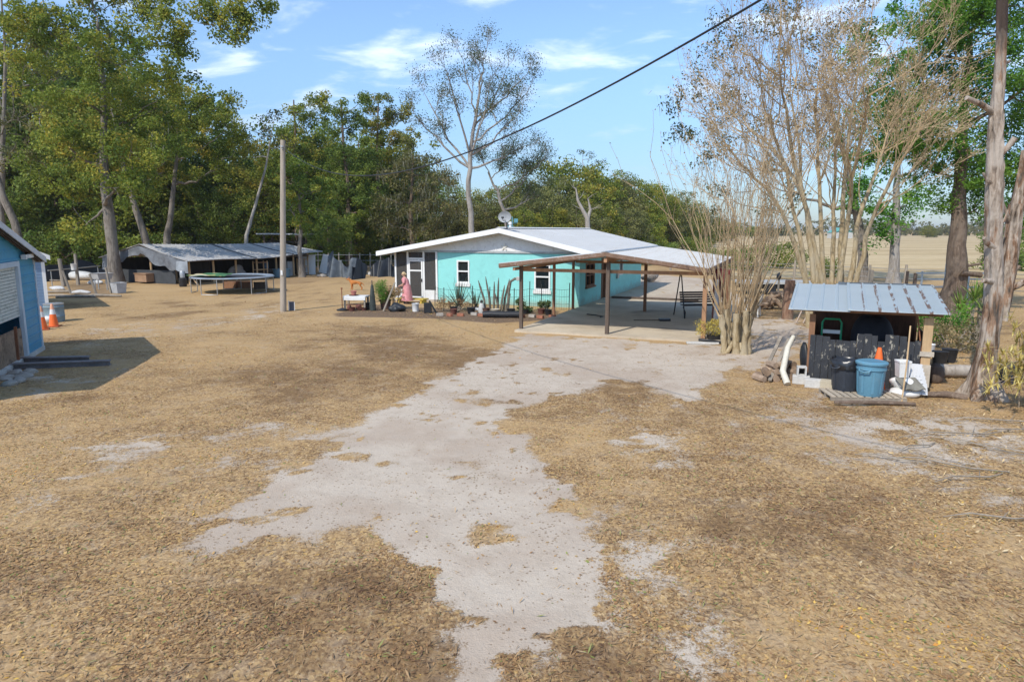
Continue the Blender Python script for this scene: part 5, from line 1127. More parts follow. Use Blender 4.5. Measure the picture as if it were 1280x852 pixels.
m=MB(); m.lathe([(.135,0),(.165,.30),(.175,.31),(.175,.35),(.155,.35),(.12,.03)],4,(0,0,0)); m.build('bucket_body',white_pl,bkt,30,bevel=.015); bkt.rotation_euler=(0,0,R(40))
def sack(loc,s,seed,label,mm=white_pl):
    m=MB(); m.rock((0,0,s[2]*.9),s,seed,3,.13); o=m.build('white_sack',mm,None,80); o.location=loc; o.rotation_euler=(0,0,LA); tag(o,label,'sack')
sack(lw(1.86,-.50,.0),(.27,.22,.10),71,'white sack at the bottom of the pile beside the blue bin'); sack(lw(1.84,-.42,.17),(.25,.20,.12),72,'white sack lying on top of the bottom sack, under the white bucket')
m=MB(); m.sheet(lambda u,v: (-.24+u*.42+.06*v,-.06-.30*v,.36-.18*v+.02*math.sin(u*9)),10,6,.02); o=m.build('grey_cloth',mat('grey_rag',(.20,.19,.16),.9)); o.location=lw(1.86,-.42,.02); tag(o,'grey-brown rag draped over the white sacks','rag')
for k in range(6):
    m=MB(); m.sheet(lambda u,v: (-.115+u*.23,.012*abs(((u*8)%2)-1)-.02+v*.02*k,.0+v*.26),32,2,.006); o=m.build('siding_panel',mat('siding_white',(.56,.57,.58),.5,var=.05),None); o.location=lw(2.04+.025*k,-.36-.035*k,.42-.07*k); o.rotation_euler=(R(-24),0,LA-.12+.03*k); tag(o,'white siding panel leaning in the stack at the right corner of the lean-to','panel','white siding panels stacked by the lean-to')
def block(px,py,s,rz,label,mm,z=0,hollow=False,loc=None):
    o=thing('cinder_block',label,'cinder block',loc if loc else (*G(px,py),z),rz,'concrete blocks round the lean-to')
    m=MB(); x,y,h=s
    if hollow:  # standing on end, cells facing the camera
        w=.035; m.b2(-x/2,-x/2+w,-y/2,y/2,0,h); m.b2(x/2-w,x/2,-y/2,y/2,0,h); m.b2(-x/2+w,x/2-w,-y/2,y/2,0,w); m.b2(-x/2+w,x/2-w,-y/2,y/2,h-w,h); m.b2(-x/2+w,x/2-w,-y/2,y/2,h/2-w/2,h/2+w/2)
        m.build('block_body',mm,o,bevel=.006); m=MB(); m.b2(-x/2+w,x/2-w,y/2-.02,y/2-.005,w,h-w); m.build('cell_back',dark_in,o)
    else: m.box((0,0,h/2),s); m.build('block_body',mm,o,bevel=.012)
block(1003,474,(.20,.20,.40),LA+.15,'hollow cinder block standing on end against the left board',conc_lt,.19,True,(*lw(-.13,-.10),.195))
block(1003,478.5,(.36,.2,.19),LA+.05,'pale block lying under the upright hollow block',conc_lt,0,False,(*lw(-.13,-.10),0)); block(1018,484,(.40,.2,.19),LA,'pale solid block lying in front of the black boards',conc_lt); block(1034,486,(.28,.22,.20),LA-.1,'tan square-edged block left of the black bin',conc_tn); block(1138,491,(.24,.2,.2),LA,'grey block under the stack of white siding panels',conc_lt)
m=MB(); m.tube([(.02,0,.04),(.0,.25,.28),(.22,.6,.75),(.42,.8,.98)],[.075,.07,.06,.05],10); o=m.build('white_pipe',mat('dirty_white_pipe',(.62,.58,.48),.6),None,60); o.location=(*G(983,482),0); tag(o,'thick dirty-white bent pipe leaning on the left side of the lean-to','pipe')
m=MB(); m.rock((0,0,.5),(.07,.2,.42),91,2,.3); o=m.build('black_sheet',black_sh,None,80); o.location=lw(-.10,.55); tag(o,'black plastic sheet bunched beside the left board of the lean-to','sheet')
g=np.random.default_rng(23); fw=[mat('firewood_a',(.33,.24,.17),.95,var=.25,sc=6),mat('firewood_b',(.24,.165,.11),.95,var=.3,sc=6),mat('firewood_c',(.42,.31,.21),.95,var=.25,sc=6)]
base=Vector((*G(966,473),0))
for k in range(26):
    lay=0 if k<13 else (1 if k<21 else 2); q=k if k<13 else (k-13 if k<21 else k-21); m=MB(); L_=g.uniform(.3,.42); r=g.uniform(.055,.085)
    m.tube([(0,-L_/2,0),(0,0,.01),(0,L_/2,0)],[r,r*1.05,r],7,True,.1); o=m.build('firewood_log',fw[k%3],None,30)
    o.location=base+Vector((-.40+q*.118+lay*.16+g.normal(0,.02),g.normal(0,.1),.07+lay*.13)); o.rotation_euler=(g.normal(0,.1),g.uniform(0,6),g.normal(.0,.25)); tag(o,'short split log in the firewood heap left of the lean-to','log','split logs heaped left of the lean-to')
for k,(a,b) in enumerate((((952,475),(1000,440)),((962,478),(1004,436)))):
    p,q=Vector((*G(*a),.05)),Vector((*G(a[0]+22,a[1]-18),.75)); m=MB(); m.beam(p,q,.08,.03); o=m.build('leaning_board',wood_gr); tag(o,'weathered board leaning on the firewood heap, '+('farther left' if k==0 else 'nearer the white pipe'),'board')
m=MB(); m.tube([(-.75,.05,.06),(-.3,0,.07),(.2,.01,.065),(.78,-.06,.05)],[.03,.042,.046,.03],9,True,.12); o=m.build('fallen_log',mat('log_bark',(.16,.115,.085),.95,var=.3,sc=5,dirt=(.34,.27,.21),dirt_amt=.5),None,50); o.location=(*G(1092,507),0); tag(o,'long thin log lying on the dirt in front of the pallet','log')
m=MB(); m.tube([(0,0,0),(.10,.12,.7),(.24,.35,1.5)],[.017,.017,.015],6); o=m.build('leaning_pole',wood_tan,None,60); o.location=(*G(1127,503),0); tag(o,'thin pale pole leaning up against the right corner of the lean-to','pole')
m=MB(); m.tube([(0,0,0),(-.0,.1,.9),(-.02,.3,1.6)],[.017,.017,.015],6); o=m.build('leaning_pole',rust,None,60); o.location=(*G(1150,492),0); tag(o,'thin rusty pole beside the tan corner post of the lean-to','pole')
m=MB(); m.tube([(-.4,0,.05),(0,.03,.07),(.35,-.05,.04)],[.05,.07,.05],8,True,.1); o=m.build('fallen_log',MATS['log_bark'],None,50); o.location=(*G(1184,497),0); o.rotation_euler=(0,0,-.2); tag(o,'short dark log lying between the lean-to and the dead trunk','log')
for k,(px,py,dx,dy) in enumerate(((955,395,.3,-.25),(962,399,.35,-.2))):
    pass
# stakes behind the left side of the lean-to
for k in range(2):
    m=MB(); m.tube([(0,0,0),(.45,.2,.9)],.03,6); o=m.build('wooden_stake',mat('pale_stake',(.45,.36,.30),.9),None,60); o.location=(*G(995+k*9,404),0); tag(o,'pale slanting stake behind the left roof edge of the lean-to','stake','slanting stakes behind the lean-to')

# ================================================================== RIGHT BACKGROUND CLUTTER
g=np.random.default_rng(41)
gb=thing('golden_shrub','golden yellow dry shrub in a black pot at the carport corner','shrub',G(890,425.5))
cl=[(g.normal(0,.27),g.normal(0,.22),.22+.38*g.random()) for _ in range(20)]; V,T=leafcloud(cl,[.2]*20,110,.055,31,asp=.35); quadmesh('foliage',V,LEAF_GOLD,gb,T)
m=MB()
for c in cl: m.tube([(0,0,.1),c],.01,4)
m.build('stem',wood_gr,gb)
m=MB(); m.lathe([(.2,0),(.25,.2),(.27,.22),(.2,.19)],14,(.05,-.1,0)); m.build('pot',black_pl,gb,50)
m=MB(); a=np.linspace(-2.6,.6,16); m.tube([(.62*math.cos(t),.33*math.sin(t),.07+.05*math.sin(t*2)) for t in a],.045,7); o=m.build('hose_coil',black_pl,None,60); o.location=(G(893,428)[0],G(893,428)[1],0); tag(o,'black hose curled round the pot of the golden shrub','hose')
m=MB(); m.box((0,0,.04),(.95,.2,.06)); o=m.build('kerb_stone',conc_lt,None,bevel=.01); o.location=(*G(878,430),0); o.rotation_euler=(0,0,-.1); tag(o,'pale slab edging under the golden shrub','slab')
pcx=thing('plastic_chair','white plastic garden chair behind the pollarded crape myrtle','chair',G(941,395),R(-120))
for s in (-1,1):
    for q in (-1,1):
        m=MB(); m.beam((s*.26,q*.24,0),(s*.21,q*.2,.42),.05,.05); m.build('leg',white_pl,pcx)
m=MB(); m.box((0,0,.44),(.48,.46,.04)); m.build('seat',white_pl,pcx,bevel=.015)
m=MB(); m.sheet(lambda u,v: (-.22+u*.44,.22+.12*v-.05*math.sin(u*math.pi),.46+v*.42),8,6,.025); m.build('backrest',white_pl,pcx,50)
for s in (-1,1):
    m=MB(); m.box((s*.25,.0,.64),(.05,.46,.035)); m.box((s*.25,-.2,.54),(.045,.045,.2)); m.build('armrest',white_pl,pcx,bevel=.01)
m=MB(); m.box((0,0,.2),(.4,.4,.4)); o=m.build('dark_crate',mat('dark_crate',(.03,.035,.045),.7)); o.location=(G(938,392)[0],G(938,392)[1]+.0,0.0); o.scale=(.8,.8,.9); tag(o,'dark crate under the white plastic chair','crate')
for k in range(60):
    m=MB(); L_=g.uniform(.4,.8); r=g.uniform(.06,.11); m.tube([(-L_/2,0,0),(0,0,.01),(L_/2,0,0)],r,6,True,.1)
    o=m.build('brush_log',fw[k%3],None,30); x=g.uniform(-1.4,1.5); h=(1-abs(x)/1.7); o.location=(12.0+x,30.2+g.normal(0,.35),.08+g.random()*.75*h); o.rotation_euler=(g.normal(0,.2),g.normal(0,.3),g.uniform(-1,1)); tag(o,'grey log in the wood heap behind the white plastic chair','log','logs in the heap behind the white plastic chair')
tl=thing('flat_trailer','low flat trailer with a white edge beyond the wood heap','trailer',G(967,366),-.05)
m=MB(); m.b2(-2.0,2.0,-1,1,.55,.66); m.build('deck',mat('trailer_grey',(.40,.40,.39),.8),tl); m=MB(); m.b2(-1.9,1.9,-.9,.9,.3,.549); m.build('side_panel',dark_in,tl)
for s in (-1,1):
    m=MB(); m.lathe([(.3,-.08),(.3,.08)],14); w_=m.build('wheel',black_pl,tl,40); w_.rotation_euler=(R(90),0,0); w_.location=(s*.5,-.96,.3)
pbr=thing('topped_post','slim post with a dark knob on top beyond the wood heap','post',G(972,376))
m=MB(); m.tube([(0,0,0),(0,0,1.05)],.05,6); m.build('shaft',wood_gr,pbr); m=MB(); m.rock((0,0,1.2),(.13,.13,.2),8,1,.15); m.build('knob',black_pl,pbr,60)
m=MB(); m.tube([(0,0,-.1),(0,0,.8),(.02,0,1.5)],[.22,.2,.19],10,True,.05); o=m.build('stump_post',barkmat('stump_bark',(.16,.09,.06),(.27,.16,.11),(.40,.28,.20)),None,60); o.location=(*G(984,398),0); tag(o,'thick reddish-brown stump post at the back left of the lean-to','post')
# field fence
ff=thing('field_fence','wire field fence on grey wooden posts along the golden field','fence',(0,0,0))
fpx=[(838,338),(868,343),(905,347),(948,350),(992,353),(1038,356),(1085,359),(1130,362),(1180,365),(1235,369),(1300,374)]
fpos=[G(*p) for p in fpx]
for k,b in enumerate(fpos):
    m=MB(); h=1.35+.1*((k*7)%3); m.tube([(b[0],b[1],-.1),(b[0]+.03,b[1],h)],[.09,.075],7); m.build('post',wood_gr,ff)
m=MB()
for z in (.35,.65,.95,1.2):
    for a,b in zip(fpos,fpos[1:]): m.tube([(a[0],a[1],z),((a[0]+b[0])/2,(a[1]+b[1])/2,z-.02),(b[0],b[1],z)],.014,4)
m.build('wire',galv,ff)
gtx=thing('rail_gate','white pipe rail gate beside the dark-trunked tree','gate',G(1150,372),-.06)
for s in (0,1.15,2.3,3.45):
    m=MB(); m.tube([(s,0,0),(s,0,1.35 if s!=1.15 else 1.75)],.05,7); m.build('post',mat('pale_grey_paint',(.52,.54,.54),.7),gtx)
for z in (.55,.95,1.25):
    m=MB(); m.tube([(-.3,0,z),(3.9,0,z)],.035,6); m.build('rail',MATS['pale_grey_paint'],gtx)
for k,(px,py,h,r,l) in enumerate(((1066,392,1.45,.09,'dark brown post behind the lean-to roof, left of the pale one'),(1084,395,1.6,.10,'grey-brown post behind the middle of the lean-to roof'),(1108,398,1.75,.05,'thin forked dead stick behind the lean-to roof'),(1128,398,1.6,.06,'dark gnarled stump post behind the right half of the lean-to roof'),(1138,400,1.55,.07,'dark stub just left of the dark-trunked tree'))):
    m=MB(); m.tube([(0,0,-.1),(.02,0,h*.6),(.05 if k!=2 else .2,.02,h+.25)],[r*1.1,r,r*.85],7,True,.1); o=m.build('old_post',wood_gr if k in(1,2) else wood_dk,None,50); o.location=(*G(px,py),0); tag(o,l,'post','old posts behind the lean-to')
# yucca and greenery between lean-to and dead trunk
def yucca(loc,label,hs_,seed,sc=1):
    o=thing('yucca_plant',label,'yucca',loc); Vs=[];Ts=[]; m=MB()
    for k,(x,y,h) in enumerate(hs_):
        V,T=blades(46,.62*sc,.05,.75,(x,y,h),seed+k,.55,.25,-.2); Vs.append(V);Ts.append(T); m.tube([(x*.6,y*.6,0),(x,y,h+.1)],.05,6)
    quadmesh('leaves',np.concatenate(Vs),LEAF_YUCCA,o,np.concatenate(Ts)); m.build('stem',wood_gr,o)
yucca(G(1207,428),'tall green yucca clump left of the dead trunk',[(-.25,0,.9),(.2,.1,1.15),(.45,-.1,.75),(0,.2,.4),(.5,.1,1.35)],201,1.15); yucca(G(1226,424),'second yucca partly hidden behind the dead trunk',[(0,0,.7),(.3,.1,1.0),(-.1,.1,1.2)],231)
cl=[(g.normal(0,.35),g.normal(0,.3),.3+1.0*g.random()) for _ in range(22)]
shrub('green_bush','fine-leaved green bush against the right post of the lean-to','bush',1168,433,cl,[.26]*22,100,.07,LEAF_BRIGHT,51,8)
cl=[(g.normal(0,.45),g.normal(0,.3),.2+.7*g.random()) for _ in range(18)]
shrub('dry_bush','dull brown-green bush in front of the yucca clump','bush',1190,440,cl,[.26]*18,70,.07,leafmat('olive_dry_leaf',[(0,(.10,.09,.04)),(.5,(.24,.19,.09)),(1,(.38,.30,.16))]),52,8)
for k,(px,py,mm,lab) in enumerate(((1158,445,white_pl,'white pot beside the green bush behind the lean-to'),(1186,452,black_pl,'black nursery pot below the yucca clump'),(1174,455,black_pl,'black nursery pot nearest the lean-to corner'))):
    m=MB(); m.lathe([(.15,0),(.19,.32),(.2,.34),(.16,.3)],14); o=m.build('nursery_pot',mm,None,50); o.location=(*G(px,py),0); tag(o,lab,'pot')
m=MB(); m.tube([(-1.0,.1,.16),(-.3,.0,.18),(.5,-.05,.17),(1.1,0,.15)],[.12,.15,.14,.10],9,True,.08); o=m.build('fallen_log',barkmat('grey_log_bark',(.20,.17,.14),(.38,.33,.28),(.52,.47,.41)),None,50); o.location=(*G(1190,472),0); tag(o,'pale grey fallen trunk between the lean-to and the dead trunk','log')
m=MB(); m.rock((0,0,.22),(.16,.14,.24),66,2,.3); o=m.build('dark_stump',wood_dk,None,60); o.location=(*G(1168,478),0); tag(o,'dark burnt stump at the end of the pale fallen trunk','stump')
m=MB(); m.box((0,0,.2),(.35,.3,.4)); o=m.build('navy_crate',mat('navy_plastic',(.02,.03,.06),.5)); o.location=(*G(1262,478),0); tag(o,'dark navy crate at the foot of the dead trunk, on its right','crate')
for k,(px,py,L_,a) in enumerate(((1200,545,2.2,.12),(1245,528,2.4,.0),(1225,560,1.3,-.9),(1180,583,1.6,-.5),(1215,600,1.2,.2),(1262,565,1.5,-.6),(1110,575,.9,-.5),(1240,650,1.1,-.1),(1270,540,1.8,.3),(1150,560,.9,.4))):
    m=MB(); m.tube([(-L_/2,0,.02),(-L_*.2,.06*L_,.05),(L_*.2,-.03*L_,.04),(L_/2,.08*L_,.015)],[.005,.010,.012,.007],6,True,.1)
    m.tube([(L_*.1,0,.03),(L_*.25,.15*L_,.05)],[.006,.003],5); o=m.build('fallen_branch',wood_gr,None,60); o.location=(*G(px,py),.005); o.rotation_euler=(0,0,a); tag(o,'thin fallen branch on the leaf-strewn ground in front of the dead trunk','branch','fallen branches in front of the dead trunk')
m=MB(); m.rock((0,0,.3),(.6,.35,.35),88,2,.3); o=m.build('scrap_heap',mat('scrap_pale',(.42,.36,.31),.9,var=.3,sc=6,dirt=(.12,.08,.07),dirt_amt=.8),None,40); o.location=(*G(812,352),0); tag(o,'pale heap of scrap at the back corner of the house','heap')
# ================================================================== TREES
BARK_G=barkmat('grey_bark',(.085,.07,.055),(.18,.155,.13),(.31,.275,.235)); BARK_B=barkmat('brown_bark',(.07,.05,.038),(.16,.115,.085),(.27,.21,.16)); BARK_P=barkmat('pale_bark',(.20,.175,.15),(.34,.31,.28),(.50,.47,.43))
BARK_D=barkmat('dead_bark',(.055,.04,.03),(.30,.235,.18),(.58,.50,.42),4.5)
_t=BARK_D.node_tree; _p=[n for n in _t.nodes if n.type=='BSDF_PRINCIPLED'][0]; _l=_p.inputs['Base Color'].links[0]; _src=_l.from_socket
_tc=_t.nodes.new('ShaderNodeTexCoord'); _mp=_t.nodes.new('ShaderNodeMapping'); _mp.inputs['Scale'].default_value=(3.2,3.2,.75); _t.links.new(_tc.outputs['Object'],_mp.inputs[0]); _n=_t.nodes.new('ShaderNodeTexNoise'); _n.inputs['Scale'].default_value=1.0; _n.inputs['Detail'].default_value=6; _n.inputs['Roughness'].default_value=.65; _t.links.new(_mp.outputs[0],_n.inputs['Vector'])
_r=_t.nodes.new('ShaderNodeValToRGB'); _e=_r.color_ramp.elements; _e[0].position=.36; _e[0].color=(.05,.033,.024,1); _e[1].position=.48; _e[1].color=(1,1,1,1); _x=_e.new(.425); _x.color=(.62,.36,.20,1); _t.links.new(_n.outputs['Fac'],_r.inputs[0])
_m=_t.nodes.new('ShaderNodeMix'); _m.data_type='RGBA'; _m.blend_type='MULTIPLY'; _m.inputs[0].default_value=.72; _t.links.new(_src,_m.inputs[6]); _t.links.new(_r.outputs[0],_m.inputs[7]); _s2=_t.nodes.new('ShaderNodeSeparateXYZ'); _t.links.new(_tc.outputs['Object'],_s2.inputs[0]); _a2=_t.nodes.new('ShaderNodeMath'); _a2.operation='MULTIPLY_ADD'; _t.links.new(_n.outputs['Fac'],_a2.inputs[0]); _a2.inputs[1].default_value=3.2; _t.links.new(_s2.outputs[2],_a2.inputs[2])
_r2=_t.nodes.new('ShaderNodeMapRange'); _t.links.new(_a2.outputs[0],_r2.inputs[0]); _r2.inputs[1].default_value=7.9; _r2.inputs[2].default_value=8.8
_m2=_t.nodes.new('ShaderNodeMix'); _m2.data_type='RGBA'; _t.links.new(_r2.outputs[0],_m2.inputs[0]); _t.links.new(_m.outputs[2],_m2.inputs[6]); _m2.inputs[7].default_value=(.07,.052,.043,1)   # charred top of the trunk
_t.links.new(_m2.outputs[2],_p.inputs['Base Color'])
BARK_G2=barkmat('soft_grey_bark',(.16,.14,.12),(.28,.25,.22),(.44,.41,.37))
LEAF_A=leafmat('leaf_olive',[(0,(.06,.10,.016)),(.35,(.15,.205,.032)),(.62,(.265,.30,.047)),(.84,(.42,.37,.062)),(1,(.52,.35,.06))])
LEAF_B=leafmat('leaf_deep',[(0,(.06,.115,.024)),(.45,(.15,.22,.042)),(.85,(.28,.335,.06)),(1,(.38,.36,.07))])
LEAF_C=leafmat('leaf_greygreen',[(0,(.085,.10,.035)),(.5,(.19,.20,.07)),(.85,(.30,.28,.10)),(1,(.38,.31,.12))])
LEAF_D=leafmat('leaf_cedar',[(0,(.035,.105,.014)),(.4,(.09,.215,.024)),(.8,(.18,.32,.04)),(1,(.28,.38,.06))])
LEAF_S=leafmat('leaf_sparse',[(0,(0.046,0.065,0.029)),(.5,(0.098,0.124,0.052)),(1,(0.195,0.208,0.091))])
MOSS=leafmat('moss_grey',[(0,(.20,.21,.15)),(1,(.42,.42,.32))],.35)
TWIG=mat('twig_tan',(.36,.29,.21),.9,var=.15); 
def curve(a,b,bend,n=6):
    a=np.array(a,float); b=np.array(b,float); t=np.linspace(0,1,n)[:,None]; return a*(1-t)+b*t+np.array(bend)*(4*t*(1-t))
def tree(name,label,loc,trunk,tr,lobes,leaf,bark,ncl=9,nl=60,size=.2,crad=.55,seed=1,moss=0,group=None,limb_from=.35,asp=.6,limb_r=.32,fill=.9,cat='tree'):
    """trunk: list of local points; lobes: (x,y,z,r) local"""
    g=np.random.default_rng(seed); o=thing(name,label,cat,loc,0,group); m=MB()
    tp=np.array(trunk,float); k=len(tp); 
    fine=[]; 
    for a,b in zip(tp,tp[1:]):
        for q in np.linspace(0,1,4)[:-1]: fine.append(a*(1-q)+b*q+g.normal(0,tr*.09,3)*np.array([1,1,0]))
    fine.append(tp[-1]); fine=np.array(fine); n=len(fine); s=np.linspace(0,1,n); rad=tr*(1-.80*s); rad[0]*=1.55; rad[1]*=1.12
    fine[0][2]-=.1; m.tube(fine,rad,10,True,.05)
    C=[];Rr=[]; lo=int(limb_from*(n-1)); NP_=[p for p in fine[lo:]]; NR=list(rad[lo:]); ax=lambda c: np.min(np.linalg.norm(fine-c,axis=1))
    for (x,y,z,r) in sorted(lobes,key=lambda l: ax(np.array(l[:3]))):
        c=np.array([x,y,z]); A_=np.array(NP_); dv=c-A_; L_=np.linalg.norm(dv,axis=1); cost=L_+.9*np.maximum(0,.35*L_-dv[:,2])+np.where(np.array(NR)<.035,3,0)
        i=int(np.argmin(cost)); st=A_[i]; L=L_[i]; r0=min(NR[i]*.72,.035+.030*L,tr*limb_r*1.3); K=max(4,int(L/.5)+2)
        pl=curve(st,c,(g.normal(0,.07)*L,g.normal(0,.07)*L,-.07*L),K); pl[1:-1]+=g.normal(0,.022*L+.02,(K-2,3)); rl=np.linspace(r0,max(.022,r0*.38),K); m.tube(pl,rl,6,False)
        NP_+=list(pl[1:]); NR+=list(rl[1:]); R2=r*1.35*fill
        for q in range(max(4,int(ncl*min(1,r/1.7)**1.3))):
            d=g.normal(size=3); d/=np.linalg.norm(d); p=c+d*R2*(g.random()**.45)*np.array([1,1,.85])
            C.append(p); Rr.append(crad*g.uniform(.65,1.35)); B_=np.array(NP_); e=p-B_; cst=np.linalg.norm(e,axis=1)+.4*np.maximum(0,-e[:,2]); j=int(np.argmin(cst)); rr0=min(.028,NR[j]*.7)
            tw=curve(B_[j],p,g.normal(0,.10,3)*np.linalg.norm(e[j]),4); m.tube(tw,[rr0,rr0*.75,rr0*.5,.005],4,False)
            if np.linalg.norm(e[j])>.5: NP_+=list(tw[1:3]); NR+=[rr0*.75,rr0*.5]
    m.build('trunk',bark,o,70,keep=True)
    if nl: V,T=leafcloud(C,Rr,nl,size,seed+5,.6,asp); quadmesh('crown',V,leaf,o,T)
    if moss:
        C=np.array(C); sel=g.random(len(C))<moss; cc=np.repeat(C[sel],14,axis=0)+g.normal(0,.35,(sel.sum()*14,3)); N=len(cc)
        if N:
            L=g.uniform(.15,.65,N); w=g.uniform(.02,.06,N); a=g.uniform(0,math.pi,N); ex=np.stack([np.cos(a)*w,np.sin(a)*w,0*a],-1); dn=np.stack([g.normal(0,.06,N),g.normal(0,.06,N),-L],-1)
            quadmesh('moss',np.stack([cc-ex*.5,cc+ex*.5,cc+dn+ex*.2,cc+dn-ex*.2],1),MOSS,o,g.random(N))['kind']='stuff'
    return o
def auto_lobes(n,zc,rx,rz,rl,seed,flat_bottom=.55):
    g=np.random.default_rng(seed); out=[]
    for i in range(n):
        ph=math.acos(1-2*(i+.5)/n); th=i*2.39996+seed; k=g.uniform(.55,1.0)
        x,y,z=math.sin(ph)*math.cos(th)*rx*k,math.sin(ph)*math.sin(th)*rx*k,math.cos(ph)*rz*k
        if z<0: z*=flat_bottom
        out.append((x,y,zc+z,rl*g.uniform(.75,1.25)))
    return out
def px_lobes(base,d,L):
    """lobes read off at (px,py,r_px,depth offset)"""
    out=[]
    for px,py,r,dd in L:
        p=P(px,py,d+dd); out.append((p[0]-base[0],p[1]-base[1],max(p[2],.6),r/FOC*(d+dd)*.95))
    return out
def px_path(base,d,L): return [(P(px,py,d+dd)[0]-base[0],dd,max(P(px,py,d+dd)[2],0)) for px,py,dd in L]
def top_h(px,py,d): return P(px,py,d)[2]

# ---- the big tree on the left
b=(*G(144,354),0); d=b[1]
tree('broadleaf_tree','big broad tree with a thick bare trunk standing left of the barn',b,[(0,0,0),(.05,0,3),(-.15,.1,6),(.1,.2,9.5),(.3,.1,13),(.4,0,16)],.42,
 px_lobes(b,d,[(95,55,34,0),(140,40,38,2),(185,65,36,-2),(215,95,26,0),(60,120,30,1),(105,125,40,-2),(150,115,40,3),(195,135,34,1),(75,180,32,-1),(120,190,36,2),(165,180,34,-2),(205,170,28,1),(90,235,30,2),(140,235,26,-3),(175,225,28,0),(60,60,26,3),(110,-10,32,0),(160,0,34,1),(205,20,30,-2),(40,30,24,0),(75,-30,36,2),(130,-60,40,0),(110,280,24,1),(45,200,22,2),(180,-40,36,0),(80,30,30,1),(125,70,30,-1),(160,150,30,1),(135,185,30,0),(30,85,24,0),(20,20,26,1),(250,8,20,-2),(268,30,15,-2),(285,15,18,-2),(305,28,14,-2),(312,8,16,-2),(328,12,11,-2),(295,45,10,-2),(222,55,18,-1)]),
 LEAF_A,BARK_G,17,120,.19,.66,11,.03)
# ---- slim pale trees at the far left
tree('slim_tree','slim leaning tree with a bare grey trunk behind the pale blue building',(-33,47,0),[(0,0,0),(-.8,0,4),(-2.2,0,9),(-3.1,.2,13),(-3.4,0,17)],.30,px_lobes((-33,47,0),47,[(20,90,24,0),(45,60,20,1),(15,150,22,0),(40,140,18,2),(10,30,22,0),(5,200,20,0),(35,190,16,-1)]),LEAF_C,BARK_G,12,36,.18,.5,21,.25)
tree('slim_tree','slim multi-limbed sparse tree nearest the left edge of the woods',(-37,50,0),[(0,0,0),(.2,0,5),(1.0,0,10),(1.6,.2,15),(2,0,20)],.25,px_lobes((-37,50,0),50,[(20,60,20,0),(55,20,20,1),(0,120,22,0),(50,100,18,2),(25,20,22,0),(70,90,16,0),(20,180,20,-1)]),LEAF_S,BARK_G,12,36,.18,.5,22,.1)
# ---- forked trees behind the barn
b=(-29.5,56,0)
tree('forked_tree','twin-trunked grey tree behind the left end of the barn, its stems forming a V',b,[(0,0,0),(-.3,0,3),(-1.0,0,6),(-1.6,0,9),(-2,0,12.5)],.36,px_lobes(b,56,[(170,150,26,0),(150,190,22,2),(190,185,24,-1),(215,140,26,0),(235,165,24,1),(205,210,20,2),(165,110,24,3)]),LEAF_A,BARK_G,16,120,.2,.62,31,.05)
b=(-28.7,56.5,0)
tree('forked_tree','second stem of the forked grey pair behind the barn, leaning right',b,[(0,0,0),(.5,0,3),(1.2,0,6),(1.7,0,9),(2.1,0,12)],.32,px_lobes(b,56.5,[(240,140,24,0),(262,150,24,1),(285,160,24,-1),(245,185,22,0),(275,190,20,2),(305,175,18,0),(255,118,16,1),(290,130,16,0),(262,215,18,0),(232,220,16,1)]),LEAF_A,BARK_G,16,120,.19,.6,32,.05)
b=(-22.6,58,0)
tree('slanting_tree','thin sparse tree leaning right against the sky behind the barn',b,[(0,0,0),(.3,0,3),(1.2,0,5.5),(2.2,0,8.5),(2.8,0,11)],.2,px_lobes(b,58,[(328,150,13,0),(345,140,10,1),(318,165,12,0),(340,170,11,0),(310,190,14,0),(355,180,10,2)]),LEAF_S,BARK_P,5,30,.2,.5,33,.1)
# ---- middle-left woods
def mid(px,d_,base_x,lob,leaf,seed,label,name='broadleaf_tree',tr=.3,bark=BARK_B,moss=0,ncl=16,nl=125,size=.20,crad=.62,htop=None):
    b=(P(base_x,300,d_)[0],d_,0); L=px_lobes(b,d_,lob); h=max(z for _,_,z,_ in L); g=np.random.default_rng(seed)
    return tree(name,label,b,[(0,0,0),(g.normal(0,.1),0,h*.25),(g.normal(0,.25),0,h*.5),(g.normal(0,.3),0,h*.75),(g.normal(0,.3),0,h)],tr,L,leaf,bark,ncl,nl,size,crad,seed,moss)
mid(378,50.5,376,[(378,275,16,0),(362,262,16,1),(395,262,18,0),(380,240,18,-1),(358,235,14,0),(402,235,15,1),(385,215,14,0),(365,205,13,0),(412,255,13,0)],LEAF_A,41,'small leafy tree with a slim pale trunk at the right end of the barn',tr=.2,bark=BARK_G,size=.18,crad=.5)
mid(375,66,372,[(375,150,18,0),(395,140,18,2),(365,185,22,0),(400,180,24,1),(385,215,24,0),(355,215,20,2),(410,215,22,0),(400,125,11,0),(370,255,20,0),(352,165,14,1)],LEAF_A,42,'tall olive tree directly behind the top of the utility pole')
mid(435,64,436,[(430,140,14,0),(445,150,15,1),(425,175,22,0),(452,185,22,-1),(435,205,26,0),(460,215,22,0),(418,230,20,1),(445,245,26,-1),(430,270,22,0),(465,255,20,0),(452,125,10,0),(440,290,18,0),(415,255,18,0)],LEAF_B,43,'tall dark green bushy tree left of the sparse centre tree')
mid(472,72,474,[(470,130,16,0),(485,150,18,1),(465,160,18,0),(490,180,20,0),(475,200,22,0),(500,140,14,1),(508,175,18,0)],LEAF_A,44,'tall tree with a ragged top behind the dark green bushy one',moss=.1)
mid(520,62,516,[(500,210,22,0),(520,195,20,0),(540,215,22,1),(510,235,24,0),(545,240,24,0),(490,250,22,0),(525,260,26,-1),(560,262,22,0),(555,225,18,0),(500,280,22,0),(535,285,22,0),(478,275,20,0)],LEAF_C,45,'pale mossy live oak behind the left half of the house roof',moss=.55,nl=60)
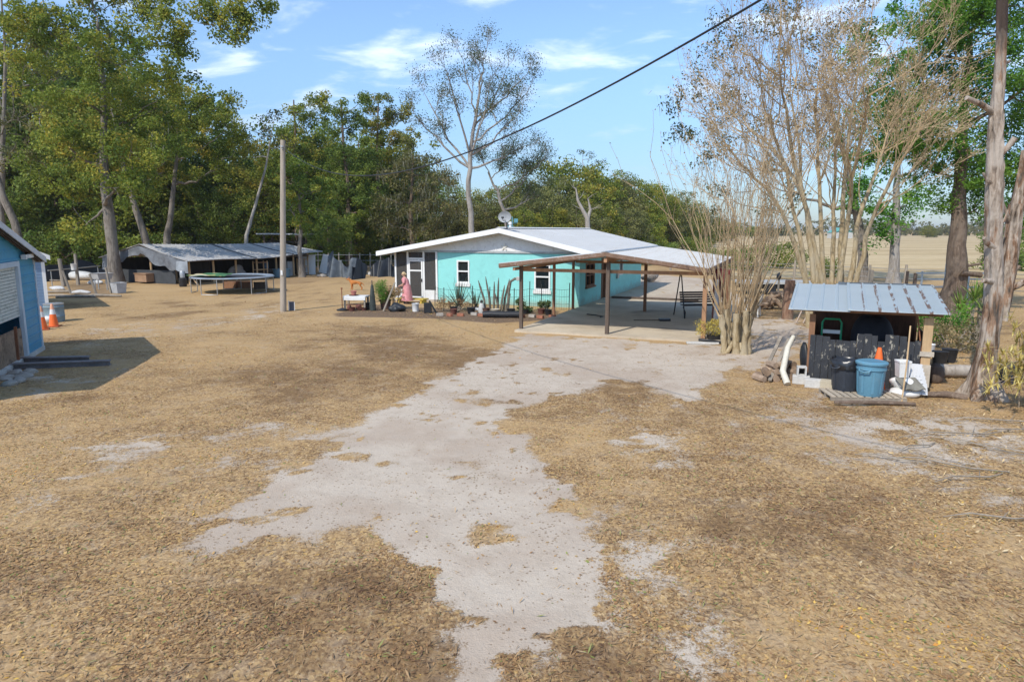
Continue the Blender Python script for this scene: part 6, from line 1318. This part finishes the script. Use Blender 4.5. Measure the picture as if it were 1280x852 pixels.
mid(485,88,480,[(470,230,20,0),(495,240,22,0),(455,260,20,0),(485,270,22,0),(510,290,22,0),(465,290,20,0)],LEAF_B,46,'low dark tree deep in the woods left of the house')
# ---- sparse centre trees: ascending limbs, fine twigs, few leaves
def grow2(mt,tips,p,dr,L,r,lev,maxlev,g,up,wig,ratio,split):
    n=5; pts=[p.copy()]; q=p.copy(); dd=dr.copy()
    for i in range(n):
        dd=dd+g.normal(0,wig,3)+np.array([0,0,up*.3]); dd/=np.linalg.norm(dd); q=q+dd*L/n; pts.append(q.copy())
    mt.tube(np.array(pts),np.linspace(r,max(r*.5,.006),n+1),6 if lev<2 else 4,False)
    if lev>=2: tips+= [pts[3],pts[4]]
    if lev>=maxlev: tips.append(pts[-1]); return
    for k in range(g.integers(3,5)):
        i=n if k<2 else g.integers(2,n); s=g.normal(0,1,3); s-=dd*np.dot(s,dd); s/=np.linalg.norm(s); nd=dd+s*split*g.uniform(.6,1.4); nd/=np.linalg.norm(nd)
        grow2(mt,tips,pts[i],nd,L*ratio*g.uniform(.7,1.2),max(r*.58,.008),lev+1,maxlev,g,up,wig,ratio,split)
def sparse(name,label,base_px,d_,path,limbs,r0,seed,nl,lev=4,L0=2.6):
    b=(P(base_px,290,d_)[0],d_,0); g=np.random.default_rng(seed); o=thing(name,label,'tree',b); m=MB(); tips=[]
    tp=np.array(px_path(b,d_,path)); tp[0][2]=-.1; fine=[]
    for a,c in zip(tp,tp[1:]):
        for q in np.linspace(0,1,4)[:-1]: fine.append(a*(1-q)+c*q+g.normal(0,.05,3))
    fine.append(tp[-1]); fine=np.array(fine); n=len(fine); rad=r0*(1-.75*np.linspace(0,1,n)); m.tube(fine,rad,10,True,.06)
    for (sx_,sy_,ex,ey,dep,Ls) in limbs:
        s0=np.array(px_path(b,d_,[(sx_,sy_,0)])[0]); i=int(np.argmin(np.abs(fine[:,2]-s0[2]))); s0=fine[i]; e=np.array(px_path(b,d_,[(ex,ey,dep)])[0]); pl=curve(s0,e,(0,0,-.06*np.linalg.norm(e-s0)),7); pl[1:-1]+=g.normal(0,.08,(5,3))
        rl=np.linspace(rad[i]*.62,.035,7); m.tube(pl,rl,7,False)
        for q in range(3,7):
            dd=pl[q]-pl[q-1]; dd/=np.linalg.norm(dd); s=g.normal(0,1,3); d2=dd+s*.42+np.array([0,0,.25]); d2/=np.linalg.norm(d2); grow2(m,tips,pl[q],d2 if q<6 else dd,Ls*.72*g.uniform(.7,1.1)*(.75 if q<6 else 1),rl[q]*.7,1,lev,g,.25,.14,.66,.55)
    m.build('trunk',BARK_G2,o,70,keep=True); V,T=leafcloud(np.array(tips),np.full(len(tips),.8),nl,.11,seed+1,.4); quadmesh('crown',V,LEAF_S,o,T); return o
sparse('tall_sparse_tree','tallest thinly leaved tree rising above the front of the house roof',590,52,[(592,345,0),(590,285,0),(585,225,0),(590,180,.1),(597,130,0),(603,90,0)],
 [(586,205,535,125,1,1.7),(586,200,640,150,-1,1.7),(588,190,560,95,-1.5,1.7),(590,170,630,95,1.5,1.7),(595,150,580,80,.5,1.5),(600,120,605,72,-.5,1.5),(590,185,655,120,.8,1.5),(586,215,520,145,-.5,1.1),(586,210,650,185,1.2,1.3),(588,195,610,120,-2,1.5),(596,140,652,100,0,1.2)],.25,51,2)
sparse('leaning_sparse_tree','sparse leaning tree to the right of the tallest centre tree',640,57,[(640,345,0),(632,275,0),(622,240,0),(610,215,0)],
 [(625,250,665,215,.5,1.5),(622,240,680,198,-.5,1.2),(615,225,600,190,.5,1.4),(612,220,630,200,-1,1.4),(630,265,668,240,1,1.2)],.22,52,3)
# ---- wood beyond the house, right of centre
def proto(nm,lab,seed,H,rx,leaf,bark,group,nl=72,size=.26,nlobe=30,ncl=9,crad=.82,tr=.24,moss=0,low=.0):
    zc=H*.52; o=tree(nm,lab,(0,0,0),[(0,0,0),(.1,0,H*.25),(-.1,.1,H*.5),(.1,0,H*.72),(0,0,H*.92)],tr,auto_lobes(nlobe,zc,rx,H*.46,rx*.44,seed,1.0),leaf,bark,ncl,nl,size,crad,seed,moss,group); return o
GR1='trees in the wood beyond the house'
lab1='olive or grey-green leafy tree in the dense wood beyond the house roof'
pr_=[proto('broadleaf_tree',lab1,s,10,4.2,lf,bk,GR1,moss=ms) for s,lf,bk,ms in ((101,LEAF_A,BARK_G,0),(102,LEAF_C,BARK_G,.15),(103,LEAF_A,BARK_B,.05),(104,LEAF_C,BARK_B,.0))]
used=set()
def put(k,px,d_,top,lab=lab1,grp=GR1,wide=1.0):
    h=top_h(px,top,d_); p0=pr_[k]; s=h/9.6
    if k not in used: used.add(k); o=p0; o.location=(P(px,290,d_)[0],d_,0); o.rotation_euler=(0,0,rnd.uniform(0,6)); o.scale=(s*wide,s*wide,s)
    else: o=dup(p0,(P(px,290,d_)[0],d_,0),rnd.uniform(0,6),(s*wide,s*wide,s))
    o['label']=lab; o['group']=grp; return o
for k,px,d_,top in ((0,700,80,209),(1,668,74,228),(2,735,88,214),(0,640,86,240),(3,765,92,226),(2,792,98,228),(0,815,106,236),(1,838,116,244),(2,855,126,252),(3,870,140,260),(0,884,160,268),(1,900,185,274),(2,915,220,278),(3,720,72,255),(0,752,78,262),(2,690,70,262),(1,780,84,262),(0,806,92,270),(3,832,104,274),(2,655,68,265),(1,620,76,250),(0,600,84,245),(3,572,78,255),(2,858,118,280),(1,878,150,281)):
    put(k,px,d_,top)
GR2='trees in the dark wood on the left'; lab2='leafy green tree deep in the dark wood behind the left yard and barn'
pr2=[proto('broadleaf_tree',lab2,s,12,4.4,lf,BARK_B,GR2,nl=66,size=.25) for s,lf in ((111,LEAF_B),(112,LEAF_A),(113,LEAF_B))]
for k,(i,px,d_,top) in enumerate(((0,20,72,190),(1,70,78,150),(2,110,70,225),(0,150,76,170),(1,190,80,190),(2,225,72,225),(0,265,78,180),(1,300,82,185),(2,335,74,215),(0,250,66,240),(1,350,86,195),(2,395,84,190),(0,20,60,240),(2,85,62,255),(0,330,92,200),(1,440,96,190),(2,490,98,205),(0,540,100,215),(1,-20,66,120),(0,170,66,255),(2,205,90,170),(2,292,66,235),(0,420,88,235),(1,-60,70,110),(2,0,90,160),(1,360,72,165),(0,400,74,160),(1,452,76,170),(2,425,70,185),(1,482,80,172),(0,505,78,200),(1,335,68,200),(0,380,68,230),(1,445,68,235),(0,410,60,262),(0,40,66,55),(1,110,70,40),(2,190,72,75),(1,150,64,120),(2,75,64,110),(0,225,70,150))):
    h=top_h(px,top,d_); s=h/11.5; o=pr2[i] if k<3 and i==k else None
    if k==0: o=pr2[0]
    elif k==1: o=pr2[1]
    elif k==2: o=pr2[2]
    else: o=dup(pr2[i])
    o.location=(P(px,290,d_)[0],d_,0); o.rotation_euler=(0,0,rnd.uniform(0,6)); o.scale=(s,s,s)
# understory bushes closing the wood's floor
GR3='bushes under the left wood'; g=np.random.default_rng(61)
cl=[(g.normal(0,1.1),g.normal(0,.8),.4+2.0*g.random()) for _ in range(26)]
bush=thing('understory_bush','dark leafy bush filling the floor of the left wood',"bush",(0,0,0),0,GR3); V,T=leafcloud(cl,[.65]*26,90,.2,62); quadmesh('foliage',V,LEAF_B,bush,T)
m=MB()
for c in cl[::3]: m.tube([(c[0]*.2,c[1]*.2,0),c],.025,4)
m.build('stem',BARK_B,bush)
first=True
for px,d_,s in ((5,62,1.3),(40,58,1.2),(70,66,1.4),(100,60,1.3),(130,64,1.3),(165,60,1.2),(200,68,1.3),(150,72,1.6),(240,64,1.2),(280,66,1.2),(310,68,1.1),(345,72,1.0),(350,90,1.5),(300,80,1.5),(260,84,1.6),(400,74,.8),(420,80,1.0),(452,84,1.0),(480,82,.9),(505,90,1.2),(530,76,.8),(90,80,1.8),(20,80,1.8),(180,84,1.7),(380,78,1.0),(410,92,1.3),(435,78,.9),(465,78,1.0),(395,100,1.6),(370,84,1.3),(440,100,1.5),(480,95,1.3),(515,84,1.0),(545,84,1.1),(330,95,1.7),(425,70,.75),(460,69,.7)):
    o=bush if first else dup(bush); first=False; o.location=(P(px,290,d_)[0],d_,0); o.rotation_euler=(0,0,rnd.uniform(0,6)); o.scale=(s,s,s)
for px,d_,s in ((905,60,.7),(940,58,.8),(975,62,.9),(1035,50,.55),(1245,60,.8),(1285,58,1.0),(1262,75,1.2),(1000,70,.6),(870,75,1.0),(835,72,.8),(800,68,.8)):
    o=dup(bush); o['label']='leafy brush along the field fence on the right'; o['group']='brush along the field fence'; o.location=(P(px,290,d_)[0],d_,0); o.rotation_euler=(0,0,rnd.uniform(0,6)); o.scale=(s,s,s)
# bare pale trunks and dead tree in the wood beyond the house
def bare(label,base,paths,mm,name='bare_tree',twigs=0,seed=1,tl=1.0,cat='tree'):
    g=np.random.default_rng(seed); o=thing(name,label,cat,base); m=MB(); tips=[]
    for pts,rr in paths: 
        m.tube(pts,rr,8,True,.05); tips.append(pts)
    tw=MB()
    for pts in tips:
        pts=np.array(pts)
        for q in range(twigs):
            i=g.integers(max(1,len(pts)//2),len(pts)); p=pts[i]; e=p+np.array([g.normal(0,.6),g.normal(0,.6),abs(g.normal(.4,.5))])*tl; tw.tube(curve(p,e,g.normal(0,.1,3)*tl,4),[.03,.02,.014,.006],4,False)
    m.build('trunk',mm,o,70)
    if twigs: tw.build('twigs',mm,o)
    return o
b=(P(735,300,66)[0],66,0)
bare('pale dead branching trunk in front of the wood beyond the house',b,[(px_path(b,66,[(737,345,0),(734,272,0),(728,262,0),(722,250,0),(720,236,0)]),[.3,.22,.17,.12,.06]),(px_path(b,66,[(734,275,0),(738,262,.2),(735,248,.3)]),[.2,.12,.05])],BARK_P,twigs=7,seed=4)
b=(P(745,300,95)[0],95,0)
tree('slim_tree','wispy sparse sapling top poking above the wood beyond the house',b,px_path(b,95,[(745,330,0),(742,262,0),(732,222,0),(728,200,0)]),.2,px_lobes(b,95,[(728,192,6,0),(740,196,7,0),(750,203,6,0),(745,212,6,0),(735,208,6,0)]),LEAF_S,BARK_P,5,22,.22,.5,55,limb_from=.55)

# ---- right-hand trees
b=(*G(1078,354),0); d=b[1]
tree('live_oak','mossy live oak whose sparse boughs reach out left over the carport sky',b,px_path(b,d,[(1078,354,0),(1077,320,0),(1074,280,0),(1064,230,0),(1050,170,0),(1030,110,0)]),.36,
 px_lobes(b,d,[(850,125,20,0),(875,95,20,1),(900,70,22,0),(890,140,24,2),(865,165,18,0),(845,165,13,1),(905,175,24,0),(885,205,16,0),(930,45,24,0),(925,110,26,-1),(900,30,16,1),(965,25,24,0),(1000,40,26,1),(960,85,26,0),(940,160,26,0),(995,110,28,0),(1035,50,28,0),(1060,95,30,1),(1030,150,28,0),(900,238,13,0),(975,15,20,0),(1070,20,26,0),(955,210,20,1),(985,240,22,0),(965,290,16,1),(960,262,16,0),(895,265,7,0)]),LEAF_S,BARK_G,15,34,.18,.58,61,.3,limb_from=.3,limb_r=.4)
b=(*G(1116,356),0); d=b[1]
tree('broadleaf_tree','pale-trunked leafy tree just left of the dark-trunked one, beyond the lean-to',b,px_path(b,d,[(1116,356,0),(1118,310,0),(1120,260,0),(1122,220,0),(1122,160,0),(1125,80,0)]),.33,
 px_lobes(b,d,[(1100,195,24,0),(1130,170,28,1),(1090,230,18,0),(1145,140,26,0),(1110,100,28,0),(1080,140,24,0),(1140,70,28,0),(1100,40,28,0),(1150,10,28,0),(1085,262,20,0),(1105,275,18,0),(1070,240,20,1),(1095,300,14,0),(1135,255,16,0),(1060,180,24,1),(1100,150,28,-1),(1125,120,28,1),(1070,70,26,0),(1080,200,20,1),(1160,200,22,0),(1145,240,16,0),(1180,40,30,1)]),LEAF_D,BARK_G2,16,95,.18,.62,62,limb_from=.4)
b=(*G(1190,393),0); d=b[1]
tree('dark_trunked_tree','dense bright green tree with a thick dark reddish trunk behind the lean-to roof',b,px_path(b,d,[(1190,393,0),(1194,340,0),(1198,290,0),(1198,230,0),(1205,150,0),(1212,40,0)]),.46,
 px_lobes(b,d,[(1130,170,30,1),(1175,140,32,0),(1220,110,34,0),(1265,150,34,1),(1160,215,26,0),(1205,200,30,-1),(1250,215,30,0),(1235,40,34,0),(1170,60,34,1),(1285,60,34,0),(1205,5,34,0),(1270,-10,34,0),(1290,200,28,0),(1225,258,18,0),(1185,262,14,0),(1265,265,18,1),(1305,130,34,0),(1140,100,30,1),(1155,20,28,0),(1245,330,8,-.5),(1285,280,14,0),(1195,165,30,-1),(1240,175,30,1),(1150,165,28,-1),(1200,90,32,0),(1245,85,30,-1),(1270,30,30,1),(1230,15,30,-1),(1120,130,26,0),(1115,175,24,0),(1180,30,30,-1),(1280,110,30,-1),(1235,230,26,0)]),LEAF_D,BARK_B,28,140,.14,.52,63,limb_from=.3,asp=.4)
o=KIDS  # low broken limb of the dark-trunked tree
m=MB(); q=[(P(1196,362,29.4)[0]-b[0],-.3,P(1196,362,29.4)[2]),(P(1215,345,29)[0]-b[0],-.5,P(1215,345,29)[2]),(P(1238,330,28.8)[0]-b[0],-.7,P(1238,330,28.8)[2])]; m.tube(q,[.17,.12,.07],8)
q=[(P(1188,340,29.4)[0]-b[0],-.3,P(1188,340,29.4)[2]),(P(1168,338,29)[0]-b[0],-.5,P(1168,338,29)[2]),(P(1170,333,29)[0]-b[0],-.6,P(1170,331,29)[2])]; m.tube(q,[.12,.08,.05],8)
par=[x for x in bpy.data.objects if x.get('label','').startswith('dense bright green tree')][0]; m.build('broken_limb',BARK_B,par,70)
# ---- dead trunk in front on the right
b=(*G(1228,496),0); d=b[1]
def dp(L): return [(P(px,py,d+dd)[0]-b[0],dd,P(px,py,d+dd)[2]) for px,py,dd in L]
dead=thing('dead_tree','pale weathered dead tree trunk with broken stubs, nearest the right edge','tree',b)
def ridged(m,path,rad,n=32,amp=.36,seed=1):
    """trunk surface with vertical flutes, hollows and lumps"""
    g=np.random.default_rng(seed); path=np.array(path,float); L=np.r_[0,np.cumsum(np.linalg.norm(np.diff(path,axis=0),axis=1))]; s=np.linspace(0,L[-1],int(L[-1]/.07)+2)
    pp=np.stack([np.interp(s,L,path[:,k]) for k in range(3)],1); rr=np.interp(s,L,rad); th=np.linspace(0,2*math.pi,n,endpoint=False); V=[]
    for p,r,q in zip(pp,rr,s):
        a=th+q*.25; k=1+amp*(2*fbm(np.cos(a)*1.9+7+seed,np.sin(a)*1.9+q*.55,seed,4)-1)*1.6+amp*.6*np.cos(5*a+.8*math.sin(q))*math.exp(-q*1.1)
        V+= [(p[0]+r*kk*math.cos(t),p[1]+r*kk*math.sin(t),p[2]) for kk,t in zip(k,th)]
    fs=[(i*n+j,i*n+(j+1)%n,(i+1)*n+(j+1)%n,(i+1)*n+j) for i in range(len(pp)-1) for j in range(n)]; fs.append(tuple(range((len(pp)-1)*n,len(pp)*n))); m.add(V,fs)
m=MB(); ridged(m,[(0,0,-.1)]+dp([(1228,488,0),(1229,470,0),(1232,450,0),(1236,425,0),(1242,385,0),(1243,340,0),(1242,300,0),(1242,250,0),(1243,200,0),(1245,150,0),(1249,100,0),(1251,50,0),(1253,-40,0)]),[.38,.30,.235,.195,.17,.16,.152,.146,.142,.138,.13,.105,.092,.085],seed=3)
for a,r in ((.6,.12),(2.3,.10),(3.9,.13),(5.2,.11)): m.tube([(.50*math.cos(a),.45*math.sin(a),-.05),(.32*math.cos(a),.28*math.sin(a),.14),(.16*math.cos(a)+.02,.14*math.sin(a),.5)],[r*.7,r,r*.6],8,True,.1)
m.build('trunk',BARK_D,dead,80)
m=MB(); ridged(m,dp([(1250,400,.12),(1256,365,.2),(1261,330,.25),(1266,290,.3),(1271,255,.3)]),[.13,.15,.155,.15,.14],seed=5); ridged(m,dp([(1270,262,.3),(1275,235,.3),(1279,210,.3),(1281,188,.3)]),[.12,.10,.08,.06],14,seed=6)
ridged(m,dp([(1270,262,.3),(1285,245,.35),(1310,225,.4)]),[.12,.11,.09],14,seed=7); m.tube(dp([(1256,362,.2),(1272,357,.15),(1300,343,.1)]),[.08,.065,.05],8,True,.08); m.tube(dp([(1264,280,.3),(1257,264,.2),(1254,252,.15)]),[.04,.03,.012],6); m.build('side_stem',BARK_D,dead,80)
for L,r in (([(1243,142,0),(1228,131,-.1),(1208,122,-.2)],[.07,.055,.045]),([(1246,197,0),(1258,186,-.1),(1269,172,-.2)],[.06,.055,.05]),([(1247,84,0),(1254,80,.1),(1262,77,.1)],[.05,.04,.025]),([(1243,232,0),(1234,226,-.1),(1229,216,-.12)],[.045,.035,.02]),([(1243,310,-.05),(1233,303,-.15),(1230,297,-.2)],[.06,.05,.035]),([(1245,283,0),(1256,275,-.1),(1260,262,-.12)],[.045,.03,.015]),([(1240,352,-.1),(1229,350,-.22)],[.065,.05])):
    m=MB(); m.tube(dp(L),r,8,True,.09); m.build('broken_stub',BARK_D,dead,70)
# pale-leaved bamboo-like shrub at the right edge
ys_=thing('yellow_leaved_shrub','pale yellow long-leaved shrub hanging beside the dead trunk','shrub',(9.95,12.7,0))
g=np.random.default_rng(71); m=MB(); Vs=[];Ts=[]
for k in range(34):
    p0=np.array([g.normal(.5,.3),g.normal(0,.25),0]); e=np.array([g.uniform(-1.0,.6),g.uniform(-.5,.4),g.uniform(.3,1.9)]); pl=curve(p0,e,(0,0,.35),7); m.tube(pl,np.linspace(.016,.004,7),5,False)
    for q in range(2,7):
        V,T=blades(12,.21,.034,1.6,tuple(pl[q]+g.normal(0,.06,3)),300+k*9+q,1.4,0,-1.2); Vs.append(V);Ts.append(T)
quadmesh('leaves',np.concatenate(Vs),leafmat('bamboo_leaf',[(0,(.33,.22,.07)),(.4,(.55,.41,.14)),(.8,(.70,.57,.25)),(1,(.40,.40,.12))],.35),ys_,np.concatenate(Ts)); m.build('stem',TWIG,ys_)

# ---- crape myrtles: smooth bare stems and a haze of twigs
CM=barkmat('myrtle_bark',(.22,.155,.085),(.40,.31,.18),(.56,.47,.32),5); CT=mat('myrtle_twig',(.46,.34,.20),.9,var=.15)
SEED=leafmat('seed_head',[(0,(.18,.11,.06)),(.5,(.34,.235,.14)),(1,(.50,.38,.25))],.1,.8)
def grow(mt,tips,p,dr,L,r,lev,maxlev,g,up=.18,wig=.13,nch=(3,5),ratio=.62,split=.45):
    n=5; pts=[p.copy()]; q=p.copy(); dd=dr.copy()
    for i in range(n):
        dd=dd+g.normal(0,wig,3)+np.array([0,0,up*.3]); dd/=np.linalg.norm(dd); q=q+dd*L/n; pts.append(q.copy())
    r1=r*.55 if lev<maxlev else .004; mt[min(lev,len(mt)-1)].tube(np.array(pts),np.linspace(r,r1,n+1),7 if lev==0 else (5 if lev==1 else 3),False)
    if lev>=maxlev: tips.append(pts[-1]); tips.append(pts[3]); return
    for k in range(g.integers(*nch)+1):
        i=g.integers(2,n+1) if k else n; s=g.normal(0,1,3); s-=dd*np.dot(s,dd); s/=np.linalg.norm(s); nd=dd*1.0+s*split*g.uniform(.6,1.5); nd/=np.linalg.norm(nd)
        grow(mt,tips,pts[i],nd,L*ratio*g.uniform(.75,1.2),max(r*.55*(1-.4*(i<n)),.0055),lev+1,maxlev,g,up,wig,nch,ratio,split)
b=(P(1042,340,24)[0],24,0); g=np.random.default_rng(81); st,tw=MB(),MB(); tips=[]
for stem in ([(1012,400),(1006,320),(990,225),(962,150)],[(1022,402),(1014,300),(1003,220),(990,130)],[(1030,404),(1030,310),(1024,220),(1020,120)],[(1040,406),(1040,320),(1040,240),(1050,130)],[(1048,405),(1052,300),(1068,210),(1085,120)],[(1056,404),(1062,310),(1082,230),(1120,150)],[(1062,402),(1072,320),(1095,240),(1140,182)],[(1036,400),(1020,280),(1000,200),(940,165)],[(1052,400),(1045,280),(1060,180),(1075,70)],[(1018,400),(1000,290),(965,230),(925,205)],[(1030,400),(1008,250),(985,170),(975,95)]):
    pts=np.array([(P(x,y,24+q)[0]-b[0],q,max(0,P(x,y,24+q)[2])) for (x,y),q in zip(stem,(0,g.normal(0,.2),g.normal(0,.6),g.normal(0,1.2)))]); pts[0][2]=-.05
    fine=np.array([pts[0]*(1-t)**3+3*pts[1]*t*(1-t)**2+3*pts[2]*t*t*(1-t)+pts[3]*t**3 for t in np.linspace(0,1,12)]); fine[1:-1]+=g.normal(0,.03,(10,3)); st.tube(fine,np.linspace(.11,.032,12),8,False,.06)
    dd=fine[-1]-fine[-2]; dd/=np.linalg.norm(dd)
    for k in range(9):
        i=g.integers(6,12); s=g.normal(0,1,3); d2=dd+s*.34; d2/=np.linalg.norm(d2); grow([tw],tips,fine[i] if k else fine[-1],d2,g.uniform(1.3,2.1),.024,1,4,g,.2,.12,(2,4),.68,.42)
cmb_=thing('crape_myrtle','large bare many-stemmed crape myrtle with tan twigs, behind the lean-to','tree',b); st.build('trunk',CM,cmb_,70,keep=True); tw.build('twigs',CT,cmb_,keep=True)
tp=np.array(tips); V,T=leafcloud(tp,np.full(len(tp),.12),2,.06,82,.3,.6); quadmesh('seed_heads',V,SEED,cmb_,T); NTIP=len(tips)
b=(*G(921,441),0); d=b[1]; g=np.random.default_rng(91); st,tw=MB(),MB(); tips=[]
for x0,x1,y1,r in ((906,901,394,.085),(912,910,388,.10),(919,918,391,.10),(926,925,386,.085),(932,931,390,.07),(914,915,400,.07),(936,939,398,.045),(922,930,396,.06)):
    dd=g.normal(0,.1); p0=np.array([P(x0,440,d)[0]-b[0],dd,-.05]); q=P(x1,y1,d); p1=np.array([q[0]-b[0],dd*2,q[2]]); fine=curve(p0,p1,(g.normal(0,.04),0,0),8); fine[1:-1]+=g.normal(0,.02,(6,3)); rr=np.linspace(r*1.1,r*.85,8); rr[0]=r*1.5; rr[-2]*=1.15; rr[-1]*=1.1; st.tube(fine,rr,10,True,.09)
    for k in range(10):
        d2=np.array([g.normal((x1-920)/60,.24),g.normal(0,.28),1.25]); d2/=np.linalg.norm(d2); grow([tw],tips,fine[-1]+g.normal(0,.05,3),d2,g.uniform(1.7,3.1),g.uniform(.012,.022),2,4,g,.25,.09,(1,2),.62,.32)
for a in (0,1.1,2.4,3.6,5.0): st.tube([(.55*math.cos(a),.4*math.sin(a),-.03),(.34*math.cos(a),.24*math.sin(a),.04),(.16*math.cos(a),.1*math.sin(a),.30)],[.03,.055,.06],8,True,.1)
cs=thing('pollarded_crape_myrtle','pollarded crape myrtle with thick tan stems and thin upright shoots at the carport corner','tree',b); st.build('trunk',CM,cs,70,keep=True); tw.build('shoots',CT,cs,keep=True)
tp=np.array(tips); V,T=leafcloud(tp,np.full(len(tp),.08),2,.05,83,.3,.6); quadmesh('seed_heads',V,SEED,cs,T)

# ---- far edge of the field
g=np.random.default_rng(95)
n=520; x=g.uniform(-60,720,n); y=430+g.normal(0,14,n)+x*.12; C=[];Rr=[]
hh=1.5+8.5*fbm(x*.035,y*.0+3,7,4)**1.8*1.6
for i in range(n):
    for q in range(5): C.append((x[i]+g.normal(0,2),y[i]+g.normal(0,2),hh[i]*(.2+.2*q))); Rr.append(2.1)
V,T=leafcloud(C,Rr,14,1.7,96); o=quadmesh('far_treeline',V,LEAF_C,None,T); tag(o,'distant grey-green treeline across the far edge of the hay field','treeline',None,'stuff')
labf='small dark tree far out at the edge of the hay field'
for k,(px,d_,top) in enumerate(((1160,330,283),(1168,340,286),(1205,360,288),(1100,380,287),(1262,300,280),(1275,310,278),(940,300,283),(965,320,286))):
    o=put(k%4,px,d_,top,labf,'trees at the far edge of the field',1.3)
fb=thing('far_barn','small teal-roofed barn far across the field','barn',(P(1050,290,300)[0],300,0),.1)
m=MB(); m.b2(-4,4,-3,3,0,2.6); m.build('wall',mat('far_wall',(.5,.5,.48),.9),fb); m=MB(); m.prism([(-4.3,2.5),(0,4.6),(4.3,2.5),(0,4.5)],-3.4,3.4); m.prism([(-4.3,2.5),(4.3,2.5),(0,4.45)],-2.9,2.9); m.build('roof',mat('teal_roof',(.12,.36,.32),.6),fb)
